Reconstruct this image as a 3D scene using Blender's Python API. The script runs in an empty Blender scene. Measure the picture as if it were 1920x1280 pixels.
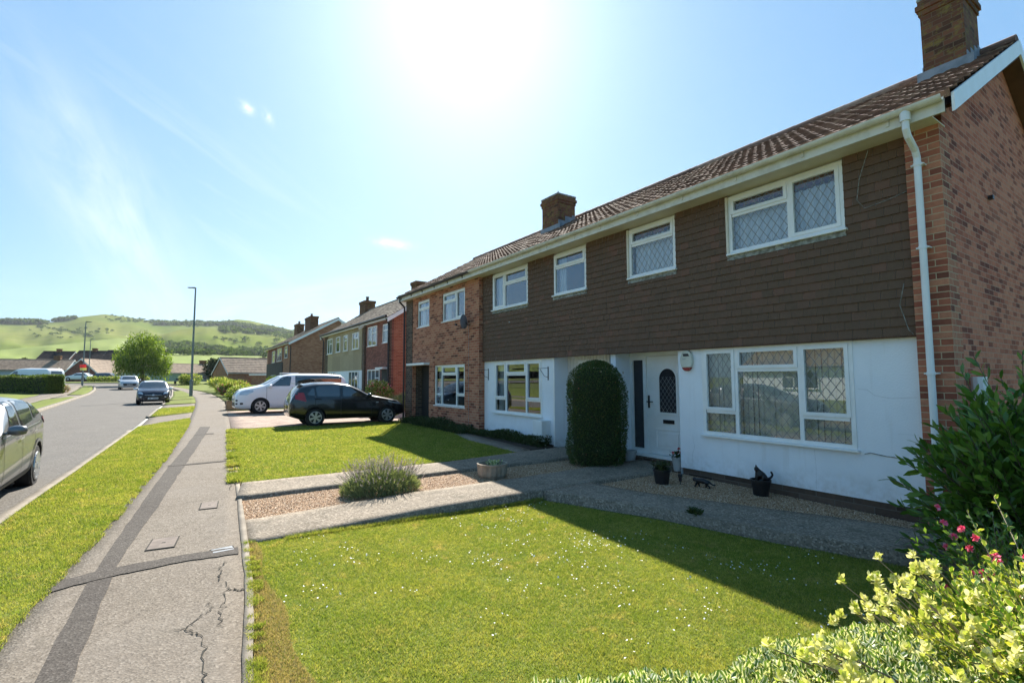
import bpy, bmesh, math, random
import numpy as np
from mathutils import Vector, Matrix
from mathutils.bvhtree import BVHTree
random.seed(7); rng = np.random.default_rng(7)
S = bpy.context.scene
R = math.radians
# ---------------------------------------------------------------- camera, light, exposure
cam = bpy.data.cameras.new("camera"); cam_o = bpy.data.objects.new("camera", cam); S.collection.objects.link(cam_o)
cam.sensor_fit = 'HORIZONTAL'; cam.sensor_width = 36; cam.lens = 928.613 / 1920 * 36
cam.clip_start = 0.05; cam.clip_end = 12000
def cam_axes(p, r, y):
    f = Vector((math.sin(y) * math.cos(p), math.cos(y) * math.cos(p), math.sin(p)))
    a = Vector((math.cos(y), -math.sin(y), 0)); u = a.cross(f)
    return a * math.cos(r) + u * math.sin(r), u * math.cos(r) - a * math.sin(r), f
a_, u_, f_ = cam_axes(R(4.2374), R(-0.18376), R(33.93242))
M = Matrix(((a_.x, u_.x, -f_.x, 0), (a_.y, u_.y, -f_.y, 0), (a_.z, u_.z, -f_.z, 1.6), (0, 0, 0, 1)))
cam_o.matrix_world = M
S.camera = cam_o
SUN_AZ, SUN_EL = 28.6, 40.3
sd = Vector((math.sin(R(SUN_AZ)) * math.cos(R(SUN_EL)), math.cos(R(SUN_AZ)) * math.cos(R(SUN_EL)), math.sin(R(SUN_EL))))
sun = bpy.data.lights.new("sun", 'SUN'); sun.energy = 3.9; sun.angle = R(0.5); sun.color = (1, .94, .84)
sun_o = bpy.data.objects.new("sun", sun); S.collection.objects.link(sun_o)
sun_o.rotation_euler = sd.to_track_quat('Z', 'Y').to_euler(); sun_o.location = (10, 20, 40)
W = bpy.data.worlds.new("World"); S.world = W; W.use_nodes = True
nt = W.node_tree; bg = nt.nodes['Background']
sky = nt.nodes.new('ShaderNodeTexSky'); sky.sky_type = 'NISHITA'; sky.sun_disc = False
sky.sun_elevation = R(SUN_EL); sky.sun_rotation = R(SUN_AZ)
sky.air_density = 1.0; sky.dust_density = 1.0; sky.ozone_density = 1.6; sky.altitude = 20
bg.inputs[1].default_value = 0.0485
# thin high cloud in the sky itself
def N(nt, typ, ins=None, **at):
    n = nt.nodes.new(typ)
    for k, v in at.items(): setattr(n, k, v)
    if ins:
        for k, v in ins.items():
            if hasattr(v, 'is_linked') or isinstance(v, bpy.types.NodeSocket): nt.links.new(v, n.inputs[k])
            else: n.inputs[k].default_value = v
    return n
def ramp(nt, fac, stops, interp='LINEAR'):
    r = nt.nodes.new('ShaderNodeValToRGB'); r.color_ramp.interpolation = interp
    e = r.color_ramp.elements
    while len(e) < len(stops): e.new(0.5)
    for i, (p, c) in enumerate(stops):
        e[i].position = p; e[i].color = (c[0], c[1], c[2], 1) if not isinstance(c, (int, float)) else (c, c, c, 1)
    nt.links.new(fac, r.inputs[0]); return r.outputs[0]
def mixc(nt, fac, a, b, mode='MIX'):
    m = nt.nodes.new('ShaderNodeMix'); m.data_type = 'RGBA'; m.blend_type = mode
    for k, v in ((0, fac), (6, a), (7, b)):
        if isinstance(v, bpy.types.NodeSocket): nt.links.new(v, m.inputs[k])
        elif isinstance(v, (int, float)): m.inputs[k].default_value = v
        else: m.inputs[k].default_value = (v[0], v[1], v[2], 1)
    return m.outputs[2]
def mth(nt, op, a, b=0.0):
    m = nt.nodes.new('ShaderNodeMath'); m.operation = op
    for k, v in ((0, a), (1, b)):
        if isinstance(v, bpy.types.NodeSocket): nt.links.new(v, m.inputs[k])
        else: m.inputs[k].default_value = v
    return m.outputs[0]
tc = N(nt, 'ShaderNodeTexCoord')
def cloud(px, py, ang, lu, lv, su, sv, lo, hi, amt, seed):
    # a patch of cirrus fixed in the sky: centre direction, streak angle, extent along and across
    c = (f_ + a_ * ((px - 960) / 928.6) + u_ * ((640 - py) / 928.6)).normalized(); e1 = (a_ * math.cos(R(ang)) + u_ * math.sin(R(ang))); e1 = (e1 - c * e1.dot(c)).normalized(); e2 = c.cross(e1)
    def dot(v): return N(nt, 'ShaderNodeVectorMath', {0: tc.outputs['Generated'], 1: tuple(v)}, operation='DOT_PRODUCT').outputs['Value']
    u, v, w = dot(e1), dot(e2), dot(c); cmb = N(nt, 'ShaderNodeCombineXYZ', {0: mth(nt, 'MULTIPLY', u, su), 1: mth(nt, 'MULTIPLY', v, sv), 2: seed})
    n = N(nt, 'ShaderNodeTexNoise', {'Vector': cmb.outputs[0], 'Scale': 1., 'Detail': 8., 'Roughness': .62, 'Distortion': .35})
    r2 = mth(nt, 'ADD', mth(nt, 'POWER', mth(nt, 'ABSOLUTE', mth(nt, 'DIVIDE', u, lu)), 2.), mth(nt, 'POWER', mth(nt, 'ABSOLUTE', mth(nt, 'DIVIDE', v, lv)), 2.))
    g = mth(nt, 'MULTIPLY', mth(nt, 'EXPONENT', mth(nt, 'MULTIPLY', r2, -1.)), mth(nt, 'GREATER_THAN', w, 0.))
    return mth(nt, 'MULTIPLY', g, ramp(nt, n.outputs[0], [(lo, 0), (hi, amt)]))
cf = cloud(215, 400, -60, .17, .060, 5., 15., .32, .72, .62, 3.1)
for q in ((275, 520, -66, .10, .022, 5., 18., .3, .7, .5, 8.), (300, 300, -35, .35, .10, 3., 24., .5, .85, .35, 1.7), (560, 570, 8, .35, .035, 3., 20., .42, .8, .45, 5.), (737, 457, -8, .030, .008, 40., 70., .3, .6, .9, 2.), (463, 202, -40, .010, .007, 60., 60., .3, .6, .9, 9.), (503, 220, -60, .012, .006, 60., 60., .35, .6, .6, 4.)): cf = mth(nt, 'MAXIMUM', cf, cloud(*q))
skyc = mixc(nt, 1., mixc(nt, 1., sky.outputs[0], (.38, .44, .45), 'MULTIPLY'), (.60, 1.68, 3.05), 'ADD')
nt.links.new(mixc(nt, cf, skyc, (7.5, 7.9, 8.2)), bg.inputs[0])
S.view_settings.view_transform = 'Standard'; S.view_settings.look = 'None'
S.view_settings.exposure = 1.76; S.view_settings.gamma = 1; S.view_settings.use_curve_mapping = False
S.render.resolution_x = 1024; S.render.resolution_y = 682
S.render.engine = 'CYCLES'
try:
    S.cycles.max_bounces = 6; S.cycles.diffuse_bounces = 3; S.cycles.glossy_bounces = 3; S.cycles.transparent_max_bounces = 8; S.cycles.transmission_bounces = 3
except Exception: pass
# ---------------------------------------------------------------- materials
def newmat(name):
    m = bpy.data.materials.new(name); m.use_nodes = True; return m, m.node_tree, m.node_tree.nodes['Principled BSDF']
def P(name, col, rough=.6, col2=None, vs=3., metal=0., spec=.4, bump=0., bs=60., coat=0., det=4., lo=.35, hi=.65, coords='pos'):
    m, t, b = newmat(name)
    b.inputs['Roughness'].default_value = rough; b.inputs['Metallic'].default_value = metal
    b.inputs['Specular IOR Level'].default_value = spec; b.inputs['Coat Weight'].default_value = coat
    b.inputs['Coat Roughness'].default_value = .04
    g = N(t, 'ShaderNodeNewGeometry') if coords == 'pos' else N(t, 'ShaderNodeTexCoord')
    vec = g.outputs['Position'] if coords == 'pos' else g.outputs['Object']
    if col2 is None: col2 = tuple(c * .8 for c in col)
    n = N(t, 'ShaderNodeTexNoise', {'Vector': vec, 'Scale': vs, 'Detail': det, 'Roughness': .6})
    t.links.new(mixc(t, ramp(t, n.outputs[0], [(lo, 0), (hi, 1)]), col, col2), b.inputs['Base Color'])
    if bump:
        n2 = N(t, 'ShaderNodeTexNoise', {'Vector': vec, 'Scale': bs, 'Detail': 3.0})
        bn = N(t, 'ShaderNodeBump', {'Height': n2.outputs[0], 'Strength': bump, 'Distance': .01}); t.links.new(bn.outputs[0], b.inputs['Normal'])
    return m
def uvn(t): return N(t, 'ShaderNodeTexCoord').outputs['UV']
def brick(name, stops, mortar=(.42, .38, .32), bw=.225, rh=.075, ms=.010, rough=.85, lichen=None, ms_smooth=.1):
    m, t, b = newmat(name); uv = uvn(t)
    nz = N(t, 'ShaderNodeTexNoise', {'Vector': uv, 'Scale': 30., 'Detail': 2.}) 
    off = N(t, 'ShaderNodeVectorMath', {0: nz.outputs[1], 1: (.004, .004, 0)}, operation='MULTIPLY')
    uv2 = N(t, 'ShaderNodeVectorMath', {0: uv, 1: off.outputs[0]}, operation='ADD').outputs[0]
    br = N(t, 'ShaderNodeTexBrick', {'Vector': uv2, 'Scale': 1., 'Mortar Size': ms / 2, 'Mortar Smooth': ms_smooth, 'Brick Width': bw, 'Row Height': rh, 'Color1': (0, 0, 0, 1), 'Color2': (1, 1, 1, 1), 'Mortar': (0, 0, 0, 1)})
    col = ramp(t, br.outputs['Color'], stops)
    n = N(t, 'ShaderNodeTexNoise', {'Vector': uv, 'Scale': 14., 'Detail': 5., 'Roughness': .7})
    col = mixc(t, ramp(t, n.outputs[0], [(.3, 0), (.75, .45)]), col, tuple(c * .45 for c in stops[0][1]))
    nb = N(t, 'ShaderNodeTexNoise', {'Vector': uv, 'Scale': .9, 'Detail': 3.})
    col = mixc(t, ramp(t, nb.outputs[0], [(.4, 0), (.7, .3)]), col, stops[-1][1])
    if lichen:
        n3 = N(t, 'ShaderNodeTexNoise', {'Vector': uv, 'Scale': 7., 'Detail': 6., 'Roughness': .75})
        col = mixc(t, ramp(t, n3.outputs[0], [(.5, 0), (.62, .75)]), col, lichen)
    col = mixc(t, br.outputs['Fac'], col, mortar)
    t.links.new(col, b.inputs['Base Color']); b.inputs['Roughness'].default_value = rough; b.inputs['Specular IOR Level'].default_value = .2
    h = mth(t, 'ADD', mth(t, 'SUBTRACT', 1., br.outputs['Fac']), mth(t, 'MULTIPLY', n.outputs[0], .35))
    bn = N(t, 'ShaderNodeBump', {'Height': h, 'Strength': .6, 'Distance': .006}); t.links.new(bn.outputs[0], b.inputs['Normal'])
    return m
def cellmat(name, stops, blot, sx=1., sy=1., rough=.85, nscale=5., namt=.6, lichen=None):
    """per-tile colours: uv is counted in tiles"""
    m, t, b = newmat(name); uv = uvn(t)
    fl = N(t, 'ShaderNodeVectorMath', {0: uv}, operation='FLOOR').outputs[0]
    wn = N(t, 'ShaderNodeTexWhiteNoise', {'Vector': fl}, noise_dimensions='3D')
    col = ramp(t, wn.outputs[0], stops)
    g = N(t, 'ShaderNodeNewGeometry').outputs['Position']
    n = N(t, 'ShaderNodeTexNoise', {'Vector': g, 'Scale': nscale, 'Detail': 6., 'Roughness': .7})
    col = mixc(t, ramp(t, n.outputs[0], [(.42, 0), (.66, namt)]), col, blot)
    if lichen:
        n3 = N(t, 'ShaderNodeTexNoise', {'Vector': g, 'Scale': 38., 'Detail': 4., 'Roughness': .7})
        col = mixc(t, ramp(t, n3.outputs[0], [(.62, 0), (.68, .8)]), col, lichen)
    t.links.new(col, b.inputs['Base Color']); b.inputs['Roughness'].default_value = rough; b.inputs['Specular IOR Level'].default_value = .25
    n2 = N(t, 'ShaderNodeTexNoise', {'Vector': g, 'Scale': 90., 'Detail': 3.})
    bn = N(t, 'ShaderNodeBump', {'Height': n2.outputs[0], 'Strength': .35, 'Distance': .006}); t.links.new(bn.outputs[0], b.inputs['Normal'])
    return m
def leafmat(name, stops, edge=None, rough=.5, trans=.35, tcol=None, spec=.35, patch=None):
    m, t, b = newmat(name); out = t.nodes['Material Output']
    g = N(t, 'ShaderNodeNewGeometry')
    col = ramp(t, g.outputs['Random Per Island'], stops)
    if patch:
        for sc, lo, hi, amt, pc in patch:
            pn = N(t, 'ShaderNodeTexNoise', {'Vector': g.outputs['Position'], 'Scale': sc, 'Detail': 4.0, 'Roughness': .65})
            col = mixc(t, ramp(t, pn.outputs[0], [(lo, 0), (hi, amt)]), col, pc)
    if edge:
        uv = uvn(t); sx = N(t, 'ShaderNodeSeparateXYZ', {0: uv})
        n = N(t, 'ShaderNodeTexNoise', {'Vector': g.outputs['Position'], 'Scale': 90.}) 
        e = mth(t, 'ADD', mth(t, 'ABSOLUTE', sx.outputs[0]), mth(t, 'MULTIPLY', mth(t, 'SUBTRACT', n.outputs[0], .5), .9))
        e = mth(t, 'ADD', e, mth(t, 'MULTIPLY', g.outputs['Random Per Island'], edge[1]))
        col = mixc(t, ramp(t, e, [(edge[2], 0), (edge[2] + .12, 1)]), col, edge[0])
    t.links.new(col, b.inputs['Base Color']); b.inputs['Roughness'].default_value = rough; b.inputs['Specular IOR Level'].default_value = spec
    tr = N(t, 'ShaderNodeBsdfTranslucent')
    t.links.new(mixc(t, 1., col, tcol or (1.25, 1.25, .55), 'MULTIPLY'), tr.inputs[0])
    mx = N(t, 'ShaderNodeMixShader', {0: trans}); t.links.new(b.outputs[0], mx.inputs[1]); t.links.new(tr.outputs[0], mx.inputs[2])
    t.links.new(mx.outputs[0], out.inputs[0]); return m
def glassmat(name, tint=(.8, .88, .86), ior=1.75, add=.02, rough=0.0):
    m, t, b = newmat(name); out = t.nodes['Material Output']; t.nodes.remove(b)
    fr = N(t, 'ShaderNodeFresnel', {'IOR': ior}); f = mth(t, 'ADD', fr.outputs[0], add)
    tr = N(t, 'ShaderNodeBsdfTransparent', {0: (*tint, 1)}); gl = N(t, 'ShaderNodeBsdfGlossy', {0: (.95, .97, 1, 1), 'Roughness': rough})
    mx = N(t, 'ShaderNodeMixShader', {0: f}); t.links.new(tr.outputs[0], mx.inputs[1]); t.links.new(gl.outputs[0], mx.inputs[2])
    t.links.new(mx.outputs[0], out.inputs[0]); return m
MT = {}
MT['brick_a'] = brick('brick_brown', [(0, (.14, .048, .034)), (.25, (.34, .10, .06)), (.5, (.50, .175, .10)), (.8, (.58, .255, .15)), (1, (.52, .22, .13))], mortar=(.48, .37, .24))
MT['brick_gable'] = brick('brick_gable', bw=.2, rh=.068, stops=[(0, (.17, .05, .034)), (.25, (.38, .10, .055)), (.50, (.58, .185, .105)), (1, (.66, .265, .155))], mortar=(.46, .27, .19))
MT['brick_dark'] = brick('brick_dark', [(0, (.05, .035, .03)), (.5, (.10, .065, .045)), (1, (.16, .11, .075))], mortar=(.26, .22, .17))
MT['brick_chim'] = brick('brick_chimney', [(0, (.07, .038, .025)), (.5, (.17, .068, .04)), (1, (.24, .10, .055))], mortar=(.16, .115, .07), lichen=(.26, .20, .05))
MT['brick_orange'] = brick('brick_orange', [(0, (.26, .075, .045)), (.5, (.38, .115, .06)), (1, (.44, .16, .09))], mortar=(.40, .28, .2))
MT['brick_brown2'] = brick('brick_redbrown', [(0, (.13, .045, .035)), (.5, (.25, .085, .06)), (1, (.34, .14, .10))], mortar=(.2, .15, .12))
MT['brick_tan'] = brick('brick_tan', [(0, (.26, .10, .05)), (.5, (.42, .19, .10)), (1, (.50, .26, .15))], mortar=(.33, .26, .19))
MT['plinth'] = brick('brick_plinth', [(0, (.06, .04, .03)), (.5, (.11, .075, .055)), (1, (.16, .11, .08))], mortar=(.14, .12, .1), bw=.45, rh=.11)
MT['drivebrick'] = brick('paving_brick', [(0, (.22, .15, .12)), (.5, (.32, .23, .18)), (1, (.42, .33, .26))], mortar=(.16, .14, .11), bw=.21, rh=.105, ms=.008)
MT['hung'] = cellmat('hung_tile_brown', [(0, (.128, .082, .054)), (.5, (.142, .088, .058)), (.9, (.158, .092, .062)), (1, (.19, .096, .066))], (.125, .083, .056), namt=.5, nscale=3.)
MT['roof'] = cellmat('roof_tile_brown', [(0, (.12, .07, .053)), (.45, (.20, .118, .086)), (.8, (.28, .18, .135)), (1, (.36, .27, .20))], (.12, .088, .07), nscale=9., namt=.7, lichen=(.5, .42, .3))
MT['roof_grey'] = cellmat('roof_tile_grey', [(0, (.14, .11, .085)), (.5, (.21, .17, .13)), (1, (.3, .25, .19))], (.12, .1, .08))
MT['roof_light'] = cellmat('roof_tile_light', [(0, (.20, .145, .10)), (.5, (.26, .19, .135)), (1, (.32, .24, .17))], (.16, .12, .09), namt=.6)
MT['roof_dark'] = cellmat('roof_tile_dark', [(0, (.035, .025, .022)), (.5, (.05, .036, .03)), (1, (.07, .05, .04))], (.04, .03, .028))
MT['clad_grey'] = cellmat('tile_cladding_grey', [(0, (.34, .27, .17)), (.5, (.40, .32, .20)), (1, (.46, .37, .24))], (.31, .25, .17))
MT['clad_dark'] = P('dark_cladding', (.035, .032, .03), .7)
MT['white'] = P('white_render', (.84, .87, .90), .7, (.74, .77, .80), vs=1.3, bump=.35, bs=45, spec=.2, lo=.45, hi=.9)
def soil_wall(m):
    # dirt splashed up the foot of the render and faint run marks; follows height on the wall itself
    t = m.node_tree; b = t.nodes['Principled BSDF']; src = b.inputs['Base Color'].links[0].from_socket; g = N(t, 'ShaderNodeNewGeometry').outputs['Position']; z = N(t, 'ShaderNodeSeparateXYZ', {0: g}).outputs[2]
    n = N(t, 'ShaderNodeTexNoise', {'Vector': g, 'Scale': 7., 'Detail': 7., 'Roughness': .7}); f = mth(t, 'MULTIPLY', ramp(t, z, [(.08, .55), (.42, 0)]), ramp(t, n.outputs[0], [(.42, 0), (.7, 1)]))
    mp = N(t, 'ShaderNodeMapping', {'Vector': g}); mp.inputs['Scale'].default_value = (9., 9., .7); n2 = N(t, 'ShaderNodeTexNoise', {'Vector': mp.outputs[0], 'Scale': 1., 'Detail': 5.}); f2 = ramp(t, n2.outputs[0], [(.58, 0), (.8, .22)])
    t.links.new(mixc(t, mth(t, 'MAXIMUM', f, f2), src, (.42, .38, .31)), b.inputs['Base Color'])
soil_wall(MT['white'])
MT['board'] = P('white_boarding', (.78, .78, .75), .55, (.70, .69, .65), vs=2)
MT['upvc'] = P('white_frame', (.86, .87, .86), .3, (.80, .80, .77), vs=4, spec=.4)
MT['cream'] = P('cream_paint', (.74, .68, .56), .6, (.64, .58, .46), vs=2.)
MT['gutter'] = P('old_white_gutter', (.70, .68, .60), .45, (.50, .47, .38), vs=6., lo=.45, hi=.8)
MT['pipe'] = P('white_pipe', (.80, .82, .82), .35, (.74, .75, .74))
MT['black'] = P('black_plastic', (.018, .018, .02), .4, (.012, .012, .013))
MT['iron'] = P('black_iron', (.03, .035, .045), .5)
MT['lead'] = P('lead_flashing', (.30, .32, .35), .55, (.20, .22, .24), vs=6.)
MT['came'] = P('window_lead_strip', (.30, .31, .31), .5, metal=.2)
MT['mould'] = P('weathered_mortar', (.34, .36, .34), .8, (.15, .15, .13), vs=18., lo=.4, hi=.6)
MT['glass'] = glassmat('window_glass', (.8, .88, .9), 1.7, .12)
MT['glass_blind'] = glassmat('window_glass_clear', (.96, .99, .98), 1.6, .07)
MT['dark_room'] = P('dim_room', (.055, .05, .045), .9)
MT['blind'] = P('vertical_blind', (.70, .74, .68), .8, (.62, .66, .60), vs=1.)
MT['curtain'] = P('net_curtain', (.86, .90, .93), .9, (.78, .83, .88), vs=9.)
MT['darkglass'] = P('dark_door_glass', (.035, .035, .04), .12, spec=.6)
MT['redplastic'] = P('red_plastic', (.28, .02, .012), .35)
MT['rendersign'] = P('pale_plastic', (.62, .62, .52), .4)
MT['satgrey'] = P('grey_dish', (.22, .25, .30), .4)
# ground materials
def asphalt(name, c1, c2, speck=(.42, .40, .36), sc=260., bs=.5, dirt=None):
    m, t, b = newmat(name); g = N(t, 'ShaderNodeNewGeometry').outputs['Position']
    n = N(t, 'ShaderNodeTexNoise', {'Vector': g, 'Scale': 1.1, 'Detail': 6., 'Roughness': .65})
    col = mixc(t, ramp(t, n.outputs[0], [(.35, 0), (.68, 1)]), c1, c2)
    v = N(t, 'ShaderNodeTexVoronoi', {'Vector': g, 'Scale': sc / 3.2}); vc = N(t, 'ShaderNodeSeparateColor', {0: v.outputs['Color']})
    col = mixc(t, ramp(t, vc.outputs[0], [(.55, 0), (.95, .65)]), col, speck)
    col = mixc(t, ramp(t, vc.outputs[1], [(.6, 0), (.95, .6)]), col, tuple(c * .35 for c in c1))
    nm = N(t, 'ShaderNodeTexNoise', {'Vector': g, 'Scale': 12., 'Detail': 5., 'Roughness': .7}); col = mixc(t, ramp(t, nm.outputs[0], [(.45, 0), (.75, .5)]), col, tuple(c * .6 for c in c1))
    if dirt:
        n4 = N(t, 'ShaderNodeTexNoise', {'Vector': g, 'Scale': .45, 'Detail': 5.}); col = mixc(t, ramp(t, n4.outputs[0], [(.5, 0), (.75, .6)]), col, dirt)
    t.links.new(col, b.inputs['Base Color']); b.inputs['Roughness'].default_value = .9; b.inputs['Specular IOR Level'].default_value = .25
    bn = N(t, 'ShaderNodeBump', {'Height': v.outputs['Distance'], 'Strength': bs, 'Distance': .006}); t.links.new(bn.outputs[0], b.inputs['Normal'])
    return m
MT['road'] = asphalt('road_asphalt', (.115, .103, .09), (.14, .127, .11), speck=(.2, .19, .175), sc=200)
MT['pave'] = asphalt('pavement_asphalt', (.15, .124, .096), (.185, .156, .124), speck=(.27, .235, .195), sc=260, dirt=(.17, .15, .13))
MT['patch'] = asphalt('patch_asphalt', (.062, .052, .044), (.08, .069, .058), speck=(.13, .115, .1), sc=260)
MT['crack'] = P('crack_dark', (.03, .028, .022), .95)
MT['concrete'] = asphalt('path_concrete', (.16, .13, .095), (.27, .22, .165), speck=(.42, .36, .29), sc=190, bs=.35, dirt=(.15, .135, .11))
def blotch(m, c, sc, lo, hi, amt):
    t = m.node_tree; b = t.nodes['Principled BSDF']; src = b.inputs['Base Color'].links[0].from_socket; g = N(t, 'ShaderNodeNewGeometry').outputs['Position']
    n = N(t, 'ShaderNodeTexNoise', {'Vector': g, 'Scale': sc, 'Detail': 5., 'Roughness': .75}); t.links.new(mixc(t, ramp(t, n.outputs[0], [(lo, 0), (hi, amt)]), src, c), b.inputs['Base Color'])
blotch(MT['concrete'], (.42, .40, .34), 9., .66, .72, .7); blotch(MT['concrete'], (.06, .055, .035), 3.2, .56, .74, .75); blotch(MT['pave'], (.09, .08, .06), 2.3, .58, .78, .5); blotch(MT['pave'], (.30, .28, .22), 16., .68, .74, .4); blotch(MT['road'], (.09, .085, .08), .7, .5, .75, .5)
MT['kerb'] = P('kerb_stone', (.24, .205, .16), .85, (.15, .125, .095), vs=3., bump=.3)
MT['kerb_white'] = P('kerb_bright', (.55, .52, .46), .8, (.42, .38, .32), vs=5.)
MT['gravel'] = asphalt('gravel_bed', (.25, .155, .08), (.32, .21, .12), speck=(.52, .38, .24), sc=210, bs=1.)
MT['stone'] = leafmat('gravel_stone', [(0, (.15, .08, .04)), (.4, (.32, .19, .10)), (.8, (.48, .32, .19)), (1, (.66, .54, .42))], trans=0.0, rough=.8)
def lawnmat(name, a, b_, dry, sc=1.):
    m, t, b = newmat(name); g = N(t, 'ShaderNodeNewGeometry').outputs['Position']
    n = N(t, 'ShaderNodeTexNoise', {'Vector': g, 'Scale': 1.6 * sc, 'Detail': 8., 'Roughness': .7})
    col = mixc(t, ramp(t, n.outputs[0], [(.35, 0), (.65, 1)]), a, b_)
    n2 = N(t, 'ShaderNodeTexNoise', {'Vector': g, 'Scale': 45. * sc, 'Detail': 4., 'Roughness': .7})
    col = mixc(t, ramp(t, n2.outputs[0], [(.5, 0), (.75, .7)]), col, dry)
    t.links.new(col, b.inputs['Base Color']); b.inputs['Roughness'].default_value = .9; b.inputs['Specular IOR Level'].default_value = .1
    return m
MT['turf'] = lawnmat('lawn_turf', (.10, .135, .022), (.14, .165, .03), (.22, .19, .07))
MT['meadow'] = lawnmat('meadow_ground', (.10, .125, .03), (.12, .135, .04), (.16, .15, .06), .2)
MT['dirt'] = P('dry_edge_soil', (.26, .19, .11), .95, (.15, .11, .06), vs=8., bump=.5)
MT['blade'] = leafmat('grass_blade', [(0, (.13, .175, .03)), (.45, (.29, .335, .06)), (.82, (.47, .45, .11)), (1, (.66, .55, .28))], trans=.5, tcol=(1.12, 1.12, .62), patch=[(.8, .45, .68, .6, (.50, .46, .12)), (3.4, .44, .64, .5, (.20, .29, .035)), (5., .56, .72, .7, (.66, .48, .22)), (22., .46, .64, .7, (.13, .20, .03))], rough=.6, spec=.2)
MT['petal'] = P('daisy_petal', (.8, .8, .78), .7)
# foliage
MT['topiary'] = leafmat('topiary_leaf', [(0, (.03, .065, .014)), (.5, (.055, .10, .022)), (.93, (.10, .145, .035)), (1, (.26, .12, .04))], trans=.25)
MT['laurel'] = leafmat('laurel_leaf', [(0, (.06, .13, .02)), (.6, (.11, .215, .035)), (1, (.20, .32, .065))], trans=.35, rough=.3, spec=.55)
MT['gold'] = leafmat('golden_leaf', [(0, (.06, .15, .02)), (.5, (.20, .32, .03)), (.8, (.42, .48, .05)), (1, (.62, .60, .08))], edge=((.82, .76, .24), .25, .80), trans=.32, rough=.4, tcol=(1.1, 1.1, .6))
MT['goldyoung'] = leafmat('young_golden_leaf', [(0, (.40, .48, .06)), (.35, (.64, .64, .18)), (.7, (.82, .76, .36)), (1, (.86, .83, .58))], trans=.38, rough=.45, tcol=(1.05, 1.05, .75))
MT['silver'] = leafmat('cream_edged_leaf', [(0, (.06, .13, .02)), (.6, (.15, .25, .04)), (1, (.26, .36, .07))], edge=((.86, .83, .60), .12, .50), trans=.3, rough=.4)
MT['lav'] = leafmat('lavender_leaf', [(0, (.14, .17, .09)), (.5, (.23, .27, .15)), (1, (.34, .38, .2))], trans=.4)
MT['straw'] = leafmat('dry_grass_blade', [(0, (.30, .24, .09)), (.5, (.44, .35, .15)), (1, (.55, .46, .24))], trans=.4, tcol=(1.1, 1.05, .7))
MT['lavfl'] = leafmat('lavender_flower', [(0, (.24, .17, .32)), (.6, (.36, .28, .44)), (1, (.48, .42, .54))], trans=.3)
MT['pinkfl'] = leafmat('pink_petal', [(0, (.75, .06, .16)), (.5, (.85, .16, .30)), (1, (.88, .40, .52))], trans=.35, tcol=(1.1, .7, .7))
MT['redfl'] = leafmat('red_petal', [(0, (.62, .03, .03)), (.6, (.82, .12, .10)), (1, (.9, .35, .28))], trans=.35, tcol=(1.1, .6, .6))
MT['hedge'] = leafmat('hedge_leaf', [(0, (.06, .09, .018)), (.6, (.11, .16, .025)), (1, (.20, .27, .04))], trans=.35)
MT['tree'] = leafmat('tree_leaf', [(0, (.07, .13, .02)), (.6, (.15, .23, .035)), (1, (.27, .34, .06))], trans=.45)
MT['darktree'] = leafmat('dark_tree_leaf', [(0, (.03, .045, .015)), (1, (.07, .09, .03))], trans=.2)
MT['borderleaf'] = leafmat('border_leaf', [(0, (.08, .14, .025)), (.5, (.20, .28, .05)), (.8, (.45, .45, .17)), (1, (.65, .6, .4))], trans=.4)
MT['weed'] = leafmat('weed_leaf', [(0, (.03, .05, .015)), (1, (.07, .10, .03))], trans=.25)
MT['bark'] = P('bark', (.16, .12, .09), .9, (.08, .06, .045), vs=12.)
MT['twig'] = P('pale_twig', (.32, .25, .18), .8)
MT['terracotta'] = P('stone_trough', (.36, .30, .23), .85, (.22, .18, .13), vs=8., bump=.4)
MT['stonepot'] = P('pale_stone_pot', (.45, .45, .43), .8, (.32, .32, .31), vs=9.)
MT['slate'] = P('dark_slab', (.14, .15, .15), .8)
MT['wood'] = P('timber_planter', (.30, .19, .10), .8, (.22, .13, .07), vs=6.)
MT['galv'] = P('grey_steel_post', (.20, .23, .22), .5, (.15, .18, .17), metal=.3)
MT['catblack'] = P('black_ornament', (.012, .012, .014), .35)
MT['soil'] = P('potting_soil', (.05, .035, .025), .95)
MT['green_render'] = P('pale_green_render', (.33, .43, .33), .8)
MT['blue_render'] = P('pale_blue_render', (.42, .50, .58), .8)
MT['fence'] = P('brown_fence', (.13, .06, .035), .85, (.08, .04, .025))
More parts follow.
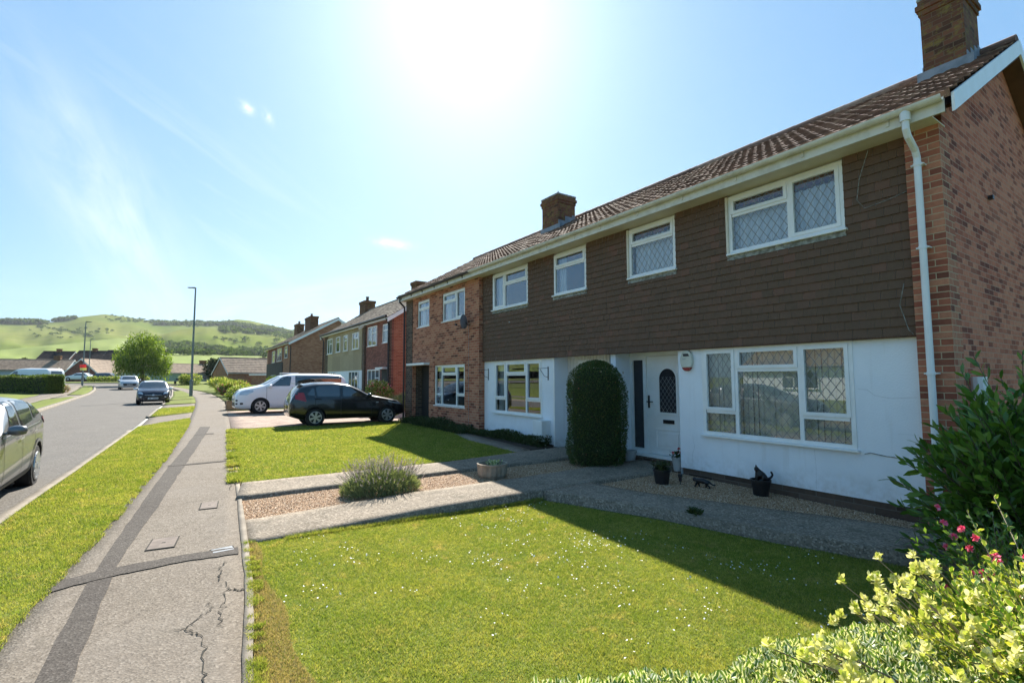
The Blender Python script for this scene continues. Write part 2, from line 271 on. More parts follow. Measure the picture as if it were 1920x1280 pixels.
# ---------------------------------------------------------------- mesh helpers
COL = S.collection
class MB:
    def __init__(s): s.v = []; s.f = []; s.uv = []
    def add(s, vs, fs, uvs=None):
        k = len(s.v); s.v += [tuple(v) for v in vs]
        for i, f in enumerate(fs): s.f.append([k + j for j in f]); s.uv.append(uvs[i] if uvs else None)
    def quad(s, a, b, c, d, uv=None): s.add([a, b, c, d], [(0, 1, 2, 3)], [uv] if uv else None)
    def box(s, x0, x1, y0, y1, z0, z1):
        x0, x1 = min(x0, x1), max(x0, x1); y0, y1 = min(y0, y1), max(y0, y1); z0, z1 = min(z0, z1), max(z0, z1)
        s.add([(x0, y0, z0), (x1, y0, z0), (x1, y1, z0), (x0, y1, z0), (x0, y0, z1), (x1, y0, z1), (x1, y1, z1), (x0, y1, z1)],
              [(0, 3, 2, 1), (4, 5, 6, 7), (0, 1, 5, 4), (1, 2, 6, 5), (2, 3, 7, 6), (3, 0, 4, 7)])
    def prism(s, poly, ax, a, b):
        """poly: list of 2-D points; ax: extrusion axis"""
        def p(q, t): return {'y': (q[0], t, q[1]), 'x': (t, q[0], q[1]), 'z': (q[0], q[1], t)}[ax]
        n = len(poly); vs = [p(q, a) for q in poly] + [p(q, b) for q in poly]
        area = sum(poly[i][0] * poly[(i + 1) % n][1] - poly[(i + 1) % n][0] * poly[i][1] for i in range(n))
        fs = [tuple(range(n)), tuple(range(2 * n - 1, n - 1, -1))] + [(i, i + n, (i + 1) % n + n, (i + 1) % n) for i in range(n)]
        s.add(vs, fs)
    def tube(s, pts, r, n=8, cap=True):
        pts = [Vector(p) for p in pts]; rs = r if isinstance(r, (list, tuple)) else [r] * len(pts)
        rings = []; up = None
        for i, p in enumerate(pts):
            t = (pts[min(i + 1, len(pts) - 1)] - pts[max(i - 1, 0)]).normalized()
            if up is None or abs(up.dot(t)) > .95: up = Vector((0, 0, 1)) if abs(t.z) < .9 else Vector((1, 0, 0))
            a = t.cross(up).normalized(); b = a.cross(t).normalized(); up = b
            rings.append([p + (a * math.cos(q) + b * math.sin(q)) * rs[i] for q in [2 * math.pi * k / n for k in range(n)]])
        fs = []
        for i in range(len(pts) - 1):
            for k in range(n): fs.append((i * n + k, i * n + (k + 1) % n, (i + 1) * n + (k + 1) % n, (i + 1) * n + k))
        if cap: fs += [tuple(range(n - 1, -1, -1)), tuple(range((len(pts) - 1) * n, len(pts) * n))]
        s.add([v for rg in rings for v in rg], fs)
    def lathe(s, prof, c=(0, 0, 0), n=20, cap=True):
        fs = []; vs = []
        for (r, z) in prof:
            for k in range(n): q = 2 * math.pi * k / n; vs.append((c[0] + r * math.cos(q), c[1] + r * math.sin(q), c[2] + z))
        m = len(prof)
        for i in range(m - 1):
            for k in range(n): fs.append((i * n + k, i * n + (k + 1) % n, (i + 1) * n + (k + 1) % n, (i + 1) * n + k))
        if cap: fs += [tuple(range(n - 1, -1, -1)), tuple(range((m - 1) * n, m * n))]
        s.add(vs, fs)
    def build(s, name, mat, parent=None, org=None, smooth=False, bevel=0):
        """verts are in the frame of the thing (org = its origin when written in world space)"""
        me = bpy.data.meshes.new(name); o = Vector(org) if org is not None else Vector((0, 0, 0))
        vs = [(v[0] - o.x, v[1] - o.y, v[2] - o.z) for v in s.v]
        me.from_pydata(vs, [], s.f); me.update()
        bm = bmesh.new(); bm.from_mesh(me)
        bmesh.ops.recalc_face_normals(bm, faces=bm.faces) if any(u is None for u in s.uv) and not getattr(s, 'keepn', False) else None
        bm.to_mesh(me); bm.free()
        ul = me.uv_layers.new(name='UVMap').data
        for p, cu in zip(me.polygons, s.uv):
            nn = p.normal
            if cu is not None and len(cu) == p.loop_total:
                for li, c in zip(p.loop_indices, cu): ul[li].uv = c
            else:
                for li in p.loop_indices:
                    v = s.v[me.loops[li].vertex_index]
                    if abs(nn.z) > .75: ul[li].uv = (v[0], v[1])
                    elif abs(nn.x) > abs(nn.y): ul[li].uv = (v[1], v[2])
                    else: ul[li].uv = (v[0], v[2])
        me.materials.append(MT[mat] if isinstance(mat, str) else mat)
        if smooth: me.polygons.foreach_set('use_smooth', [True] * len(me.polygons))
        ob = bpy.data.objects.new(name, me); COL.objects.link(ob)
        if parent: ob.parent = parent
        if bevel:
            bv = ob.modifiers.new('bevel', 'BEVEL'); bv.width = bevel; bv.segments = 2; bv.limit_method = 'ANGLE'
        return ob
def tag(o, label=None, cat=None, group=None, kind=None):
    if label: o['label'] = label
    if cat: o['category'] = cat
    if group: o['group'] = group
    if kind: o['kind'] = kind
    return o
def thing(name, label, cat, loc=(0, 0, 0), rz=0., group=None):
    o = bpy.data.objects.new(name, None); COL.objects.link(o); o.location = loc; o.rotation_euler = (0, 0, rz)
    o.empty_display_size = .2
    return tag(o, label, cat, group)
def npmesh(name, V, F, mat, uv=None, parent=None, org=None, smooth=False):
    V = np.asarray(V, np.float32).reshape(-1, 3)
    if org is not None: V = V - np.asarray(org, np.float32)
    F = np.asarray(F, np.int32); k = F.shape[1]; me = bpy.data.meshes.new(name)
    me.vertices.add(len(V)); me.vertices.foreach_set('co', V.ravel())
    me.loops.add(F.size); me.loops.foreach_set('vertex_index', F.ravel())
    me.polygons.add(len(F)); me.polygons.foreach_set('loop_start', np.arange(0, F.size, k, dtype=np.int32))
    try: me.polygons.foreach_set('loop_total', np.full(len(F), k, np.int32))
    except Exception: pass
    if uv is not None:
        l = me.uv_layers.new(name='UVMap'); l.data.foreach_set('uv', np.asarray(uv, np.float32).ravel())
    me.materials.append(MT[mat] if isinstance(mat, str) else mat); me.update(calc_edges=True)
    if smooth: me.polygons.foreach_set('use_smooth', [True] * len(me.polygons))
    ob = bpy.data.objects.new(name, me); COL.objects.link(ob)
    if parent: ob.parent = parent
    return ob
def unit(a): return a / np.maximum(np.linalg.norm(a, axis=-1, keepdims=True), 1e-9)
def leaves(name, C, D, L, Wd, mat, parent=None, org=None, fold=.25, rich=False, up=None):
    """leaf blades at C (N,3) pointing along D with length L and width Wd"""
    C = np.asarray(C, float); n = len(C); D = unit(np.asarray(D, float)); L = np.broadcast_to(L, n)[:, None]; Wd = np.broadcast_to(Wd, n)[:, None]
    r = rng.normal(size=(n, 3)) if up is None else up + rng.normal(size=(n, 3)) * .35
    A = unit(np.cross(D, r)); B = np.cross(A, D)
    if not rich:
        base = C; tip = C + D * L; mid = C + D * L * .5
        l = mid - A * Wd * .5 + B * Wd * fold; rr = mid + A * Wd * .5 + B * Wd * fold
        V = np.stack([base, rr, tip, l], 1); i = np.arange(n)[:, None] * 4
        F = np.concatenate([i + [0, 1, 2], i + [0, 2, 3]], 1).reshape(-1, 3)
        uv = np.tile(np.array([[0, 0], [1, .5], [0, 1], [0, 0], [0, 1], [-1, .5]], float), (n, 1))
        return npmesh(name, V, F, mat, uv, parent, org)
    sgn = [(0, 0), (.30, .42), (.68, .46), (1, 0)]  # along, half-width
    cols = []
    for (s, w) in sgn:
        dr = -B * L * .18 * s * s
        m = C + D * L * s + dr
        cols.append((m - A * Wd * w + B * Wd * fold * (w > 0), m, m + A * Wd * w + B * Wd * fold * (w > 0)))
    V = np.stack([cols[0][1], cols[1][0], cols[1][1], cols[1][2], cols[2][0], cols[2][1], cols[2][2], cols[3][1]], 1)
    T = [(0, 2, 1), (0, 3, 2), (1, 2, 5), (1, 5, 4), (2, 3, 6), (2, 6, 5), (4, 5, 7), (5, 6, 7)]
    U = [(0, 0), (-1, .3), (0, .3), (1, .3), (-1, .7), (0, .7), (1, .7), (0, 1)]
    i = np.arange(n)[:, None] * 8; F = np.concatenate([i + list(t) for t in T], 1).reshape(-1, 3)
    uv = np.tile(np.array([U[k] for t in T for k in t], float), (n, 1))
    return npmesh(name, V, F, mat, uv, parent, org)
# ---------------------------------------------------------------- terrain heights
GY = [-60, -10, 10, 45, 70, 110, 150, 3000]; GZ = [-1.4, -.33, .045, .15, .45, 1.22, 1.55, 3.0]
def gz(y): return float(np.interp(y, GY, GZ))
def gzv(y): return np.interp(y, GY, GZ)
def lawn_off(x): 
    t = np.clip((np.asarray(x) - .8) / 3.5, 0, 1); return -.07 * t * t * (3 - 2 * t)
def resample(pts, n):
    p = np.array(pts, float); d = np.r_[0, np.cumsum(np.linalg.norm(np.diff(p, axis=0), axis=1))]
    t = np.linspace(0, d[-1], n); return np.stack([np.interp(t, d, p[:, 0]), np.interp(t, d, p[:, 1])], 1)
def region(name, A, B, dz, mat, n=40, m=8, off=None, thick=0.0, label=None, cat=None, kind='structure', parent=None, jit=0.0):
    a = resample(A, n); b = resample(B, n); G = np.empty((n, m + 1, 3))
    if jit:
        a = a + rng.normal(size=a.shape) * jit; b = b + rng.normal(size=b.shape) * jit
    for j in range(m + 1):
        xy = a * (1 - j / m) + b * (j / m); G[:, j, :2] = xy
        G[:, j, 2] = gzv(xy[:, 1]) + dz + (off(xy[:, 0]) if off else 0)
    V = G.reshape(-1, 3); F = []
    for i in range(n - 1):
        for j in range(m): k = i * (m + 1) + j; F.append((k, k + 1, k + m + 2, k + m + 1))
    if thick:
        k0 = len(V); W2 = V.copy(); W2[:, 2] -= thick; V = np.vstack([V, W2]); rim = [i * (m + 1) for i in range(n)] + [(n - 1) * (m + 1) + j for j in range(1, m + 1)] + [i * (m + 1) + m for i in range(n - 2, -1, -1)] + [j for j in range(m - 1, 0, -1)]
        for i in range(len(rim)): p, q = rim[i], rim[(i + 1) % len(rim)]; F.append((p, q, q + k0, p + k0))
    F = np.array(F); uv = V[F.ravel(), :2]
    # make top faces look up
    e1 = V[F[0, 1]] - V[F[0, 0]]; e2 = V[F[0, 2]] - V[F[0, 0]]
    if np.cross(e1, e2)[2] < 0: F = F[:, ::-1]; uv = V[F.ravel(), :2]
    o = npmesh(name, V, F, mat, uv, parent)
    if kind == 'structure': o['kind'] = kind
    elif label: tag(o, label, cat, kind=kind)
    return o
HAZE = True
# ================================================================ GROUND
def ground_sheet():
    ys = np.r_[np.linspace(-60, 110, 60), np.geomspace(112, 6000, 30)]; xs = np.r_[-np.geomspace(6000, 30, 20), np.linspace(-28, 40, 30), np.geomspace(45, 6000, 20)]
    X, Y = np.meshgrid(xs, ys); Z = gzv(Y) - .26
    V = np.stack([X, Y, Z], -1).reshape(-1, 3); nx = len(xs); F = [(i * nx + j, i * nx + j + 1, (i + 1) * nx + j + 1, (i + 1) * nx + j) for i in range(len(ys) - 1) for j in range(nx - 1)]
    o = npmesh('ground', V, F, 'meadow'); o['kind'] = 'structure'
ground_sheet()
KR = [(-2.25, -12), (-2.0, 0), (-1.83, 5), (-1.68, 8.33), (-1.54, 10.46), (-1.37, 14.55), (-1.14, 20.2), (-.79, 34.6), (-.42, 50.5), (-.51, 65), (-.93, 83), (-2.2, 100)]
KL = [(-6.0, -12), (-5.6, 0), (-5.45, 15), (-5.58, 32.6), (-6.26, 46.3), (-6.68, 60.2), (-7.1, 66)]
PR = [(-.65, -12), (0.02, 0), (.36, 3.23), (.51, 4.59), (.61, 6.07), (.8, 8.96), (1.46, 18.4), (1.95, 26.5), (2.6, 38), (2.72, 45.5), (2.56, 53.8), (1.83, 62), (.65, 72.5), (-.77, 81)]
PL = [(-1.6, -12), (-1.15, 0), (-.88, 4.56), (-.76, 5.67), (-.58, 7.04), (-.15, 11.93), (.29, 19.21), (.77, 30.6), (1.0, 38), (1.12, 45.3), (.9, 54), (.45, 62), (-.45, 72), (-1.6, 80)]
region('road', [(-25, -12)] + [(-25, 60), (-25, 105)], [(-1.0, -12), (-.9, 8), (-.3, 30), (-.1, 50), (1.5, 105)], -.11, 'road', n=60, m=10)
region('far_road', [(-120, 96), (-60, 90), (-20, 80)], [(-120, 112), (-60, 106), (-8, 104)], -.09, 'road', n=30, m=6)
region('pavement', PL, PR, 0.0, 'pave', n=90, m=8, thick=.1)
def lerp(pl, y): return float(np.interp(y, [p[1] for p in pl], [p[0] for p in pl]))
def offs(pl, d): return [(p[0] + d, p[1]) for p in pl]
def cut(pl, y0, y1, n=14): return [(lerp(pl, y), y) for y in np.linspace(y0, y1, n)]
# kerb stones along the road edge, low where the drives cross
def kerb(name, pl, y0, y1, dz, mat='kerb', w=.13, side=1, n=50):
    return region(name, cut(pl, y0, y1, n), offs(cut(pl, y0, y1, n), w * side), dz, mat, n=n, m=1, thick=.2)
kerb('kerb', KR, -12, 18.9, .008); kerb('kerb', KR, 24.9, 31, .008, n=10); kerb('kerb', KR, 35.5, 90, .008)
kerb('kerb', KR, 18.95, 24.85, -.07, 'kerb_white', n=10); kerb('kerb', KR, 31.05, 35.45, -.07, 'kerb_white', n=8)
# verges (slabs of turf between kerb and pavement) and the drive crossings
def verge(y0a, y0b, y1a, y1b, name='grass_verge'):
    A = [(lerp(KR, y) + .13, y) for y in np.linspace(y0a, y1a, 30)]; B = [(lerp(PL, y), y) for y in np.linspace(y0b, y1b, 30)]
    return region(name, A, B, .012, 'turf', n=80, m=6, thick=.1)
verge(-12, -12, 20.0, 23.2); verge(24.9, 27.4, 31.0, 32.4); verge(35.6, 36.9, 40.6, 43.2); verge(42.4, 44.6, 62, 64)
def cross(y0a, y0b, y1a, y1b):
    A = [(lerp(KR, y) + .13, y) for y in np.linspace(y0a, y1a, 8)]; B = [(lerp(PL, y) + .02, y) for y in np.linspace(y0b, y1b, 8)]
    region('drive_crossing', A, B, -.035, 'pave', n=10, m=6, thick=.1)
cross(19.9, 23.1, 25.0, 27.5); cross(30.9, 32.3, 35.7, 37.0); cross(40.5, 43.1, 42.5, 44.7)
# darker trench repair running along and across the pavement
region('pavement_patch', [(-1.0, -2), (-.78, 1.5), (-.6, 3.87), (-.54, 5.52), (-.23, 9.18), (.3, 14.8), (.65, 18.97)], [(-.75, -2), (-.6, 1.5), (-.43, 3.75), (-.38, 5.69), (.03, 9.44), (.55, 14.8), (.93, 18.77)], .004, 'patch', n=80, m=2, jit=.006)
region('pavement_patch', [(-.78, 5.50), (-.45, 5.62), (.1, 5.66), (.56, 5.62)], [(-.80, 5.28), (-.45, 5.40), (.1, 5.47), (.54, 5.42)], .008, 'patch', n=24, m=2, jit=.006)
region('pavement_patch', [(-.1, 11.0), (.4, 11.0), (.95, 11.05)], [(-.1, 10.85), (.4, 10.87), (.95, 10.93)], .008, 'patch', n=14, m=1, jit=.004)
region('pavement_patch', [(.45, 16.5), (.9, 16.6)], [(.45, 16.25), (.9, 16.35)], .008, 'patch', n=8, m=1)
# cracks
def crack(pts, w):
    p = resample(pts, 26); p = p + rng.normal(size=p.shape) * .012; d = np.gradient(p, axis=0); nrm = np.stack([-d[:, 1], d[:, 0]], 1); nrm /= np.linalg.norm(nrm, axis=1)[:, None]
    ww = .65 * w * (.3 + rng.random(len(p)))[:, None]; ww[0] = ww[-1] = .001
    A = p - nrm * ww; B = p + nrm * ww; V = []
    for q in (A, B): V.append(np.c_[q, gzv(q[:, 1]) + .006])
    V = np.vstack(V); n = len(p); F = [(i, i + 1, n + i + 1, n + i) for i in range(n - 1)]
    o = npmesh('pavement_crack', V, F, 'crack'); o['kind'] = 'structure'
crack([(.19, 2.6), (.19, 3.34), (.2, 3.9)], .009); crack([(.2, 3.9), (.1, 4.08), (.06, 4.1)], .007); crack([(.1, 4.05), (.17, 4.2), (.26, 4.3), (.25, 4.45)], .006)
crack([(.3, 3.95), (.34, 4.3), (.38, 4.6), (.40, 4.8)], .006); crack([(.35, 4.85), (.37, 5.1), (.42, 5.3)], .008); crack([(.40, 4.6), (.5, 4.52)], .010)
for y0 in (8.2, 9.2, 10.4, 12.2, 13.3): crack([(.66 + .06 * (y0 - 8), y0), (.7 + .065 * (y0 - 8), y0 + .5), (.64 + .07 * (y0 - 8), y0 + .9)], .008)
crack([(-.55, 7.9), (0, 7.75), (.66, 7.9)], .004); crack([(.0, 12.6), (.5, 12.5), (1.0, 12.5)], .006)
# pavement edging on the garden side
region('edging', cut(PR, -12, 8.6, 60), offs(cut(PR, -12, 8.6, 60), .06), .010, 'kerb', n=90, m=1, thick=.12, jit=.003)
region('edging', cut(PR, 8.6, 17.3, 30), offs(cut(PR, 8.6, 17.3, 30), .05), .008, 'dirt', n=40, m=1, thick=.1, jit=.012)
# gardens
region('front_lawn', [(.06 + lerp(PR, y), y) for y in np.linspace(-6, 5.72, 20)], [(9.5, -6), (8.5, 0), (6.0, 1.7), (5.5, 2.9), (5.1, 4.1), (4.4, 5.72)], -.02, 'turf', n=70, m=20, off=lawn_off, thick=.12)
region('neighbour_lawn', [(.005 + lerp(PR, y), y) for y in np.linspace(8.6, 17.3, 10)], [(6.05, 8.6), (6.1, 11), (6.6, 12.5), (6.9, 17.3)], .006, 'turf', n=50, m=14, thick=.12)
def rise(x): 
    t = np.clip((np.asarray(x) - .7) / 2.2, 0, 1); return .05 * t * t * (3 - 2 * t)
region('garden_path', [(.64, 5.72), (2.4, 5.72), (4.36, 5.72), (6.2, 5.72), (7.9, 5.75)], [(.68, 6.6), (2.2, 6.6), (4.7, 6.6), (6.1, 6.66), (7.9, 6.72)], -.005, 'concrete', n=60, m=6, off=rise, thick=.22, jit=.004)
region('house_path', [(4.36, 5.715), (5.04, 4.19), (5.37, 3.04), (5.92, 1.6), (6.5, .4)], [(5.3, 5.715), (5.5, 4.94), (6.1, 3.68), (6.62, 2.65), (7.3, .4)], .042, 'concrete', n=50, m=6, thick=.24, jit=.004)
region('neighbour_path', [(.70, 7.62), (4.4, 7.66), (6.4, 7.6), (8.0, 7.55)], [(.86, 8.58), (4.26, 8.5), (6.3, 8.75), (8.0, 8.8)], .03, 'concrete', n=50, m=6, thick=.14, jit=.004)
region('wall_path', [(6.0, 8.62), (6.08, 10.8), (6.4, 12.4)], [(6.45, 8.9), (6.6, 10.8), (6.8, 12.4)], .02, 'concrete', n=16, m=2, thick=.1)
region('gravel_bed', [(.66, 6.58), (4.5, 6.58), (7.2, 6.6)], [(.74, 7.7), (4.5, 7.68), (7.2, 7.62)], -.02, 'gravel', n=30, m=6)
region('gravel_bed', [(5.2, 5.73), (5.45, 4.9), (6.05, 3.6), (6.5, 2.5), (7.0, 1.2)], [(7.25, 5.73), (7.25, 4.9), (7.25, 3.6), (7.25, 2.5), (7.6, 1.2)], -.005, 'gravel', n=30, m=6)
region('flower_bed', [(6.45, 8.9), (6.6, 10.8), (6.8, 12.4), (6.7, 16.9)], [(7.25, 8.9), (7.25, 10.8), (7.25, 12.4), (7.25, 16.9)], .015, 'soil', n=16, m=2)
region('driveway', [(1.42, 17.4), (5, 17.4), (8.9, 17.4)], [(1.95, 27.0), (5, 27), (8.9, 27)], -.005, 'drivebrick', n=20, m=20, thick=.1)
region('far_garden', [(2.1, 27.0), (2.7, 38), (2.8, 46), (2.7, 54), (2.0, 62), (0.9, 72)], [(8.9, 27.0), (9, 38), (9, 46), (9, 54), (12, 62), (12, 76)], -.01, 'turf', n=30, m=6, thick=.1)
region('far_green', [(-.9, 82), (2.2, 62.5)], [(6, 92), (12, 80)], .01, 'turf', n=20, m=8)
# far left corner: pavement, verges and the green by the bend
region('left_verge', [(-5.85, -12), (-5.72, 15), (-5.85, 32.6), (-6.5, 45.5), (-6.6, 51)], [(-7.3, -12), (-7.3, 15), (-7.5, 42), (-7.9, 48), (-7.0, 52.5)], .012, 'turf', n=50, m=5, thick=.1)
region('left_verge', [(-6.95, 56.5), (-7.0, 60.2), (-7.9, 72.5), (-9.4, 86), (-10.2, 86.8)], [(-7.8, 56.5), (-8.3, 62), (-9.4, 75), (-10.3, 86), (-10.25, 86.9)], .012, 'turf', n=30, m=4, thick=.1)
kerb('kerb', [(-5.98, -12), (-5.6, 0), (-5.5, 15), (-5.6, 32.6), (-6.28, 46.3), (-6.7, 60.2), (-7.62, 72.5), (-9.25, 87.3)], -12, 87.3, .01, 'kerb', w=-.22)
region('left_pavement', [(-7.3, -12), (-7.3, 30), (-7.5, 42), (-7.9, 50), (-8.4, 62), (-9.5, 75), (-11, 90)], [(-9.3, -12), (-9.3, 30), (-9.4, 42), (-9.6, 55), (-10.4, 64), (-11.6, 78), (-13.5, 94)], .0, 'pave', n=50, m=4, thick=.1)
region('left_crossing', [(-6.62, 51.1), (-6.75, 54), (-6.85, 56.5)], [(-8.0, 50.5), (-8.1, 54), (-8.3, 57.5)], -.02, 'pave', n=8, m=3, thick=.1)
region('left_garden', [(-9.3, -12), (-9.3, 42), (-9.6, 55), (-10.4, 64)], [(-24, -12), (-24, 42), (-24, 55), (-24, 64)], .01, 'turf', n=40, m=6, thick=.1)
region('far_verge', [(-60, 101), (-18, 101.5), (-9.5, 103.5), (-3, 98), (0, 88)], [(-60, 108), (-18, 108), (-9.0, 110), (0, 110), (8, 92)], .012, 'turf', n=30, m=6, thick=.1)
kerb('kerb', [(-60, 100.9)], 0, 0, 0) if False else None
region('kerb', [(-60, 100.8), (-18, 101.3), (-9.6, 103.2), (-3.2, 97.8), (-.2, 87.8)], [(-60, 101.0), (-18, 101.55), (-9.4, 103.5), (-3, 98.05), (0, 88)], .02, 'kerb', n=20, m=1, thick=.15)
# service covers in the pavement
def cover(x, y, w, d, rz, label, mat='rust'):
    t = thing('service_cover', label, 'cover', (x, y, gz(y) + .002), rz, 'service covers in the pavement')
    m = MB(); m.box(-w / 2, w / 2, -d / 2, d / 2, -.01, .0035); m.build('frame', 'crack', t)
    m = MB(); m.box(-w / 2 + .012, w / 2 - .012, -d / 2 + .012, d / 2 - .012, -.005, .0055); m.build('plate', mat, t, bevel=.002)
    m = MB(); m.box(-.012, .02, -.012, .012, .005, .0065); m.build('keyhole', 'crack', t)
MT['rust'] = P('cover_metal', (.17, .135, .11), .8, (.11, .085, .07), vs=14.)
cover(.39, 7.5, .20, .38, -.1, 'small rectangular metal cover in the pavement, farther from the cracks')
cover(-.06, 6.15, .24, .38, -.12, 'rectangular metal cover in the pavement beside the dark repair junction')
cover(.42, 5.62, .20, .14, .1, 'small grey metal cover at the lawn edge where the dark cross strip ends', 'lead')
# stepping slab
sl = MB(); sl.box(6.55, 7.05, 7.0, 7.3, -.03, .02); o = sl.build('stepping_slab', 'slate', None, bevel=.01); tag(o, 'flat dark slab lying in the gravel left of the clipped bush', 'slab')
# ================================================================ TERRACE
WX = 7.2
def openwall(mb, X, y0, y1, z0, z1, ops, d=.12):
    ys = sorted({y0, y1, *[min(max(v, y0), y1) for o in ops for v in o[:2]]}); zs = sorted({z0, z1, *[min(max(v, z0), z1) for o in ops for v in o[2:]]})
    for i in range(len(ys) - 1):
        for j in range(len(zs) - 1):
            cy, cz = (ys[i] + ys[i + 1]) / 2, (zs[j] + zs[j + 1]) / 2
            if any(o[0] < cy < o[1] and o[2] < cz < o[3] for o in ops): continue
            mb.quad((X, ys[i], zs[j]), (X, ys[i], zs[j + 1]), (X, ys[i + 1], zs[j + 1]), (X, ys[i + 1], zs[j]))
    for (a, b, c, e) in ops:
        mb.quad((X, a, c), (X + d, a, c), (X + d, a, e), (X, a, e)); mb.quad((X, b, c), (X, b, e), (X + d, b, e), (X + d, b, c))
        mb.quad((X, a, e), (X + d, a, e), (X + d, b, e), (X, b, e)); mb.quad((X, a, c), (X, b, c), (X + d, b, c), (X + d, a, c))
def fixuv(mb):
    for i, f in enumerate(mb.f):
        if mb.uv[i] is None:
            p = [mb.v[k] for k in f]; dx = max(q[0] for q in p) - min(q[0] for q in p); dy = max(q[1] for q in p) - min(q[1] for q in p); dz = max(q[2] for q in p) - min(q[2] for q in p)
            if dx < 1e-6: mb.uv[i] = [(q[1], q[2]) for q in p]
            elif dz < 1e-6: mb.uv[i] = [(q[0], q[1]) for q in p]
            else: mb.uv[i] = [(q[0], q[2]) for q in p]
    mb.keepn = True
def clipseg(p, q, r):
    (x0, y0), (x1, y1) = p, q; t0, t1 = 0., 1.; dx, dy = x1 - x0, y1 - y0
    for a, b in ((-dx, x0 - r[0]), (dx, r[1] - x0), (-dy, y0 - r[2]), (dy, r[3] - y0)):
        if abs(a) < 1e-12:
            if b < 0: return None
        else:
            t = b / a
            if a < 0: t0 = max(t0, t)
            else: t1 = min(t1, t)
    return None if t0 >= t1 else ((x0 + dx * t0, y0 + dy * t0), (x0 + dx * t1, y0 + dy * t1))
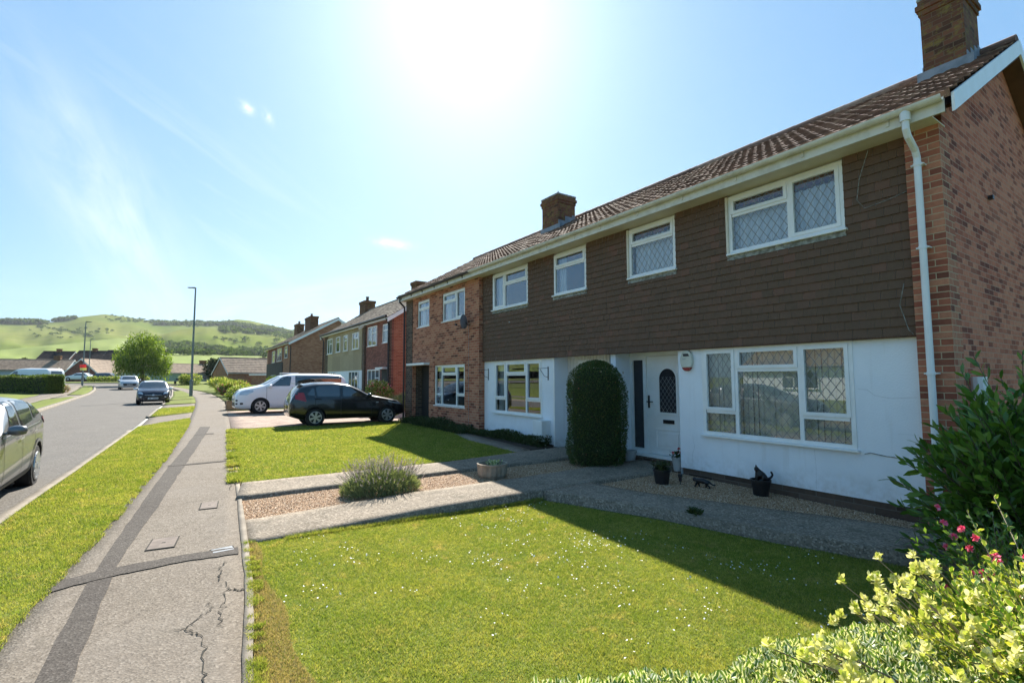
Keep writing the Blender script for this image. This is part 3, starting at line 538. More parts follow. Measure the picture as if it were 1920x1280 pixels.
def window(root, org, X, y0, y1, z0, z1, panes, lattice=False, cover='blind', label=None, sill=True, glass='glass', bar=.05, fmat='upvc', depth=.07, ph=.165, pw=.12, room=True, cz=0.):
    """panes: (u0,u1,v0,v1,opens) fractions from the left as seen and from the bottom"""
    fr = MB(); H = z1 - z0; Wd = y1 - y0
    us = {0, 1}; 
    fr.box(X, X + depth, y0, y1, z0, z0 + bar); fr.box(X, X + depth, y0, y1, z1 - bar, z1); fr.box(X, X + depth, y0, y0 + bar, z0 + bar, z1 - bar); fr.box(X, X + depth, y1 - bar, y1, z0 + bar, z1 - bar)
    rects = []
    for (a, b, c, d, op) in panes:
        ya, yb = y1 - b * Wd, y1 - a * Wd; za, zb = z0 + c * H, z0 + d * H
        h = bar / 2
        # mullions and transoms shared between neighbours
        if b < .999: fr.box(X + .002, X + depth - .002, ya - h, ya + h, max(za, z0 + bar), min(zb, z1 - bar))
        if d < .999: fr.box(X + .004, X + depth - .004, max(ya, y0 + bar) + h * .5, min(yb, y1 - bar) - h * .5, zb - h, zb + h)
        iy0 = ya + (bar if b > .999 else h); iy1 = yb - (bar if a < .001 else h); iz0 = za + (bar if c < .001 else h); iz1 = zb - (bar if d > .999 else h)
        if op:
            s = .042; e = .006
            fr.box(X - .012, X + .03, iy0 - e, iy1 + e, iz0 - e, iz0 + s); fr.box(X - .012, X + .03, iy0 - e, iy1 + e, iz1 - s, iz1 + e)
            fr.box(X - .012, X + .03, iy0 - e, iy0 + s, iz0 + s, iz1 - s); fr.box(X - .012, X + .03, iy1 - s, iy1 + e, iz0 + s, iz1 - s)
            iy0 += s; iy1 -= s; iz0 += s; iz1 -= s
        rects.append((iy0, iy1, iz0, iz1))
    w = fr.build('window', fmat, root, org); w['label'] = label if label else w.name
    if not label: del w['label']
    for (a, b, c, d) in rects:
        g = MB(); g.keepn = True; g.quad((X + .026, a, c), (X + .026, a, d), (X + .026, b, d), (X + .026, b, c), uv=[(a, c), (a, d), (b, d), (b, c)]); g.build('pane', glass, w, org)
    if lattice:
        lt = MB()
        for (a, b, c, d) in rects:
            nW = max(1, round((b - a) / pw)); nH = max(1, round((d - c) / ph)); dw = (b - a) / nW; dh = (d - c) / nH
            for k in range(-nW - nH, nW + nH + 1):
                for sg in (1, -1):
                    # lines through lattice nodes
                    x0 = a + k * dw; L = (nH + 2)
                    p, q = (x0 - L * dw * 0, c), (x0 + L * dw, c + L * dh)
                    if sg < 0: p, q = (x0, d), (x0 + L * dw, d - L * dh)
                    s = clipseg(p, q, (a, b, c, d))
                    if s and math.hypot(s[1][0] - s[0][0], s[1][1] - s[0][1]) > .01:
                        (ya, za), (yb, zb) = s; l = math.hypot(yb - ya, zb - za); ny, nz_ = -(zb - za) / l * .0045, (yb - ya) / l * .0045
                        lt.quad((X + .022, ya - ny, za - nz_), (X + .022, ya + ny, za + nz_), (X + .022, yb + ny, zb + nz_), (X + .022, yb - ny, zb - nz_))
        lt.keepn = True; fixuv(lt); lt.build('lattice', 'came', w, org)
    if sill:
        s = MB(); s.box(X - .055, X + depth, y0 - .03, y1 + .03, z0 - .03, z0 - .002); s.build('sill', fmat, w, org, bevel=.004)
    if cover == 'blind':
        b_ = MB(); k = 0; y = y0 + .03
        while y < y1 - .03:
            a = .20 + .10 * math.sin(k * 1.7) + .08 * math.sin(k * .45); hw = .046
            b_.quad((X + .16 - hw * math.sin(a), y + .0 , z0 + .02), (X + .16 - hw * math.sin(a), y, z1 - .04), (X + .16 + hw * math.sin(a), y + 2 * hw * math.cos(a), z1 - .04), (X + .16 + hw * math.sin(a), y + 2 * hw * math.cos(a), z0 + .02)); y += .083; k += 1
        b_.keepn = True; fixuv(b_); b_.build('blind', 'blind', w, org)
    elif cover in ('net', 'side'):
        b_ = MB(); ys_ = np.linspace(y0 + .02, y1 - .02, 90) if cover == 'net' else None
        segs = [(y0 + .02, y1 - .02)] if cover == 'net' else [(y1 - .28, y1 - .03)]
        top = z1 - .03 - cz
        for (s0, s1) in segs:
            yy = np.linspace(s0, s1, max(12, int((s1 - s0) / .016)))
            for i in range(len(yy) - 1):
                x0 = X + .15 + .022 * math.sin(yy[i] * 62) + .01 * math.sin(yy[i] * 23); x1 = X + .15 + .022 * math.sin(yy[i + 1] * 62) + .01 * math.sin(yy[i + 1] * 23)
                b_.quad((x0, yy[i], z0 + .01), (x0, yy[i], top), (x1, yy[i + 1], top), (x1, yy[i + 1], z0 + .01))
        b_.keepn = True; fixuv(b_); b_.build('curtain', 'curtain', w, org)
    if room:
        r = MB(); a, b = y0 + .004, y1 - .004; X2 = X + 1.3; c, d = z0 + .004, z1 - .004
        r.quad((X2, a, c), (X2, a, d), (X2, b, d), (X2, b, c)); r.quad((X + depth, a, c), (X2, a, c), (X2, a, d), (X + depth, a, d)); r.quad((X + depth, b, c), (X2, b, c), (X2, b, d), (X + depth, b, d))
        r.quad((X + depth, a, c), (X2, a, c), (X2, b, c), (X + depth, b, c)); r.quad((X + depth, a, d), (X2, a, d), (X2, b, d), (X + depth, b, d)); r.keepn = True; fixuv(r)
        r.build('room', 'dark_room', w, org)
    return w
def hung(mb, X, y0, y1, z0, z1, ops, course=.115, tw=.165, kick=.017):
    n = round((z1 - z0) / course); h = (z1 - z0) / n
    for i in range(n):
        za, zb = z0 + i * h, z0 + (i + 1) * h; zc = (za + zb) / 2
        cuts = sorted([(max(y0, o[0]), min(y1, o[1])) for o in ops if o[2] < zc < o[3]]); spans = []; y = y0
        for (a, b) in cuts:
            if a > y + .001: spans.append((y, a))
            y = max(y, b)
        if y < y1 - .001: spans.append((y, y1))
        for (a, b) in spans:
            # individual tiles with tiny differences in tilt
            off = (i % 2) * .5; k = math.floor(a / tw - off); y = a
            while y < b - 1e-4:
                ye = min(b, (k + 1 + off) * tw)
                if ye <= y + 1e-4: k += 1; continue
                j = random.uniform(-.003, .003); g = .0012
                xa = X - kick + j; xb = X - .001 + j * .3; u = (k + .5, i + .5)
                mb.quad((xa, y + g, za), (xb, y + g, zb), (xb, ye - g, zb), (xa, ye - g, za), [u] * 4)
                mb.quad((xa, y + g, za), (xa, ye - g, za), (xa + .018, ye - g, za), (xa + .018, y + g, za), [u] * 4)
                y = ye; k += 1
    mb.quad((X + .004, y0, z0), (X + .004, y0, z1), (X + .004, y1, z1), (X + .004, y1, z0), [(.5, .5)] * 4) if not ops else None
    mb.keepn = True
def tiled(mb, y0, y1, xe, ze, xr, zr, pitch=.30, course=.31, amp=.017, lift=.034, seg=6, vo=0):
    L = math.hypot(xr - xe, zr - ze); dx, dz = (xr - xe) / L, (zr - ze) / L; nx, nz_ = (-dz, dx) if dx > 0 else (dz, -dx)
    if nz_ < 0: nx, nz_ = -nx, -nz_
    n = max(1, round(L / course)); c = L / n; ny = int(round((y1 - y0) / pitch * seg)); yy = np.linspace(y0, y1, ny + 1)
    def prof(y):
        t = (y / pitch) % 1.0; return amp * (abs(math.sin(t * 2 * math.pi)) ** .8 if t < 0.999 else 0)
    h = [prof(y) for y in yy]
    for i in range(n):
        s0, s1 = i * c, (i + 1) * c + .02
        js = {}
        for j in range(ny):
            k = math.floor(yy[j] / pitch + 1e-6)
            if k not in js: js[k] = random.uniform(-.004, .012)
            l0 = lift + js[k]
            def pt(s, y, hh): return (xe + dx * s + nx * hh, y, ze + dz * s + nz_ * hh)
            a = pt(s0, yy[j], h[j] + l0); b = pt(s1, yy[j], h[j]); cc = pt(s1, yy[j + 1], h[j + 1]); d = pt(s0, yy[j + 1], h[j + 1] + l0)
            u = (k + .5, i + .5 + vo); mb.quad(a, b, cc, d, [u] * 4)
            e = pt(s0 + .002, yy[j], h[j] - .004 if i else -.03); f = pt(s0 + .002, yy[j + 1], h[j + 1] - .004 if i else -.03)
            mb.quad(e, a, d, f, [u] * 4)
    mb.keepn = True
RX, RZ = 10.05, 6.50; EX, EZ = 6.74, 4.63; BX = 12.95
def roof_part(root, org, y0, y1, gable0=False, gable1=False):
    r = MB(); tiled(r, y0, y1, EX, EZ, RX, RZ); tiled(r, y0, y1, 2 * RX - EX, EZ, RX, RZ, vo=20)
    ro = r.build('roof', 'roof', root, org)
    # ridge tiles
    q = MB(); nn = int((y1 - y0) / .45)
    for i in range(nn + 1):
        a = y0 + i * .45; b = min(y1, a + .46)
        if b - a < .05: continue
        pr = [(RX + .13 * math.cos(t), RZ + .0 + .105 * math.sin(t)) for t in np.linspace(-.25, math.pi + .25, 9)]
        m0 = len(q.v); q.add([(x, a, z + .006) for x, z in pr] + [(x, b, z) for x, z in pr], [(k, k + 1, k + 10, k + 9) for k in range(8)] + [tuple(range(9)), tuple(range(17, 8, -1))])
    q.build('ridge', 'roof', ro, org)
    ys0 = max(y0, 1.79)
    s = MB(); s.box(EX + .035, WX + .05, ys0, y1, 4.478, 4.492); s.build('soffit', 'cream', root, org)
    s = MB(); s.box(EX + .012, EX + .035, max(y0, 1.66), y1, 4.455, 4.61); s.build('fascia', 'gutter', root, org)
    # under-roof deck so no light leaks
    d = MB(); d.quad((EX + .12, y0, EZ - .06), (RX, y0, RZ - .07), (RX, y1, RZ - .07), (EX + .12, y1, EZ - .06)); d.quad((2 * RX - EX, y0, EZ - .06), (RX, y0, RZ - .07), (RX, y1, RZ - .07), (2 * RX - EX, y1, EZ - .06)); d.build('roof_deck', 'fence', ro, org)
    return ro
def gutter(root, org, y0, y1, mat, ends=(True, True)):
    cx, cz, r = EX - .048, 4.618, .056
    pr = [(cx + r * math.cos(t), cz + r * math.sin(t)) for t in np.linspace(math.pi, 2 * math.pi, 9)]; pi_ = [(cx + (r - .006) * math.cos(t), cz + (r - .006) * math.sin(t)) for t in np.linspace(2 * math.pi, math.pi, 9)]
    g = MB(); g.prism(pr + pi_, 'y', y0, y1)
    o = g.build('gutter', mat, root, org)
    y = y0 + .5
    while y < y1 - .2:
        b = MB()
        p2 = [(cx + (r + .007) * math.cos(t), cz + (r + .007) * math.sin(t)) for t in np.linspace(math.pi, 2 * math.pi, 9)] + [(cx + r * math.cos(t), cz + r * math.sin(t)) for t in np.linspace(2 * math.pi, math.pi, 9)]
        b.prism(p2, 'y', y, y + .03); b.box(EX - .004, EX + .012, y, y + .03, 4.50, 4.60); y += .95
        b.build('bracket', mat, o, org)
    return o
def chimney(root, org, x0, x1, y0, y1, z0, z1, label, pots=(), step=True):
    c = MB(); c.box(x0, x1, y0, y1, z0, z1 - .28)
    for k, (e, a, b) in enumerate(((.02, .28, .20), (.045, .20, .12), (.02, .12, .05))): c.box(x0 - e, x1 + e, y0 - e, y1 + e, z1 - a + .0005 * k, z1 - b)
    ch = c.build('chimney', 'brick_chim', root, org); ch['label'] = label
    s = MB(); s.box(x0 - .03, x1 + .03, y0 - .03, y1 + .03, z1 - .05, z1); s.build('flaunching', 'mould', ch, org, bevel=.01)
    for (px, py, h, r) in pots:
        p = MB(); p.lathe([(r, 0), (r * .9, h * .7), (r * 1.08, h * .78), (r * 1.0, h), (r * .75, h), (r * .7, 0)], (px, py, z1 - .01), 14, cap=False); p.build('pot', 'brick_orange', ch, org, smooth=True)
    f = MB(); sl = (RZ - EZ) / (RX - EX)
    zf = lambda x: EZ + (x - EX) * sl + .04
    f.box(x0 - .012, x0 - .002, y0 - .08, y1 + .08, zf(x0) - .08, zf(x0) + .13)
    n = 4
    for side, yy in ((0, y0), (1, y1)):
        a, b = (yy - .012, yy - .002) if side == 0 else (yy + .002, yy + .012)
        for i in range(n):
            xa, xb = x0 + (RX - x0) * i / n, x0 + (RX - x0) * (i + 1) / n
            if xb > x1: xb = x1
            if xa < xb: f.box(xa, xb, a, b, zf(xa) - .1, zf(xb) + .10)
    f.build('flashing', 'lead', ch, org)
    return ch
A0, AB, BC, C1 = 1.80, 7.17, 12.10, 17.50
# ---------------------------------------------------------------- house A (nearest)
oA = (WX, A0, 0); hA = thing('terraced_house', 'nearest terraced house, white below and brown tiles above, with the mottled brick gable end', 'house', oA)
upA = (2.82, 4.45, 3.53, 4.44); upC = (5.47, 6.54, 3.50, 4.44); gA = (2.84, 5.06, .68, 2.08)
h = MB(); openwall(h, WX - .03, 2.13, AB, 2.09, 4.48, [], .1) if False else None
m = MB(); openwall(m, WX, 2.13, AB, .075, 2.12, [gA, (5.53, AB, -1, 2.12)], .12); openwall(m, WX, 2.13, AB, 2.12, 4.48, [upA, upC], .12); fixuv(m); wallA = m.build('wall', 'white', hA, oA)
m = MB(); m.box(WX + .015, WX + .3, 2.13, 5.5, -.4, .074); m.build('plinth', 'plinth', hA, oA)
# hairline cracks and a cable trace on the render are thin grooves
m = MB()
def wallcrack(pts, w=.0025):
    w *= .45; m = MB()
    for (a, b) in zip(pts[:-1], pts[1:]):
        l = math.hypot(b[0] - a[0], b[1] - a[1]) or 1; ny, nz_ = -(b[1] - a[1]) / l * w, (b[0] - a[0]) / l * w
        m.quad((WX - .002, a[0] - ny, a[1] - nz_), (WX - .002, a[0] + ny, a[1] + nz_), (WX - .002, b[0] + ny, b[1] + nz_), (WX - .002, b[0] - ny, b[1] - nz_))
    fixuv(m); m.build('crack', 'mould', wallA, oA)
wallcrack([(2.8, 1.45), (2.7, 1.44), (2.62, 1.37), (2.45, 1.34), (2.2, 1.36)], .002); wallcrack([(5.28, .64), (5.25, .45), (5.3, .3), (5.29, .09)], .002); wallcrack([(3.36, .62), (3.35, .4), (3.36, .1)], .0015); wallcrack([(2.4, .92), (2.2, .92)], .001)

m = MB(); m.tube([(WX - .02, 2.76, .64), (WX - .008, 2.7, .66), (WX - .006, 2.55, .64), (WX - .006, 2.14, .62)], .006, 6); m.build('cable', 'mould', hA, oA)
m = MB(); m.tube([(7.08, 2.5, 4.44), (7.09, 2.62, 4.1), (7.10, 2.66, 3.85), (7.10, 2.58, 3.72), (7.10, 2.35, 3.75), (7.10, 2.13, 3.8)], .004, 5); m.build('cable', 'mould', hA, oA); m = MB(); m.tube([(7.09, 2.22, 2.7), (7.08, 2.27, 2.45), (7.09, 2.2, 2.15), (7.16, 2.14, 2.05)], .004, 5); m.build('cable', 'mould', hA, oA)
m = MB(); hung(m, 7.14, 2.13, AB, 2.09, 4.48, [(upA[0] - .0, upA[1] + .0, upA[2] - .09, 9), (upC[0], upC[1], upC[2] - .09, 9)]); m.build('hung_tiles', 'hung', hA, oA)
m = MB(); m.box(7.12, WX - .001, 2.13, AB, 2.07, 2.088); m.build('tile_batten', 'fence', hA, oA)
# brick corner pier and gable wall
m = MB(); m.box(7.07, WX + .2, A0, 2.128, -.4, 4.48); m.build('corner_pier', 'brick_a', hA, oA)
m = MB(); m.prism([(WX + .0, -.4), (BX, -.4), (BX, 4.5), (RX, RZ - .12), (WX, 4.78)], 'y', A0 + .003, A0 + .23); m.build('gable_wall', 'brick_gable', hA, oA)
m = MB(); m.box(WX + .1, BX, A0 + .23, AB, 4.3, 4.44); m.box(BX - .2, BX, A0 + .23, AB, -.4, 4.5); m.build('back_wall', 'brick_a', hA, oA)
roofA = roof_part(hA, oA, 1.60, AB)
# barge boards
m = MB(); sl = (RZ - EZ) / (RX - EX)
m.prism([(EX + .02, EZ - .20), (EX + .02, EZ + .01), (RX, RZ + .02), (RX, RZ - .20)], 'y', 1.575, 1.60); m.prism([(2 * RX - EX - .02, EZ - .20), (2 * RX - EX - .02, EZ + .01), (RX + .002, RZ + .02), (RX + .002, RZ - .20)], 'y', 1.575, 1.60); m.build('bargeboard', 'upvc', hA, oA)
m = MB(); m.prism([(WX, 4.71), (RX, RZ - .2), (2 * RX - WX, 4.71), (2 * RX - WX, 4.67), (RX, RZ - .24), (WX, 4.67)], 'y', 1.60, A0); m.build('verge_soffit', 'fence', hA, oA)
gutter(hA, oA, 1.66, AB, 'gutter')
m = MB(); m.box(WX - .12, WX + .0, 1.86, 2.10, 2.9, 2.901) if False else None
p = MB(); p.lathe([(.05, 0), (.05, .09), (.04, .12)], (EX - .045, 1.99, 4.47), 12); p.tube([(EX - .045, 1.99, 4.50), (EX - .045, 1.99, 4.38), (EX, 1.99, 4.31), (EX + .20, 1.99, 4.20), (EX + .245, 1.99, 4.12), (EX + .245, 1.99, 4.0), (EX + .245, 1.99, -.1)], .036, 12)
for z in (4.02, 3.05, 1.62, .5): p.lathe([(.043, 0), (.043, .035)], (EX + .245, 1.99, z), 12); p.box(EX + .23, 7.07, 1.93, 2.05, z + .01, z + .025)
p.build('downpipe', 'pipe', hA, oA, smooth=False)
m = MB(); m.lathe([(.07, 0), (.07, 1.25)], (WX + .35, A0 - .08, .35), 10); m.build('side_pipe', 'pipe', hA, oA)
chimney(hA, oA, 9.30, 10.0, 2.0, 2.50, 5.6, 7.42, 'tall lichen stained chimney above the brick gable', pots=((9.5, 2.25, .25, .1),))
m = MB(); m.box(8.85, 8.92, A0 - .05, A0, 3.95, 4.0); m.build('wall_light', 'black', hA, oA)
# windows
PB = [(0, .27, .27, 1, True), (0, .27, 0, .27, False), (.27, .70, .74, 1, True), (.27, .70, 0, .74, False), (.70, 1, .27, 1, True), (.70, 1, 0, .27, False)]
window(hA, oA, WX - .01, *gA, PB, True, 'blind', 'wide white window with diamond leading and vertical blinds', glass='glass_blind', bar=.055)
window(hA, oA, 7.13, *upA, [(0, .57, .66, 1, True), (0, .57, 0, .66, False), (.57, 1, 0, 1, True)], True, 'net', 'upstairs window with diamond leading, wider of the two', glass='glass_blind', cz=.16)
window(hA, oA, 7.13, *upC, [(0, 1, .66, 1, True), (0, 1, 0, .66, False)], True, 'net', 'upstairs window with diamond leading, narrower of the two', glass='glass_blind', cz=.14)
for o in (upA, upC):
    m = MB(); m.box(7.125, 7.15, o[0] - .01, o[1] + .04, o[2] - .10, o[2] - .03); m.build('apron_flashing', 'mould', hA, oA)
    m = MB(); m.box(7.10, 7.2, o[1], o[1] + .035, o[2] - .03, o[3]); m.build('window_reveal', 'cream', hA, oA)
    m = MB(); m.box(7.20, 7.21, o[0], o[1], o[2], o[3]) if False else None
# porch recess with door
DX = 7.60
def porch(root, org, ya, yb, doorside, label):
    ya += .004; yb -= .004
    m = MB(); m.quad((WX, ya, -.1), (DX, ya, -.1), (DX, ya, 2.116), (WX, ya, 2.116)); m.quad((WX, yb, -.1), (DX, yb, -.1), (DX, yb, 2.116), (WX, yb, 2.116)); m.quad((WX, ya, 2.116), (DX, ya, 2.116), (DX, yb, 2.116), (WX, yb, 2.116))
    fixuv(m); m.build('porch_wall', 'white', root, org)
porch(hA, oA, 5.53, 7.02, 0, '')
m = MB(); m.box(WX + .004, WX + .6, 7.02, AB - .01, -.3, 2.09); m.build('party_wall', 'white', hA, oA)
# door frame, sidelight, door leaf
m = MB(); m.box(DX, DX + .08, 5.535, 7.015, 2.02, 2.115); m.box(DX, DX + .08, 5.535, 5.60, .15, 2.02); m.box(DX, DX + .08, 6.60, 6.68, .15, 2.02); m.box(DX, DX + .08, 6.95, 7.015, .15, 2.02); m.box(DX, DX + .08, 6.68, 6.95, .15, .23); m.box(DX, DX + .08, 6.68, 6.95, 1.95, 2.02); m.build('door_frame', 'upvc', hA, oA)
m = MB(); m.box(DX + .04, DX + .05, 6.68, 6.95, .23, 1.95); m.build('sidelight', 'darkglass', hA, oA)
dr = MB(); dr.box(DX + .02, DX + .06, 5.605, 6.595, .155, 2.015)
for (a, b, c, d) in ((5.80, 6.40, .27, .64),):
    dr.box(DX + .008, DX + .02, a, b, c, c + .02); dr.box(DX + .008, DX + .02, a, b, d - .02, d); dr.box(DX + .008, DX + .02, a, a + .02, c + .02, d - .02); dr.box(DX + .008, DX + .02, b - .02, b, c + .02, d - .02); dr.box(DX + .005, DX + .02, a + .08, b - .08, c + .07, d - .07)
door = dr.build('door', 'upvc', hA, oA); 
m = MB(); arc = [(6.10 + .19 * math.cos(t), 1.58 + .19 * math.sin(t)) for t in np.linspace(0, math.pi, 14)]; poly = [(6.29, .95)] + arc + [(5.91, .95)]
m.prism(poly, 'x', DX + .012, DX + .019); m.build('door_glass', 'darkglass', door, oA)
m = MB()
op = [(6.10 + .225 * math.cos(t), 1.58 + .225 * math.sin(t)) for t in np.linspace(0, math.pi, 14)]; outer = [(6.325, .91)] + op + [(5.875, .91)]
for i in range(len(poly)):
    a, b, c, d = poly[i], poly[(i + 1) % len(poly)], outer[(i + 1) % len(outer)], outer[i]
    m.add([(DX + .006, *a), (DX + .006, *b), (DX + .006, *c), (DX + .006, *d), (DX + .02, *c), (DX + .02, *d)], [(0, 1, 2, 3), (3, 2, 4, 5)])
m.build('glazing_bead', 'upvc', door, oA)
m = MB()
for k in range(-6, 7):
    for sg in (1, -1):
        s = clipseg((5.91 + k * .09, .95 if sg > 0 else 1.75), (5.91 + k * .09 + .63, .95 + .84 if sg > 0 else 1.75 - .84), (5.91, 6.29, .95, 1.62))
        if s:
            (ya, za), (yb, zb) = s; l = math.hypot(yb - ya, zb - za)
            if l > .02: ny, nz_ = -(zb - za) / l * .003, (yb - ya) / l * .003; m.quad((DX + .0105, ya - ny, za - nz_), (DX + .0105, ya + ny, za + nz_), (DX + .0105, yb + ny, zb + nz_), (DX + .0105, yb - ny, zb - nz_))
fixuv(m); m.build('lattice', 'came', door, oA)
m = MB(); m.box(DX + .002, DX + .02, 5.97, 6.22, .745, .815); m.build('letterbox', 'black', door, oA, bevel=.004)
m = MB(); m.box(DX - .002, DX + .02, 6.535, 6.565, 1.02, 1.26); m.box(DX - .045, DX - .03, 6.42, 6.565, 1.13, 1.15); m.box(DX - .03, DX, 6.54, 6.56, 1.13, 1.15); m.build('handle', 'black', door, oA)
m = MB(); m.box(DX - .12, DX + .1, 5.54, 7.01, .10, .149); m.build('threshold', 'upvc', hA, oA)
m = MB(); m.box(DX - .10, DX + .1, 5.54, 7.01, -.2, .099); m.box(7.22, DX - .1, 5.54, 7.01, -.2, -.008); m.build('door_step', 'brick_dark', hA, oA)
# alarm box
ab = thing('alarm_box', 'white alarm box with dark top and red base on the wall beside the front door', 'alarm box', (WX, 5.33, 1.90))
pr = [(math.cos(t) * .105, math.sin(t) * .17 - .01) for t in np.linspace(0, 2 * math.pi, 24, endpoint=False)]
def clip_z(pts, z, keep_above):
    out = []
    for i in range(len(pts)):
        a, b = pts[i], pts[(i + 1) % len(pts)]; ia = (a[1] >= z) == keep_above; ib = (b[1] >= z) == keep_above
        if ia: out.append(a)
        if ia != ib: t = (z - a[1]) / (b[1] - a[1]); out.append((a[0] + (b[0] - a[0]) * t, z))
    return out
sq = [(1.12 * x, 1.05 * z) for x, z in pr]
m = MB(); m.prism(clip_z(sq, -.128, True), 'x', -.065, -.001); m.build('cover', 'rendersign', ab, bevel=.012)
m = MB(); m.prism(clip_z(sq, -.13, False), 'x', -.062, -.001); m.build('lens', 'redplastic', ab, bevel=.008)
m = MB(); m.prism([(-.075, .06), (.045, .06), (.06, .105), (-.05, .105)], 'x', -.067, -.0655); m.build('emblem', 'catblack', ab)
m = MB(); m.prism([(.0, .01), (.07, .01), (.07, .018), (.0, .018)], 'x', -.067, -.0655); m.build('emblem', 'lead', ab)
# ---------------------------------------------------------------- house B
oB = (WX, AB, 0); hB = thing('terraced_house', 'middle terraced house with brown hung tiles over white walls and plain glazed windows', 'house', oB)
uD = (7.76, 8.85, 3.49, 4.43); uE = (9.89, 11.54, 3.46, 4.43); gB = (9.42, 11.56, .69, 2.05)
m = MB(); openwall(m, WX, AB, BC, .075, 2.12, [gB, (AB, 8.95, -1, 2.12)], .12); openwall(m, WX, AB, BC, 2.12, 4.48, [uD, uE], .12); fixuv(m); m.build('wall', 'white', hB, oB)
m = MB(); m.box(WX + .015, WX + .3, 8.98, BC, -.4, .074); m.build('plinth', 'plinth', hB, oB)
m = MB(); hung(m, 7.14, AB, BC, 2.09, 4.48, [(uD[0], uD[1], uD[2] - .09, 9), (uE[0], uE[1], uE[2] - .09, 9)]); m.build('hung_tiles', 'hung', hB, oB)
m = MB(); m.box(7.12, WX - .001, AB, BC, 2.07, 2.088); m.build('tile_batten', 'fence', hB, oB)
m = MB(); m.box(WX + .1, BX, AB, BC, 4.3, 4.44); m.box(BX - .2, BX, AB, BC, -.4, 4.5); m.build('back_wall', 'brick_a', hB, oB)
roof_part(hB, oB, AB, BC); gutter(hB, oB, AB, BC, 'gutter')
window(hB, oB, WX - .01, *gB, PB, False, 'side', 'wide white ground floor window with plain glass', bar=.055)
window(hB, oB, 7.13, *uE, [(0, .36, 0, 1, True), (.36, 1, .64, 1, True), (.36, 1, 0, .64, False)], False, 'side', 'upstairs window, wider of the two plain ones')
window(hB, oB, 7.13, *uD, [(0, 1, .66, 1, True), (0, 1, 0, .66, False)], False, 'side', 'upstairs window, narrower of the two plain ones')
for o in (uD, uE):
    m = MB(); m.box(7.125, 7.15, o[0] - .01, o[1] + .04, o[2] - .10, o[2] - .03); m.build('apron_flashing', 'mould', hB, oB)
porch(hB, oB, AB, 8.95, 0, '')
m = MB(); m.box(DX + .01, DX + .06, AB, 8.95, -.2, 2.12)
for k in range(18): m.box(DX, DX + .01, AB + .02 + k * .098, AB + .108 + k * .098, .05, 2.1)
m.build('porch_boarding', 'board', hB, oB)
dd = MB(); dd.box(DX - .03, DX - .001, 7.75, 8.55, .05, 2.0); d2 = dd.build('door', 'upvc', hB, oB)
m = MB(); m.box(DX - .035, DX - .031, 7.95, 8.35, 1.1, 1.8); m.build('door_glass', 'darkglass', d2, oB)
m = MB(); m.box(WX - .002, WX + .10, 8.95, 9.0, -.05, 2.08); m.build('corner_trim', 'upvc', hB, oB)
chimney(hB, oB, 9.0, 9.65, 10.95, 11.7, 5.5, 7.0, 'brick chimney with a small metal cowl rising halfway along the terrace roof')
cw = MB(); cw.tube([(9.3, 11.2, 7.0), (9.3, 11.3, 7.22)], .008, 5); cw.tube([(9.3, 11.4, 7.0), (9.3, 11.3, 7.22)], .008, 5); cw.tube([(9.15, 11.3, 7.0), (9.3, 11.3, 7.22)], .008, 5); cw.tube([(9.45, 11.3, 7.0), (9.3, 11.3, 7.22)], .008, 5); cw.lathe([(.09, -.02), (.09, .1), (.08, .1)], (9.4, 11.5, 7.0), 12); cw.build('cowl', 'galv', hB, oB)
m = MB(); m.lathe([(.02, 0), (.02, .02)], (7.12, 10.7, 3.05), 10); m.build('vent', 'upvc', hB, oB)
mb_ = thing('meter_box', 'white meter cupboard on the wall below the middle house window', 'meter box', (WX, 9.3, .15), 0)
m = MB(); m.box(-.24, -.001, -.18, .18, 0, .47); m.build('cabinet', 'upvc', mb_, bevel=.006)
m = MB(); m.box(-.25, -.24, -.17, .17, .01, .46); m.build('door', 'pipe', mb_, bevel=.003)
m = MB(); m.tube([(-.06, -.02, 0), (-.06, -.02, -.05), (-.10, -.10, -.06), (-.10, -.12, -.2)], .014, 8); m.build('pipe', 'pipe', mb_)
def hookbracket(y, label):
    t = thing('hanging_bracket', label, 'bracket', (WX, y, 1.55), 0, 'hanging basket brackets on the white wall')
    m = MB(); m.box(-.012, 0, -.012, .012, 0, .32); m.build('back_bar', 'iron', t)
    m = MB(); m.tube([(-.005, 0, .29), (-.28, 0, .27), (-.31, 0, .24)], .006, 6); m.tube([(-.005, 0, .06), (-.12, 0, .10), (-.24, 0, .25)], .006, 6); m.tube([(-.28, 0, .27), (-.31, 0, .30), (-.33, 0, .27)], .005, 6); m.build('arm', 'iron', t)
hookbracket(11.88, 'black iron hanging bracket on the white wall nearer the brick house'); hookbracket(9.18, 'black iron hanging bracket on the white wall beside the meter box')
# ---------------------------------------------------------------- house C
oC = (7.02, BC, 0); hC = thing('terraced_house', 'far end terraced house with a mottled brown brick front and a satellite dish', 'house', oC)
CX = 7.02; uF = (12.95, 14.50, 3.42, 4.33); uG = (15.48, 16.50, 3.40, 4.33); gC = (12.95, 15.05, .74, 2.03); pC = (15.45, 16.85, -1, 2.05)
m = MB(); openwall(m, CX, BC, 16.9, -.3, 4.48, [uF, uG, gC, pC], .12); m.quad((CX, BC, -.3), (WX + .1, BC, -.3), (WX + .1, BC, 4.48), (CX, BC, 4.48)); fixuv(m); m.build('wall', 'brick_a', hC, oC)
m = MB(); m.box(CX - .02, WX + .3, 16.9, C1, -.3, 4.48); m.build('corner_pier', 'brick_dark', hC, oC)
m = MB(); m.prism([(WX + .05, -.4), (BX, -.4), (BX, 4.5), (RX, RZ - .12), (WX + .05, 4.75)], 'y', C1 - .23, C1 - .003); m.build('gable_wall', 'brick_gable', hC, oC)
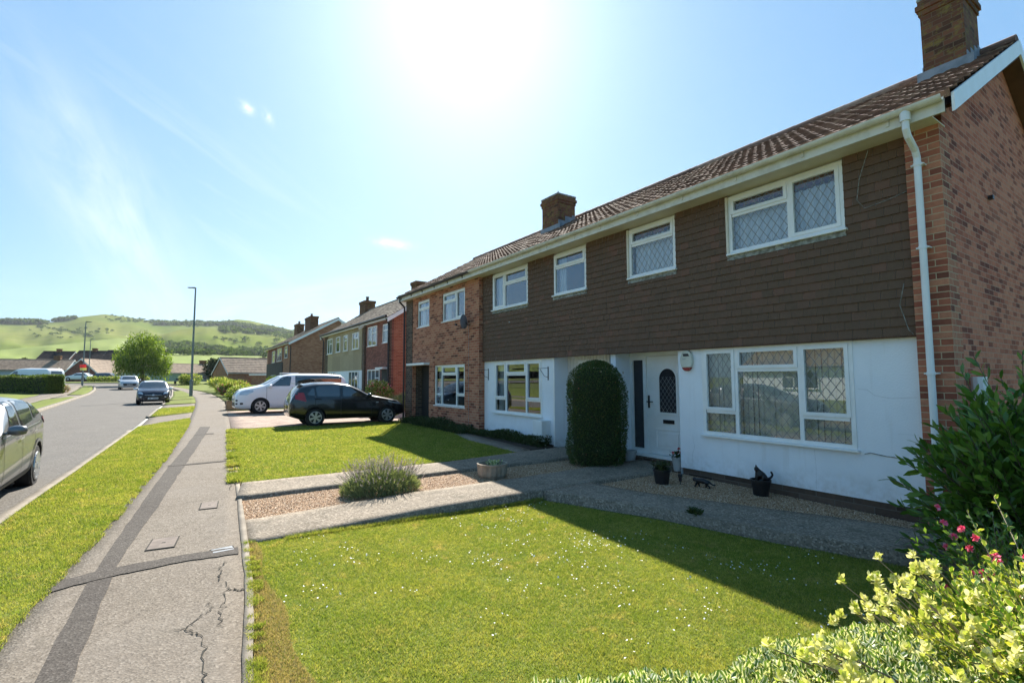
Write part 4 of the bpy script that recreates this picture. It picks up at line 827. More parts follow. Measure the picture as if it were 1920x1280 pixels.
m = MB(); m.box(WX + .1, BX, BC, C1, 4.3, 4.44); m.box(BX - .2, BX, BC, C1, -.4, 4.5); m.build('back_wall', 'brick_a', hC, oC)
roof_part(hC, oC, BC, C1 + .15); gutter(hC, oC, BC, C1 + .12, 'black')
m = MB(); m.prism([(EX + .02, EZ - .18), (EX + .02, EZ + .01), (RX, RZ + .02), (RX, RZ - .20)], 'y', C1 + .15, C1 + .17); m.build('bargeboard', 'upvc', hC, oC)
p = MB(); p.tube([(EX, C1 - .02, 4.55), (EX, C1 - .02, 4.42), (EX + .2, C1 + .01, 4.25), (EX + .2, C1 + .01, 4.1), (EX + .2, C1 + .01, 0)], .035, 8); p.build('downpipe', 'black', hC, oC)
PC = [(0, .24, .27, 1, False), (0, .24, 0, .27, False), (.24, .72, .76, 1, True), (.24, .72, 0, .76, False), (.72, 1, .27, 1, True), (.72, 1, 0, .27, False)]
window(hC, oC, CX + .04, *gC, PC, False, 'side', 'ground floor window in the brick front')
window(hC, oC, CX + .04, *uF, [(0, .6, .66, 1, True), (0, .6, 0, .66, False), (.6, 1, 0, 1, True)], False, 'side', 'upstairs window above the satellite dish')
window(hC, oC, CX + .04, *uG, [(0, 1, .66, 1, True), (0, 1, 0, .66, False)], False, 'side', 'upstairs window above the porch')
m = MB()
for k in range(30): m.box(CX - .004, CX + .0, gC[0] + .02 + k * .07, gC[0] + .08 + k * .07, gC[3] + .005, gC[3] + .215)
m.build('soldier_course', 'brick_orange' if False else 'brick_a', hC, oC)
m = MB(); 
for (q) in (((CX + .13, 15.455), (DX + .3, 15.455)), ((CX + .13, 16.845), (DX + .3, 16.845)), ((DX + .3, 15.455), (DX + .3, 16.845))):
    (xa, ya), (xb, yb) = q; m.quad((xa, ya, -.2), (xb, yb, -.2), (xb, yb, 2.05), (xa, ya, 2.05))
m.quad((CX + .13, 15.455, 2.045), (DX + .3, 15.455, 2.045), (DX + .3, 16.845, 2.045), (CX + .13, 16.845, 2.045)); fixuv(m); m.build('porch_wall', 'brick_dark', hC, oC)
m = MB(); m.box(CX - .22, CX + .4, 15.42, 16.95, 2.055, 2.13); m.build('canopy', 'upvc', hC, oC, bevel=.01)
m = MB(); m.box(7.35, 7.41, 15.47, 15.53, 0, 2.04); m.box(7.35, 7.41, 15.95, 16.0, 0, 2.04); m.build('door_frame', 'upvc', hC, oC)
m = MB(); m.box(7.37, 7.39, 15.53, 15.95, .2, 2.0); m.build('sidelight', 'darkglass', hC, oC)
m = MB(); m.box(7.38, 7.42, 16.0, 16.84, .05, 2.04); m.build('door', 'clad_dark', hC, oC)
m = MB(); m.box(CX - .004, CX + .003, 12.70, 12.715, .2, 3.2); m.build('cable', 'mould', hC, oC)
m = MB(); m.box(CX - .012, CX, 12.46, 12.54, .05, .3); m.build('airbrick', 'black', hC, oC)
dish = thing('satellite_dish', 'grey satellite dish under the upstairs window of the brick house', 'dish', (CX, 12.62, 3.18))
dish.scale = (.68,) * 3
m = MB(); m.tube([(0, 0, -.05), (-.12, 0, -.05), (-.2, .02, .05)], .015, 8); m.build('mount', 'black', dish)
m = MB(); prof = [(.0, 0.), (.1, .008), (.2, .03), (.28, .06)]
for pas in (0, 1):
    pass
ring = []
for r_, zz in prof:
    for k in range(20):
        t = 2 * math.pi * k / 20; ring.append((r_ * math.cos(t), zz, r_ * 1.12 * math.sin(t)))
fs = []
for i in range(3):
    for k in range(20): fs.append((i * 20 + k, i * 20 + (k + 1) % 20, (i + 1) * 20 + (k + 1) % 20, (i + 1) * 20 + k))
rot = Matrix.Rotation(R(28), 3, 'Z')
vs = [rot @ Vector(v) + Vector((-.24, .03, .09)) for v in ring]; m.add(vs, fs); back = [v + (rot @ Vector((0, -.012, 0))) for v in vs]; m.add(back, [f[::-1] for f in fs]); m.build('reflector', 'satgrey', dish, smooth=True)
m = MB(); m.tube([(-.22, 0, -.17), (-.42, .14, -.12), (-.55, .22, -.06)], .012, 6); m.box(-.60, -.52, .19, .27, -.08, 0); m.build('receiver_arm', 'black', dish)
# ================================================================ OTHER HOUSES
def gable_house(name, label, org, rz, L, Wd, base, eave, ridge, wall, roof, wins=(), over=.3, pitch=.30, course=.33, panels=(), chims=(), barge='upvc', canopy=None, door=None, trim='upvc', gable_mat=None, gutm='black', cat='house', gwins=(), extra=None, group=None, pipe=()):
    """local frame: front face x=0 facing -x, length along y 0..L, depth x 0..Wd; heights are world z"""
    t = thing(name, label, cat, (org[0], org[1], base), rz, group); e, r = eave - base, ridge - base
    m = MB(); m.box(0, Wd, 0, L, -.6, e); m.build('wall', wall, t)
    sl = (r - e) / (Wd / 2)
    for (a, b) in ((.002, .2), (L - .2, L - .002)): m = MB(); m.prism([(0.003, e - .02), (Wd - .003, e - .02), (Wd / 2, r - .03)], 'y', a, b); m.build('gable', gable_mat or wall, t)
    m = MB(); xe, ze = -over, e - over * sl + .10; xr, zr = Wd / 2, r + .10
    tiled(m, -.15, L + .15, xe, ze, xr, zr, pitch=pitch, course=course, seg=4, amp=.018); tiled(m, -.15, L + .15, Wd + over, ze, xr, zr, pitch=pitch, course=course, seg=4, amp=.018, vo=30)
    ro = m.build('roof', roof, t)
    m = MB(); m.tube([(xr, -.16, zr + .02), (xr, L + .16, zr + .02)], .09, 8); m.build('ridge', roof, ro)
    for y in (-.18, L + .15):
        m = MB(); m.prism([(xe, ze - .22), (xe, ze), (xr, zr), (2 * xr - xe, ze), (2 * xr - xe, ze - .22), (xr, zr - .22)], 'y', y, y + .03); m.build('bargeboard', barge, t)
    m = MB(); m.box(-over + .02, 0, 0, L, e - .10, e - .08); m.build('soffit', 'upvc', t); m = MB(); m.box(-over, -over + .019, -.1, L + .1, e - .13, e + .02); m.build('fascia', 'upvc', t)
    m = MB(); m.tube([(-over - .05, -.1, e - .0), (-over - .05, L + .1, e - .0)], .06, 8); m.build('gutter', gutm, t)
    for (a, b, c, d, x, mt) in panels:
        m = MB(); m.box(-x, .001, a, b, c - base, d - base); m.build('cladding', mt, t)
    for w in wins:
        a, b, c, d, n = w[:5]; x = w[5] if len(w) > 5 else 0.0
        m = MB(); c -= base; d -= base; s = .055
        m.box(-.05 - x, -x, a, b, c, c + s); m.box(-.05 - x, -x, a, b, d - s, d); m.box(-.05 - x, -x, a, a + s, c + s, d - s); m.box(-.05 - x, -x, b - s, b, c + s, d - s)
        for k in range(1, n): yy = a + (b - a) * k / n; m.box(-.048 - x, -x, yy - .03, yy + .03, c + s, d - s)
        m.box(-.046 - x, -x, a + s, (a + (b - a) / n) if n > 1 else b - s, d - (d - c) * .36, d - (d - c) * .36 + .05); m.box(-.10 - x, -x, a - .04, b + .04, c - .03, c)
        wo = m.build('window', trim, t)
        m = MB(); m.box(-.02 - x, -.004 - x, a + s, b - s, c + s, d - s); m.build('pane', 'farglass', wo)
    for (x0, x1, y0, y1, zt, pot) in chims:
        m = MB(); m.box(x0, x1, y0, y1, e, zt - base - .2); m.box(x0 - .05, x1 + .05, y0 - .05, y1 + .05, zt - base - .2, zt - base); ch = m.build('chimney', 'brick_chim', t)
        if pot: m = MB(); m.lathe([(.13, 0), (.11, .3), (.14, .34), (.14, .4)], ((x0 + x1) / 2, (y0 + y1) / 2, zt - base), 10); m.build('pot', 'brick_dark', ch)
    if door:
        a, b, c, d, mt = door; m = MB(); m.box(-.03, .001, a, b, c - base, d - base); m.build('door', mt, t)
    if canopy:
        a, b, z, x = canopy; m = MB(); m.box(-x, 0, a, b, z - base, z - base + .09); m.build('canopy', 'upvc', t)
    for (y, x) in pipe:
        m = MB(); m.tube([(-over, y, e - .05), (-x, y, e - .4), (-x, y, -.3)], .045, 8); m.build('downpipe', 'black', t)
    if extra: extra(t, base)
    return t
def farglass():
    m, t, b = newmat('far_window_glass'); b.inputs['Base Color'].default_value = (.05, .06, .07, 1); b.inputs['Roughness'].default_value = .03; b.inputs['Specular IOR Level'].default_value = .8
    b.inputs['IOR'].default_value = 1.8; return m
MT['farglass'] = farglass()
# red-brown brick house and its grey clad neighbours
gable_house('terraced_house', 'red brick house with an orange brick gable beside the grey clad pair', (9.0, 24.4), 0, 4.5, 6.2, .1, 4.78, 6.75, 'brick_brown2', 'roof_grey',
    wins=[(26.65 - 24.4, 28.15 - 24.4, 3.42, 4.52, 2), (24.78 - 24.4, 25.62 - 24.4, 3.48, 4.46, 1), (26.1 - 24.4, 28.1 - 24.4, .75, 2.1, 3)], gable_mat='brick_orange', canopy=(.35, 1.5, 2.1, .35), door=(.5, 1.35, .15, 2.08, 'clad_dark'),
    panels=[(-.004, .32, -.3, 4.7, .10, 'brick_dark'), (4.18, 4.504, -.3, 4.7, .10, 'brick_dark')], pipe=((.05, .16),), chims=((2.95, 3.6, 3.9, 4.7, 7.6, False),),
    extra=lambda t, b: [MBx.build('end_wall', 'brick_orange', t) for MBx in [(lambda q: (q.box(.11, 6.19, -.012, -.002, -.4, 4.68), q)[1])(MB())]])
gable_house('terraced_house', 'grey tile clad pair of houses with four upstairs windows', (9.0, 28.9), 0, 9.6, 6.2, .1, 4.78, 6.75, 'brick_dark', 'roof_grey',
    wins=[(35.9 - 28.9, 37.2 - 28.9, 3.35, 4.42, 2, .06), (33.9 - 28.9, 34.85 - 28.9, 3.38, 4.42, 1, .06), (32.1 - 28.9, 32.95 - 28.9, 3.38, 4.40, 1, .06), (29.7 - 28.9, 31.0 - 28.9, 3.38, 4.40, 2, .06), (29.75 - 28.9, 31.7 - 28.9, .8, 2.05, 3, .06), (35.0 - 28.9, 36.9 - 28.9, .8, 2.05, 3, .06)],
    panels=[(.3, 8.3, 2.1, 4.70, .06, 'clad_grey'), (.3, 8.3, -.2, 2.1, .04, 'white')], chims=((2.8, 3.6, 9.0, 10.4, 7.65, True),), pipe=((9.5, .1),))
# next terrace, standing gable-on behind
gable_house('terraced_house', 'tan brick house end with a plain gable and dark boarded front behind the grey pair', (8.6, 49.2), 0, 15.0, 8.2, .3, 5.0, 7.35, 'brick_tan', 'roof_grey',
    wins=[(51.0 - 49.2, 52.3 - 49.2, 3.6, 4.75, 1, .04), (54.2 - 49.2, 56.9 - 49.2, 3.4, 4.7, 2, .04), (58.2 - 49.2, 60.1 - 49.2, 3.35, 4.6, 1, .04), (57.5 - 49.2, 60.5 - 49.2, .8, 2.0, 3, .04)],
    panels=[(4.4, 15.0, -.3, 3.3, .05, 'clad_dark'), (8.0, 14.0, 3.3, 4.9, .03, 'brick_brown2')], chims=((2.9, 3.7, 6.4, 9.2, 8.3, True), (3.2, 4.0, 15.2, 17.0, 8.3, True)), pipe=((.1, .08),), group=None,
    extra=lambda t, b: [q.build('gable_infill', 'cream', t) for q in [(lambda q: (q.prism([(4.9, 4.9), (8.05, 4.72), (4.4, 6.9), (4.4, 5.2)], 'y', -.02, -.004), q)[1])(MB())]])
def V2(az): return Vector((math.sin(R(az)), math.cos(R(az)), 0))
def bungalow(name, label, K, azin, L, Wd, base, eave, ridge, **k):
    y = V2(azin - 90); O = Vector((K[0], K[1], 0)) - y * L; x = V2(azin)
    return gable_house(name, label, O, math.atan2(x.y, x.x), L, Wd, base, eave, ridge, cat='bungalow', **k)
bungalow('bungalow', 'brick bungalow with a pale banded tile roof and open gable behind the flower border', (6.5, 89.8), -14, 12.0, 7.0, .6, 2.6, 5.0, wall='brick_tan', roof='roof_light', course=.5, wins=[(1, 3, 1.2, 2.2, 2)], panels=[(4.2, 8.0, .2, 2.45, .5, 'fence')], gable_mat='brick_tan', over=.4)
gt = thing('garage', 'flat roofed brick garage with a white fascia beside the brick bungalow', 'garage', (9.2, 84.5, .4), R(-12))
m = MB(); m.box(0, 7, 0, 5, 0, 1.75); m.build('wall', 'brick_tan', gt)
m = MB(); m.box(-.3, 7.2, -.2, 5.2, 1.75, 1.95); m.build('fascia', 'upvc', gt)
bungalow('bungalow', 'pale green bungalow with a white porch behind the tree', (-3.6, 126.5), -42, 19.5, 9, .9, 2.95, 5.0, wall='green_render', roof='roof_light', course=.5, wins=[(9.5, 11, 1.5, 2.6, 2), (3.6, 5.4, 1.5, 2.6, 2), (7.2, 8.4, 1.5, 2.6, 1)], door=(5.7, 6.6, .8, 2.7, 'upvc'), chims=((4.4, 5.3, 3.2, 4.4, 6.1, False),), over=.4)
bungalow('bungalow', 'brown brick bungalow gable end at the bend left of the tree', (-14.2, 136.4), -72, 14, 6.0, 1.0, 2.9, 5.9, wall='brick_brown2', roof='roof_light', course=.5, wins=[(9, 11, 1.8, 2.7, 2), (3.5, 6.5, 1.7, 2.6, 3)], door=(7, 8, 1.2, 2.8, 'upvc'), over=.5)
bungalow('bungalow', 'long pale brown roofed bungalow behind the white van and hedge', (-45.5, 157.3), 12, 24.5, 8, 1.0, 3.8, 6.2, wall='blue_render', roof='roof_light', course=.5, wins=[(20, 23, 1.8, 3.2, 2), (12, 15, 1.8, 3.2, 2)], chims=((3.6, 4.6, 2.5, 3.7, 7.2, False),), over=.5)
for i, (kx, ky, w, e, lab) in enumerate(((-31.1, 177.5, 7, 6.8, 'dark roofed house behind, left of three in a row'), (-22.4, 165.7, 7, 6.6, 'dark roofed house behind, middle of three in a row'), (-15.6, 155.1, 8, 6.4, 'dark roofed house behind, nearest the tree of three in a row'))):
    y = V2(20 - 90); O = Vector((kx, ky, 0)) - y * w
    gable_house('house', lab, O, math.atan2(V2(20).y, V2(20).x), w, 6, 1.5, e, e + 2.3, 'brick_brown2', 'roof_dark', course=.5, group='dark roofed houses in a row behind the bungalows', chims=((2.6, 3.4, w * .45, w * .58, e + 3.1, False),))
# bungalow on our side of the road, seen only in the window reflections
gable_house('bungalow', 'pale bungalow across the road that shows only as a reflection in the windows', (-22, 22), math.pi, 26, 8, -.2, 2.3, 4.6, 'white', 'roof_light', course=.5, wins=[(3, 5.5, .8, 2.0, 3), (9, 12, .8, 2.0, 3), (16, 18.5, .8, 2.0, 3), (21, 24, .8, 2, 3)], cat='bungalow')
# ================================================================ CARS
MT['paint_grey'] = P('grey_car_paint', (.15, .157, .165), .3, (.145, .15, .16), metal=.4, coat=.6)
MT['paint_black'] = P('black_car_paint', (.006, .007, .009), .22, (.006, .007, .009), coat=.9)
MT['paint_white'] = P('white_car_paint', (.78, .79, .80), .28, (.77, .78, .79), coat=.7)
MT['paint_blue'] = P('dark_blue_car_paint', (.006, .006, .016), .25, (.006, .006, .016), coat=.5)
MT['paint_silver'] = P('silver_car_paint', (.42, .44, .46), .3, (.41, .43, .45), metal=.6, coat=.6)
MT['carglass'] = P('car_glass', (.012, .016, .018), .04, (.012, .016, .018), spec=.9)
MT['carglass'].node_tree.nodes['Principled BSDF'].inputs['IOR'].default_value = 1.75
MT['tyre'] = P('tyre_rubber', (.018, .018, .019), .8, bump=.2)
MT['alloy'] = P('alloy_rim', (.55, .56, .58), .3, metal=.7)
MT['trim'] = P('dark_trim', (.025, .025, .026), .6)
MT['cladding'] = P('grey_plastic_cladding', (.12, .12, .12), .6)
MT['taillight'] = P('tail_lamp', (.35, .015, .02), .15, coat=.5)
MT['headlight'] = P('head_lamp', (.55, .58, .6), .1, metal=.4, coat=1.)
MT['plate_w'] = P('white_number_plate', (.72, .72, .70), .4)
MT['plate_y'] = P('yellow_number_plate', (.62, .48, .08), .4)
def wheel(t, x, y, r, w, side, n=7):
    m = MB(); m.tube([(x, y - w / 2, r), (x, y - w / 2 + .03, r), (x, y + w / 2 - .03, r), (x, y + w / 2, r)], [r * .93, r, r, r * .93], 28)
    wo = m.build('wheel', 'tyre', t, smooth=False)
    m = MB(); yo = y + side * (w / 2)
    m.tube([(x, yo - side * .03, r), (x, yo + side * .003, r)], [r * .66, r * .68], 24); m.build('rim', 'trim', wo)
    m = MB()
    for k in range(n):
        a = 2 * math.pi * k / n + .2; ca, sa = math.cos(a), math.sin(a); q = r * .64; ww = r * .09
        pts = [(-ww * .8, r * .1), (ww * .8, r * .1), (ww * 1.5, q), (-ww * 1.5, q)]
        P2 = [(x + u * ca - v * sa * 1, 0, r + u * sa + v * ca) for u, v in pts]
        m.add([(p[0], yo + side * .002, p[2]) for p in P2] + [(p[0], yo + side * .02, p[2]) for p in P2], [(0, 1, 2, 3), (4, 5, 6, 7), (0, 1, 5, 4), (1, 2, 6, 5), (2, 3, 7, 6), (3, 0, 4, 7)])
    ring = [(x + r * .63 * math.cos(q), yo + side * .008, r + r * .63 * math.sin(q)) for q in np.linspace(0, 2 * math.pi, 25)]
    m.tube(ring, r * .035, 5, cap=False); m.tube([(x, yo, r), (x, yo + side * .025, r)], r * .14, 10); m.build('spokes', 'alloy', wo)
def interp(tab, x): return float(np.interp(x, [a[0] for a in tab], [a[1] for a in tab]))
def smin(tab, x, w=.06): return sum(interp(tab, x + d) for d in (-w, -w / 2, 0, w / 2, w)) / 5
def car(name, label, cat, loc, rz, L, Wd, top, belt, under, paint, wheels, r, glass_side, winds, rear, tumble=.17, crown=.03, taperf=.22, taperr=.14, extras=None, group=None, sill_mat=None, nspoke=7, hoodcut=None):
    """x from 0 (nose) to L (tail); top/belt: height tables; wheels: (xf, xr)"""
    t = thing(name, label, cat, loc, rz, group); hw = Wd / 2; xs = np.r_[0, .03, .09, np.linspace(.18, L - .18, 34), L - .09, L - .03, L]; secs = []
    for x in xs:
        zt = smin(top, x); zb = interp(under, x); zl = min(smin(belt, x), zt - .03)
        e = min(x / .55, 1); e2 = min((L - x) / .45, 1); pl = hw * (1 - taperf * (1 - e) ** 2.2) * (1 - taperr * (1 - e2) ** 2.2)
        g = max(0, zt - zl); tw = pl * (1 - tumble * min(g / .5, 1.)) if g > .12 else pl * (.93 - .05 * g / .12)
        mid = zb + (zl - zb) * .5
        pts = [(0, zb), (pl * .8, zb), (pl * .955, zb + .05), (pl * .995, zb + (mid - zb) * .55), (pl, mid), (pl * .985, zl - .03), (pl * .955, zl + .01)]
        if g > .12: pts += [(pl * .955 + (tw - pl * .955) * .45, zl + g * .42), (tw + .01, zt - .10), (tw - .07, zt - .025)]
        else: pts += [(pl * .945, zl + .3 * g), (pl * .92, zl + .6 * g), (pl * .86, zt - .006)]
        pts += [(tw * .55, zt + crown * .6), (0, zt + crown)]
        secs.append(pts)
    n = len(secs[0]); bm = bmesh.new(); rows = []
    for x, pts in zip(xs, secs):
        full = [(y, z) for y, z in pts] + [(-y, z) for y, z in pts[-2:0:-1]]
        rows.append([bm.verts.new((x, y, z)) for y, z in full])
    k = len(rows[0])
    for i in range(len(rows) - 1):
        for j in range(k): bm.faces.new((rows[i][j], rows[i][(j + 1) % k], rows[i + 1][(j + 1) % k], rows[i + 1][j]))
    bm.faces.new(rows[0]); bm.faces.new(rows[-1][::-1])
    bmesh.ops.recalc_face_normals(bm, faces=bm.faces)
    me = bpy.data.meshes.new('tmp'); bm.to_mesh(me); bm.free()
    ob = bpy.data.objects.new('tmp', me); COL.objects.link(ob)
    s = ob.modifiers.new('s', 'SUBSURF'); s.levels = 1; s.render_levels = 1
    dg = bpy.context.evaluated_depsgraph_get(); dg.update(); ev = ob.evaluated_get(dg); me0 = bpy.data.meshes.new_from_object(ev)
    bvh = BVHTree.FromPolygons([v.co.copy() for v in me0.vertices], [tuple(p.vertices) for p in me0.polygons])
    # cut the wheel arches
    c = MB()
    for x in wheels:
        for sd in (-1, 1): c.tube([(x, sd * (hw - .30), r), (x, sd * (hw + .3), r)], r * 1.13, 28)
    cu = c.build('cut', 'trim'); ob.modifiers.clear(); ob.data = me0; me0.materials.clear(); me0.materials.append(MT[paint])
    bo = ob.modifiers.new('b', 'BOOLEAN'); bo.operation = 'DIFFERENCE'; bo.object = cu; bo.solver = 'EXACT'
    try: bo.material_mode = 'TRANSFER'
    except Exception: pass
    dg.update(); ev = ob.evaluated_get(bpy.context.evaluated_depsgraph_get()); me1 = bpy.data.meshes.new_from_object(ev); me1.name = 'body'
    me1.polygons.foreach_set('use_smooth', [True] * len(me1.polygons))
    bpy.data.objects.remove(ob); bpy.data.objects.remove(cu)
    body = bpy.data.objects.new('body', me1); COL.objects.link(body); body.parent = t
    if not me1.materials: me1.materials.append(MT[paint])
    es = body.modifiers.new('e', 'EDGE_SPLIT'); es.split_angle = R(42)
    def patch(nm, poly, view, mat, eps=.006, parent=None, side=1, res=5, rnd=0):
        """polygon drawn in side (x,z), front/rear (y,z) or top (x,y) view and laid onto the body"""
        if rnd:
            q = []
            for i in range(len(poly)):
                a, b, c2 = Vector(poly[i - 1]), Vector(poly[i]), Vector(poly[(i + 1) % len(poly)])
                d1 = min(rnd, (a - b).length * .45); d2 = min(rnd, (c2 - b).length * .45); p1 = b + (a - b).normalized() * d1; p2 = b + (c2 - b).normalized() * d2
                for k2 in range(4): u = k2 / 3; q.append(tuple((1 - u) ** 2 * p1 + 2 * u * (1 - u) * b + u * u * p2))
            poly = q
        b = bmesh.new(); vs = [b.verts.new((p[0], p[1], 0)) for p in poly]; b.faces.new(vs)
        xs_ = [p[0] for p in poly]; ys_ = [p[1] for p in poly]
        for ax, lo, hi in ((0, min(xs_), max(xs_)), (1, min(ys_), max(ys_))):
            nn = max(2, int((hi - lo) / .07))
            for i in range(1, nn):
                co = lo + (hi - lo) * i / nn; pc = (co, 0, 0) if ax == 0 else (0, co, 0); pn = (1, 0, 0) if ax == 0 else (0, 1, 0)
                bmesh.ops.bisect_plane(b, geom=b.verts[:] + b.edges[:] + b.faces[:], plane_co=pc, plane_no=pn)
        dead = []
        for v in b.verts:
            if view == 'side': o, d = Vector((v.co.x, side * 3, v.co.y)), Vector((0, -side, 0))
            elif view == 'front': o, d = Vector((-2, v.co.x, v.co.y)), Vector((1, 0, 0))
            elif view == 'rear': o, d = Vector((L + 2, v.co.x, v.co.y)), Vector((-1, 0, 0))
            else: o, d = Vector((v.co.x, v.co.y, 4)), Vector((0, 0, -1))
            h, nrm, _, _ = bvh.ray_cast(o, d)
            if h is None: dead.append(v)
            else: v.co = h + (nrm if nrm.dot(d) < 0 else -nrm) * eps
        if dead: bmesh.ops.delete(b, geom=dead, context='VERTS')
        if not b.faces: b.free(); return None
        me2 = bpy.data.meshes.new(nm); bmesh.ops.recalc_face_normals(b, faces=b.faces); b.to_mesh(me2); b.free(); me2.materials.append(MT[mat]); me2.polygons.foreach_set('use_smooth', [True] * len(me2.polygons))
        o2 = bpy.data.objects.new(nm, me2); COL.objects.link(o2); o2.parent = parent or t; return o2
    for sd in (1, -1):
        for gpoly in glass_side: patch('side_window', gpoly, 'side', 'carglass', side=sd, rnd=.04)
    patch('windscreen', winds, 'front', 'carglass', rnd=.08)
    patch('rear_window', rear, 'rear', 'carglass', rnd=.08)
    for x in wheels:
        for sd in (1, -1):
            m = MB(); m.tube([(x, sd * (hw - .31), r), (x, sd * (hw - .29), r)], r * 1.12, 20); m.build('arch_liner', 'trim', t)
            wheel(t, x, sd * (hw - .115), r, .2, sd, nspoke)
    if extras: extras(t, patch, L, hw)
    return t
def mirrorpair(t, x, z, hw, mat, s=1.):
    for sd in (1, -1):
        m = MB(); m.lathe([(.02, -.07), (.075, -.05), (.09, 0), (.075, .05), (.02, .07)], (0, 0, 0), 10)
        m.v = [(x + v[0] * .8 * s, sd * (hw + .075) + v[1] * 1.25 * s, z + v[2] * 1.0 * s) for v in m.v]; m.box(x - .02, x + .04, sd * (hw - .08), sd * (hw + .03), z - .05, z - .02); m.build('mirror', mat, t, smooth=True)
def door_lines(t, patch, xs, zb, zt, side=(1, -1)):
    for sd in side:
        for x in xs: patch('door_gap', [(x, zb), (x + .012, zb), (x + .012 , zt), (x, zt)], 'side', 'trim', eps=.003, side=sd)
def handles(t, patch, xz, mat):
    for sd in (1, -1):
        for (x, z) in xz: patch('door_handle', [(x, z), (x + .18, z + .01), (x + .18, z + .04), (x, z + .03)], 'side', mat, eps=.03, side=sd, rnd=.01)
def plate(t, x, z, mat, front=True, w=.52, h=.11):
    m = MB(); m.box(x - .012, x, -w / 2, w / 2, z - h / 2, z + h / 2) if front else m.box(x, x + .012, -w / 2, w / 2, z - h / 2, z + h / 2); m.build('number_plate', mat, t, bevel=.003)
    m = MB()
    for k in range(7):
        if k == 4: continue
        y = -w * .42 + k * w * .125; xx = x - .0145 if front else x + .0125
        m.box(xx, xx + .002, y, y + w * .075, z - h * .3, z + h * .3)
    # registration is not legible in the place; it stays as dark marks
    m.build('plate_marks', 'trim', t)
# black hatchback on the drive
def ex_hatch(t, patch, L, hw):
    for sd in (1, -1):
        patch('tail_light', [(L - .50, .80), (L - .08, .92), (L - .13, 1.08), (L - .42, 1.10)], 'side', 'taillight', side=sd, rnd=.04, eps=.01)
        patch('head_light', [(.10, .62), (.62, .72), (.66, .80), (.30, .78)], 'side', 'headlight', side=sd, rnd=.03, eps=.008)
        patch('side_repeater', [(.98, .72), (1.06, .72), (1.06, .755), (.98, .755)], 'side', 'headlight', side=sd, eps=.008)
    patch('grille', [(-.45, .56), (.45, .56), (.40, .66), (-.40, .66)], 'front', 'trim', rnd=.03); patch('lower_grille', [(-.5, .26), (.5, .26), (.45, .42), (-.45, .42)], 'front', 'trim', rnd=.03)
    plate(t, L + .01, .62, 'plate_y', False); plate(t, -.01, .46, 'plate_w'); mirrorpair(t, 1.30, .98, hw - .03, 'paint_black'); door_lines(t, patch, (1.22, 2.22, 3.02), .3, .93); handles(t, patch, ((2.02, .84), (2.85, .86)), 'trim')
    m = MB(); m.box(L - .42, L - .2, -.5, .5, 1.375, 1.395); m.build('spoiler', 'paint_black', t, bevel=.008)
    m = MB(); m.tube([(L - 1.0, 0, 1.42), (L - .8, 0, 1.55)], .004, 5); m.build('aerial', 'trim', t)
car('parked_car', 'black five door hatchback parked nose to the house on the brick drive', 'car', (6.78, 17.62, gz(17.5) - .005), math.pi - .04, 3.80, 1.66,
    [(0, .56), (.06, .70), (.35, .80), (.95, .93), (1.22, .98), (1.55, 1.18), (1.95, 1.36), (2.4, 1.41), (3.0, 1.40), (3.4, 1.34), (3.55, 1.24), (3.72, .98), (3.80, .66)],
    [(0, .5), (.3, .74), (1.0, .86), (1.5, .88), (3.8, .94)], [(0, .30), (.3, .2), (3.4, .2), (3.8, .34)], 'paint_black', (.66, 3.02), .295,
    [[(1.52, .95), (2.16, .95), (2.16, 1.30), (1.98, 1.29)], [(2.26, .95), (2.96, .96), (3.02, 1.24), (2.92, 1.30), (2.26, 1.31)], [(3.04, .98), (3.28, 1.02), (3.14, 1.22), (3.07, 1.24)]],
    [(-.60, 1.0), (.60, 1.0), (.50, 1.30), (-.50, 1.30)], [(-.52, .98), (.52, .98), (.46, 1.26), (-.46, 1.26)], extras=ex_hatch, nspoke=6)
# white people carrier behind it
def ex_van(t, patch, L, hw):
    for sd in (1, -1):
        patch('head_light', [(.14, .83), (.42, .82), (.70, .98), (.66, 1.04), (.22, .98)], 'side', 'headlight', side=sd, rnd=.03, eps=.01)
        patch('tail_light', [(L - .22, .8), (L - .03, .8), (L - .06, 1.4), (L - .2, 1.4)], 'side', 'taillight', side=sd, rnd=.03, eps=.01)
        patch('fog_light', [(.18, .42), (.30, .42), (.30, .50), (.18, .50)], 'side', 'trim', side=sd, rnd=.03, eps=.008)
        patch('sill', [(1.45, .17), (3.4, .17), (3.4, .26), (1.45, .26)], 'side', 'paint_white', side=sd, eps=.02)
        for z in (.42, .56): patch('bumper_vent', [(.03, z), (.10, z), (.10, z + .07), (.03, z + .07)], 'side', 'trim', side=sd, eps=.01)
    for z in (.84, .89, .94, .99): patch('grille_bar', [(-.42, z), (.42, z), (.42, z + .022), (-.42, z + .022)], 'front', 'trim')
    patch('lower_grille', [(-.6, .34), (.6, .34), (.5, .5), (-.5, .5)], 'front', 'trim', rnd=.03)
    plate(t, -.02, .62, 'plate_w'); mirrorpair(t, 1.32, 1.20, hw - .02, 'paint_white', 1.25); door_lines(t, patch, (1.20, 2.24, 3.62), .3, 1.18); handles(t, patch, ((2.02, 1.02), (2.38, 1.02)), 'paint_white')
    m = MB(); m.box(1.9, 2.6, -.35, .35, 1.76, 1.80); m.build('roof_vent', 'paint_white', t, bevel=.01)
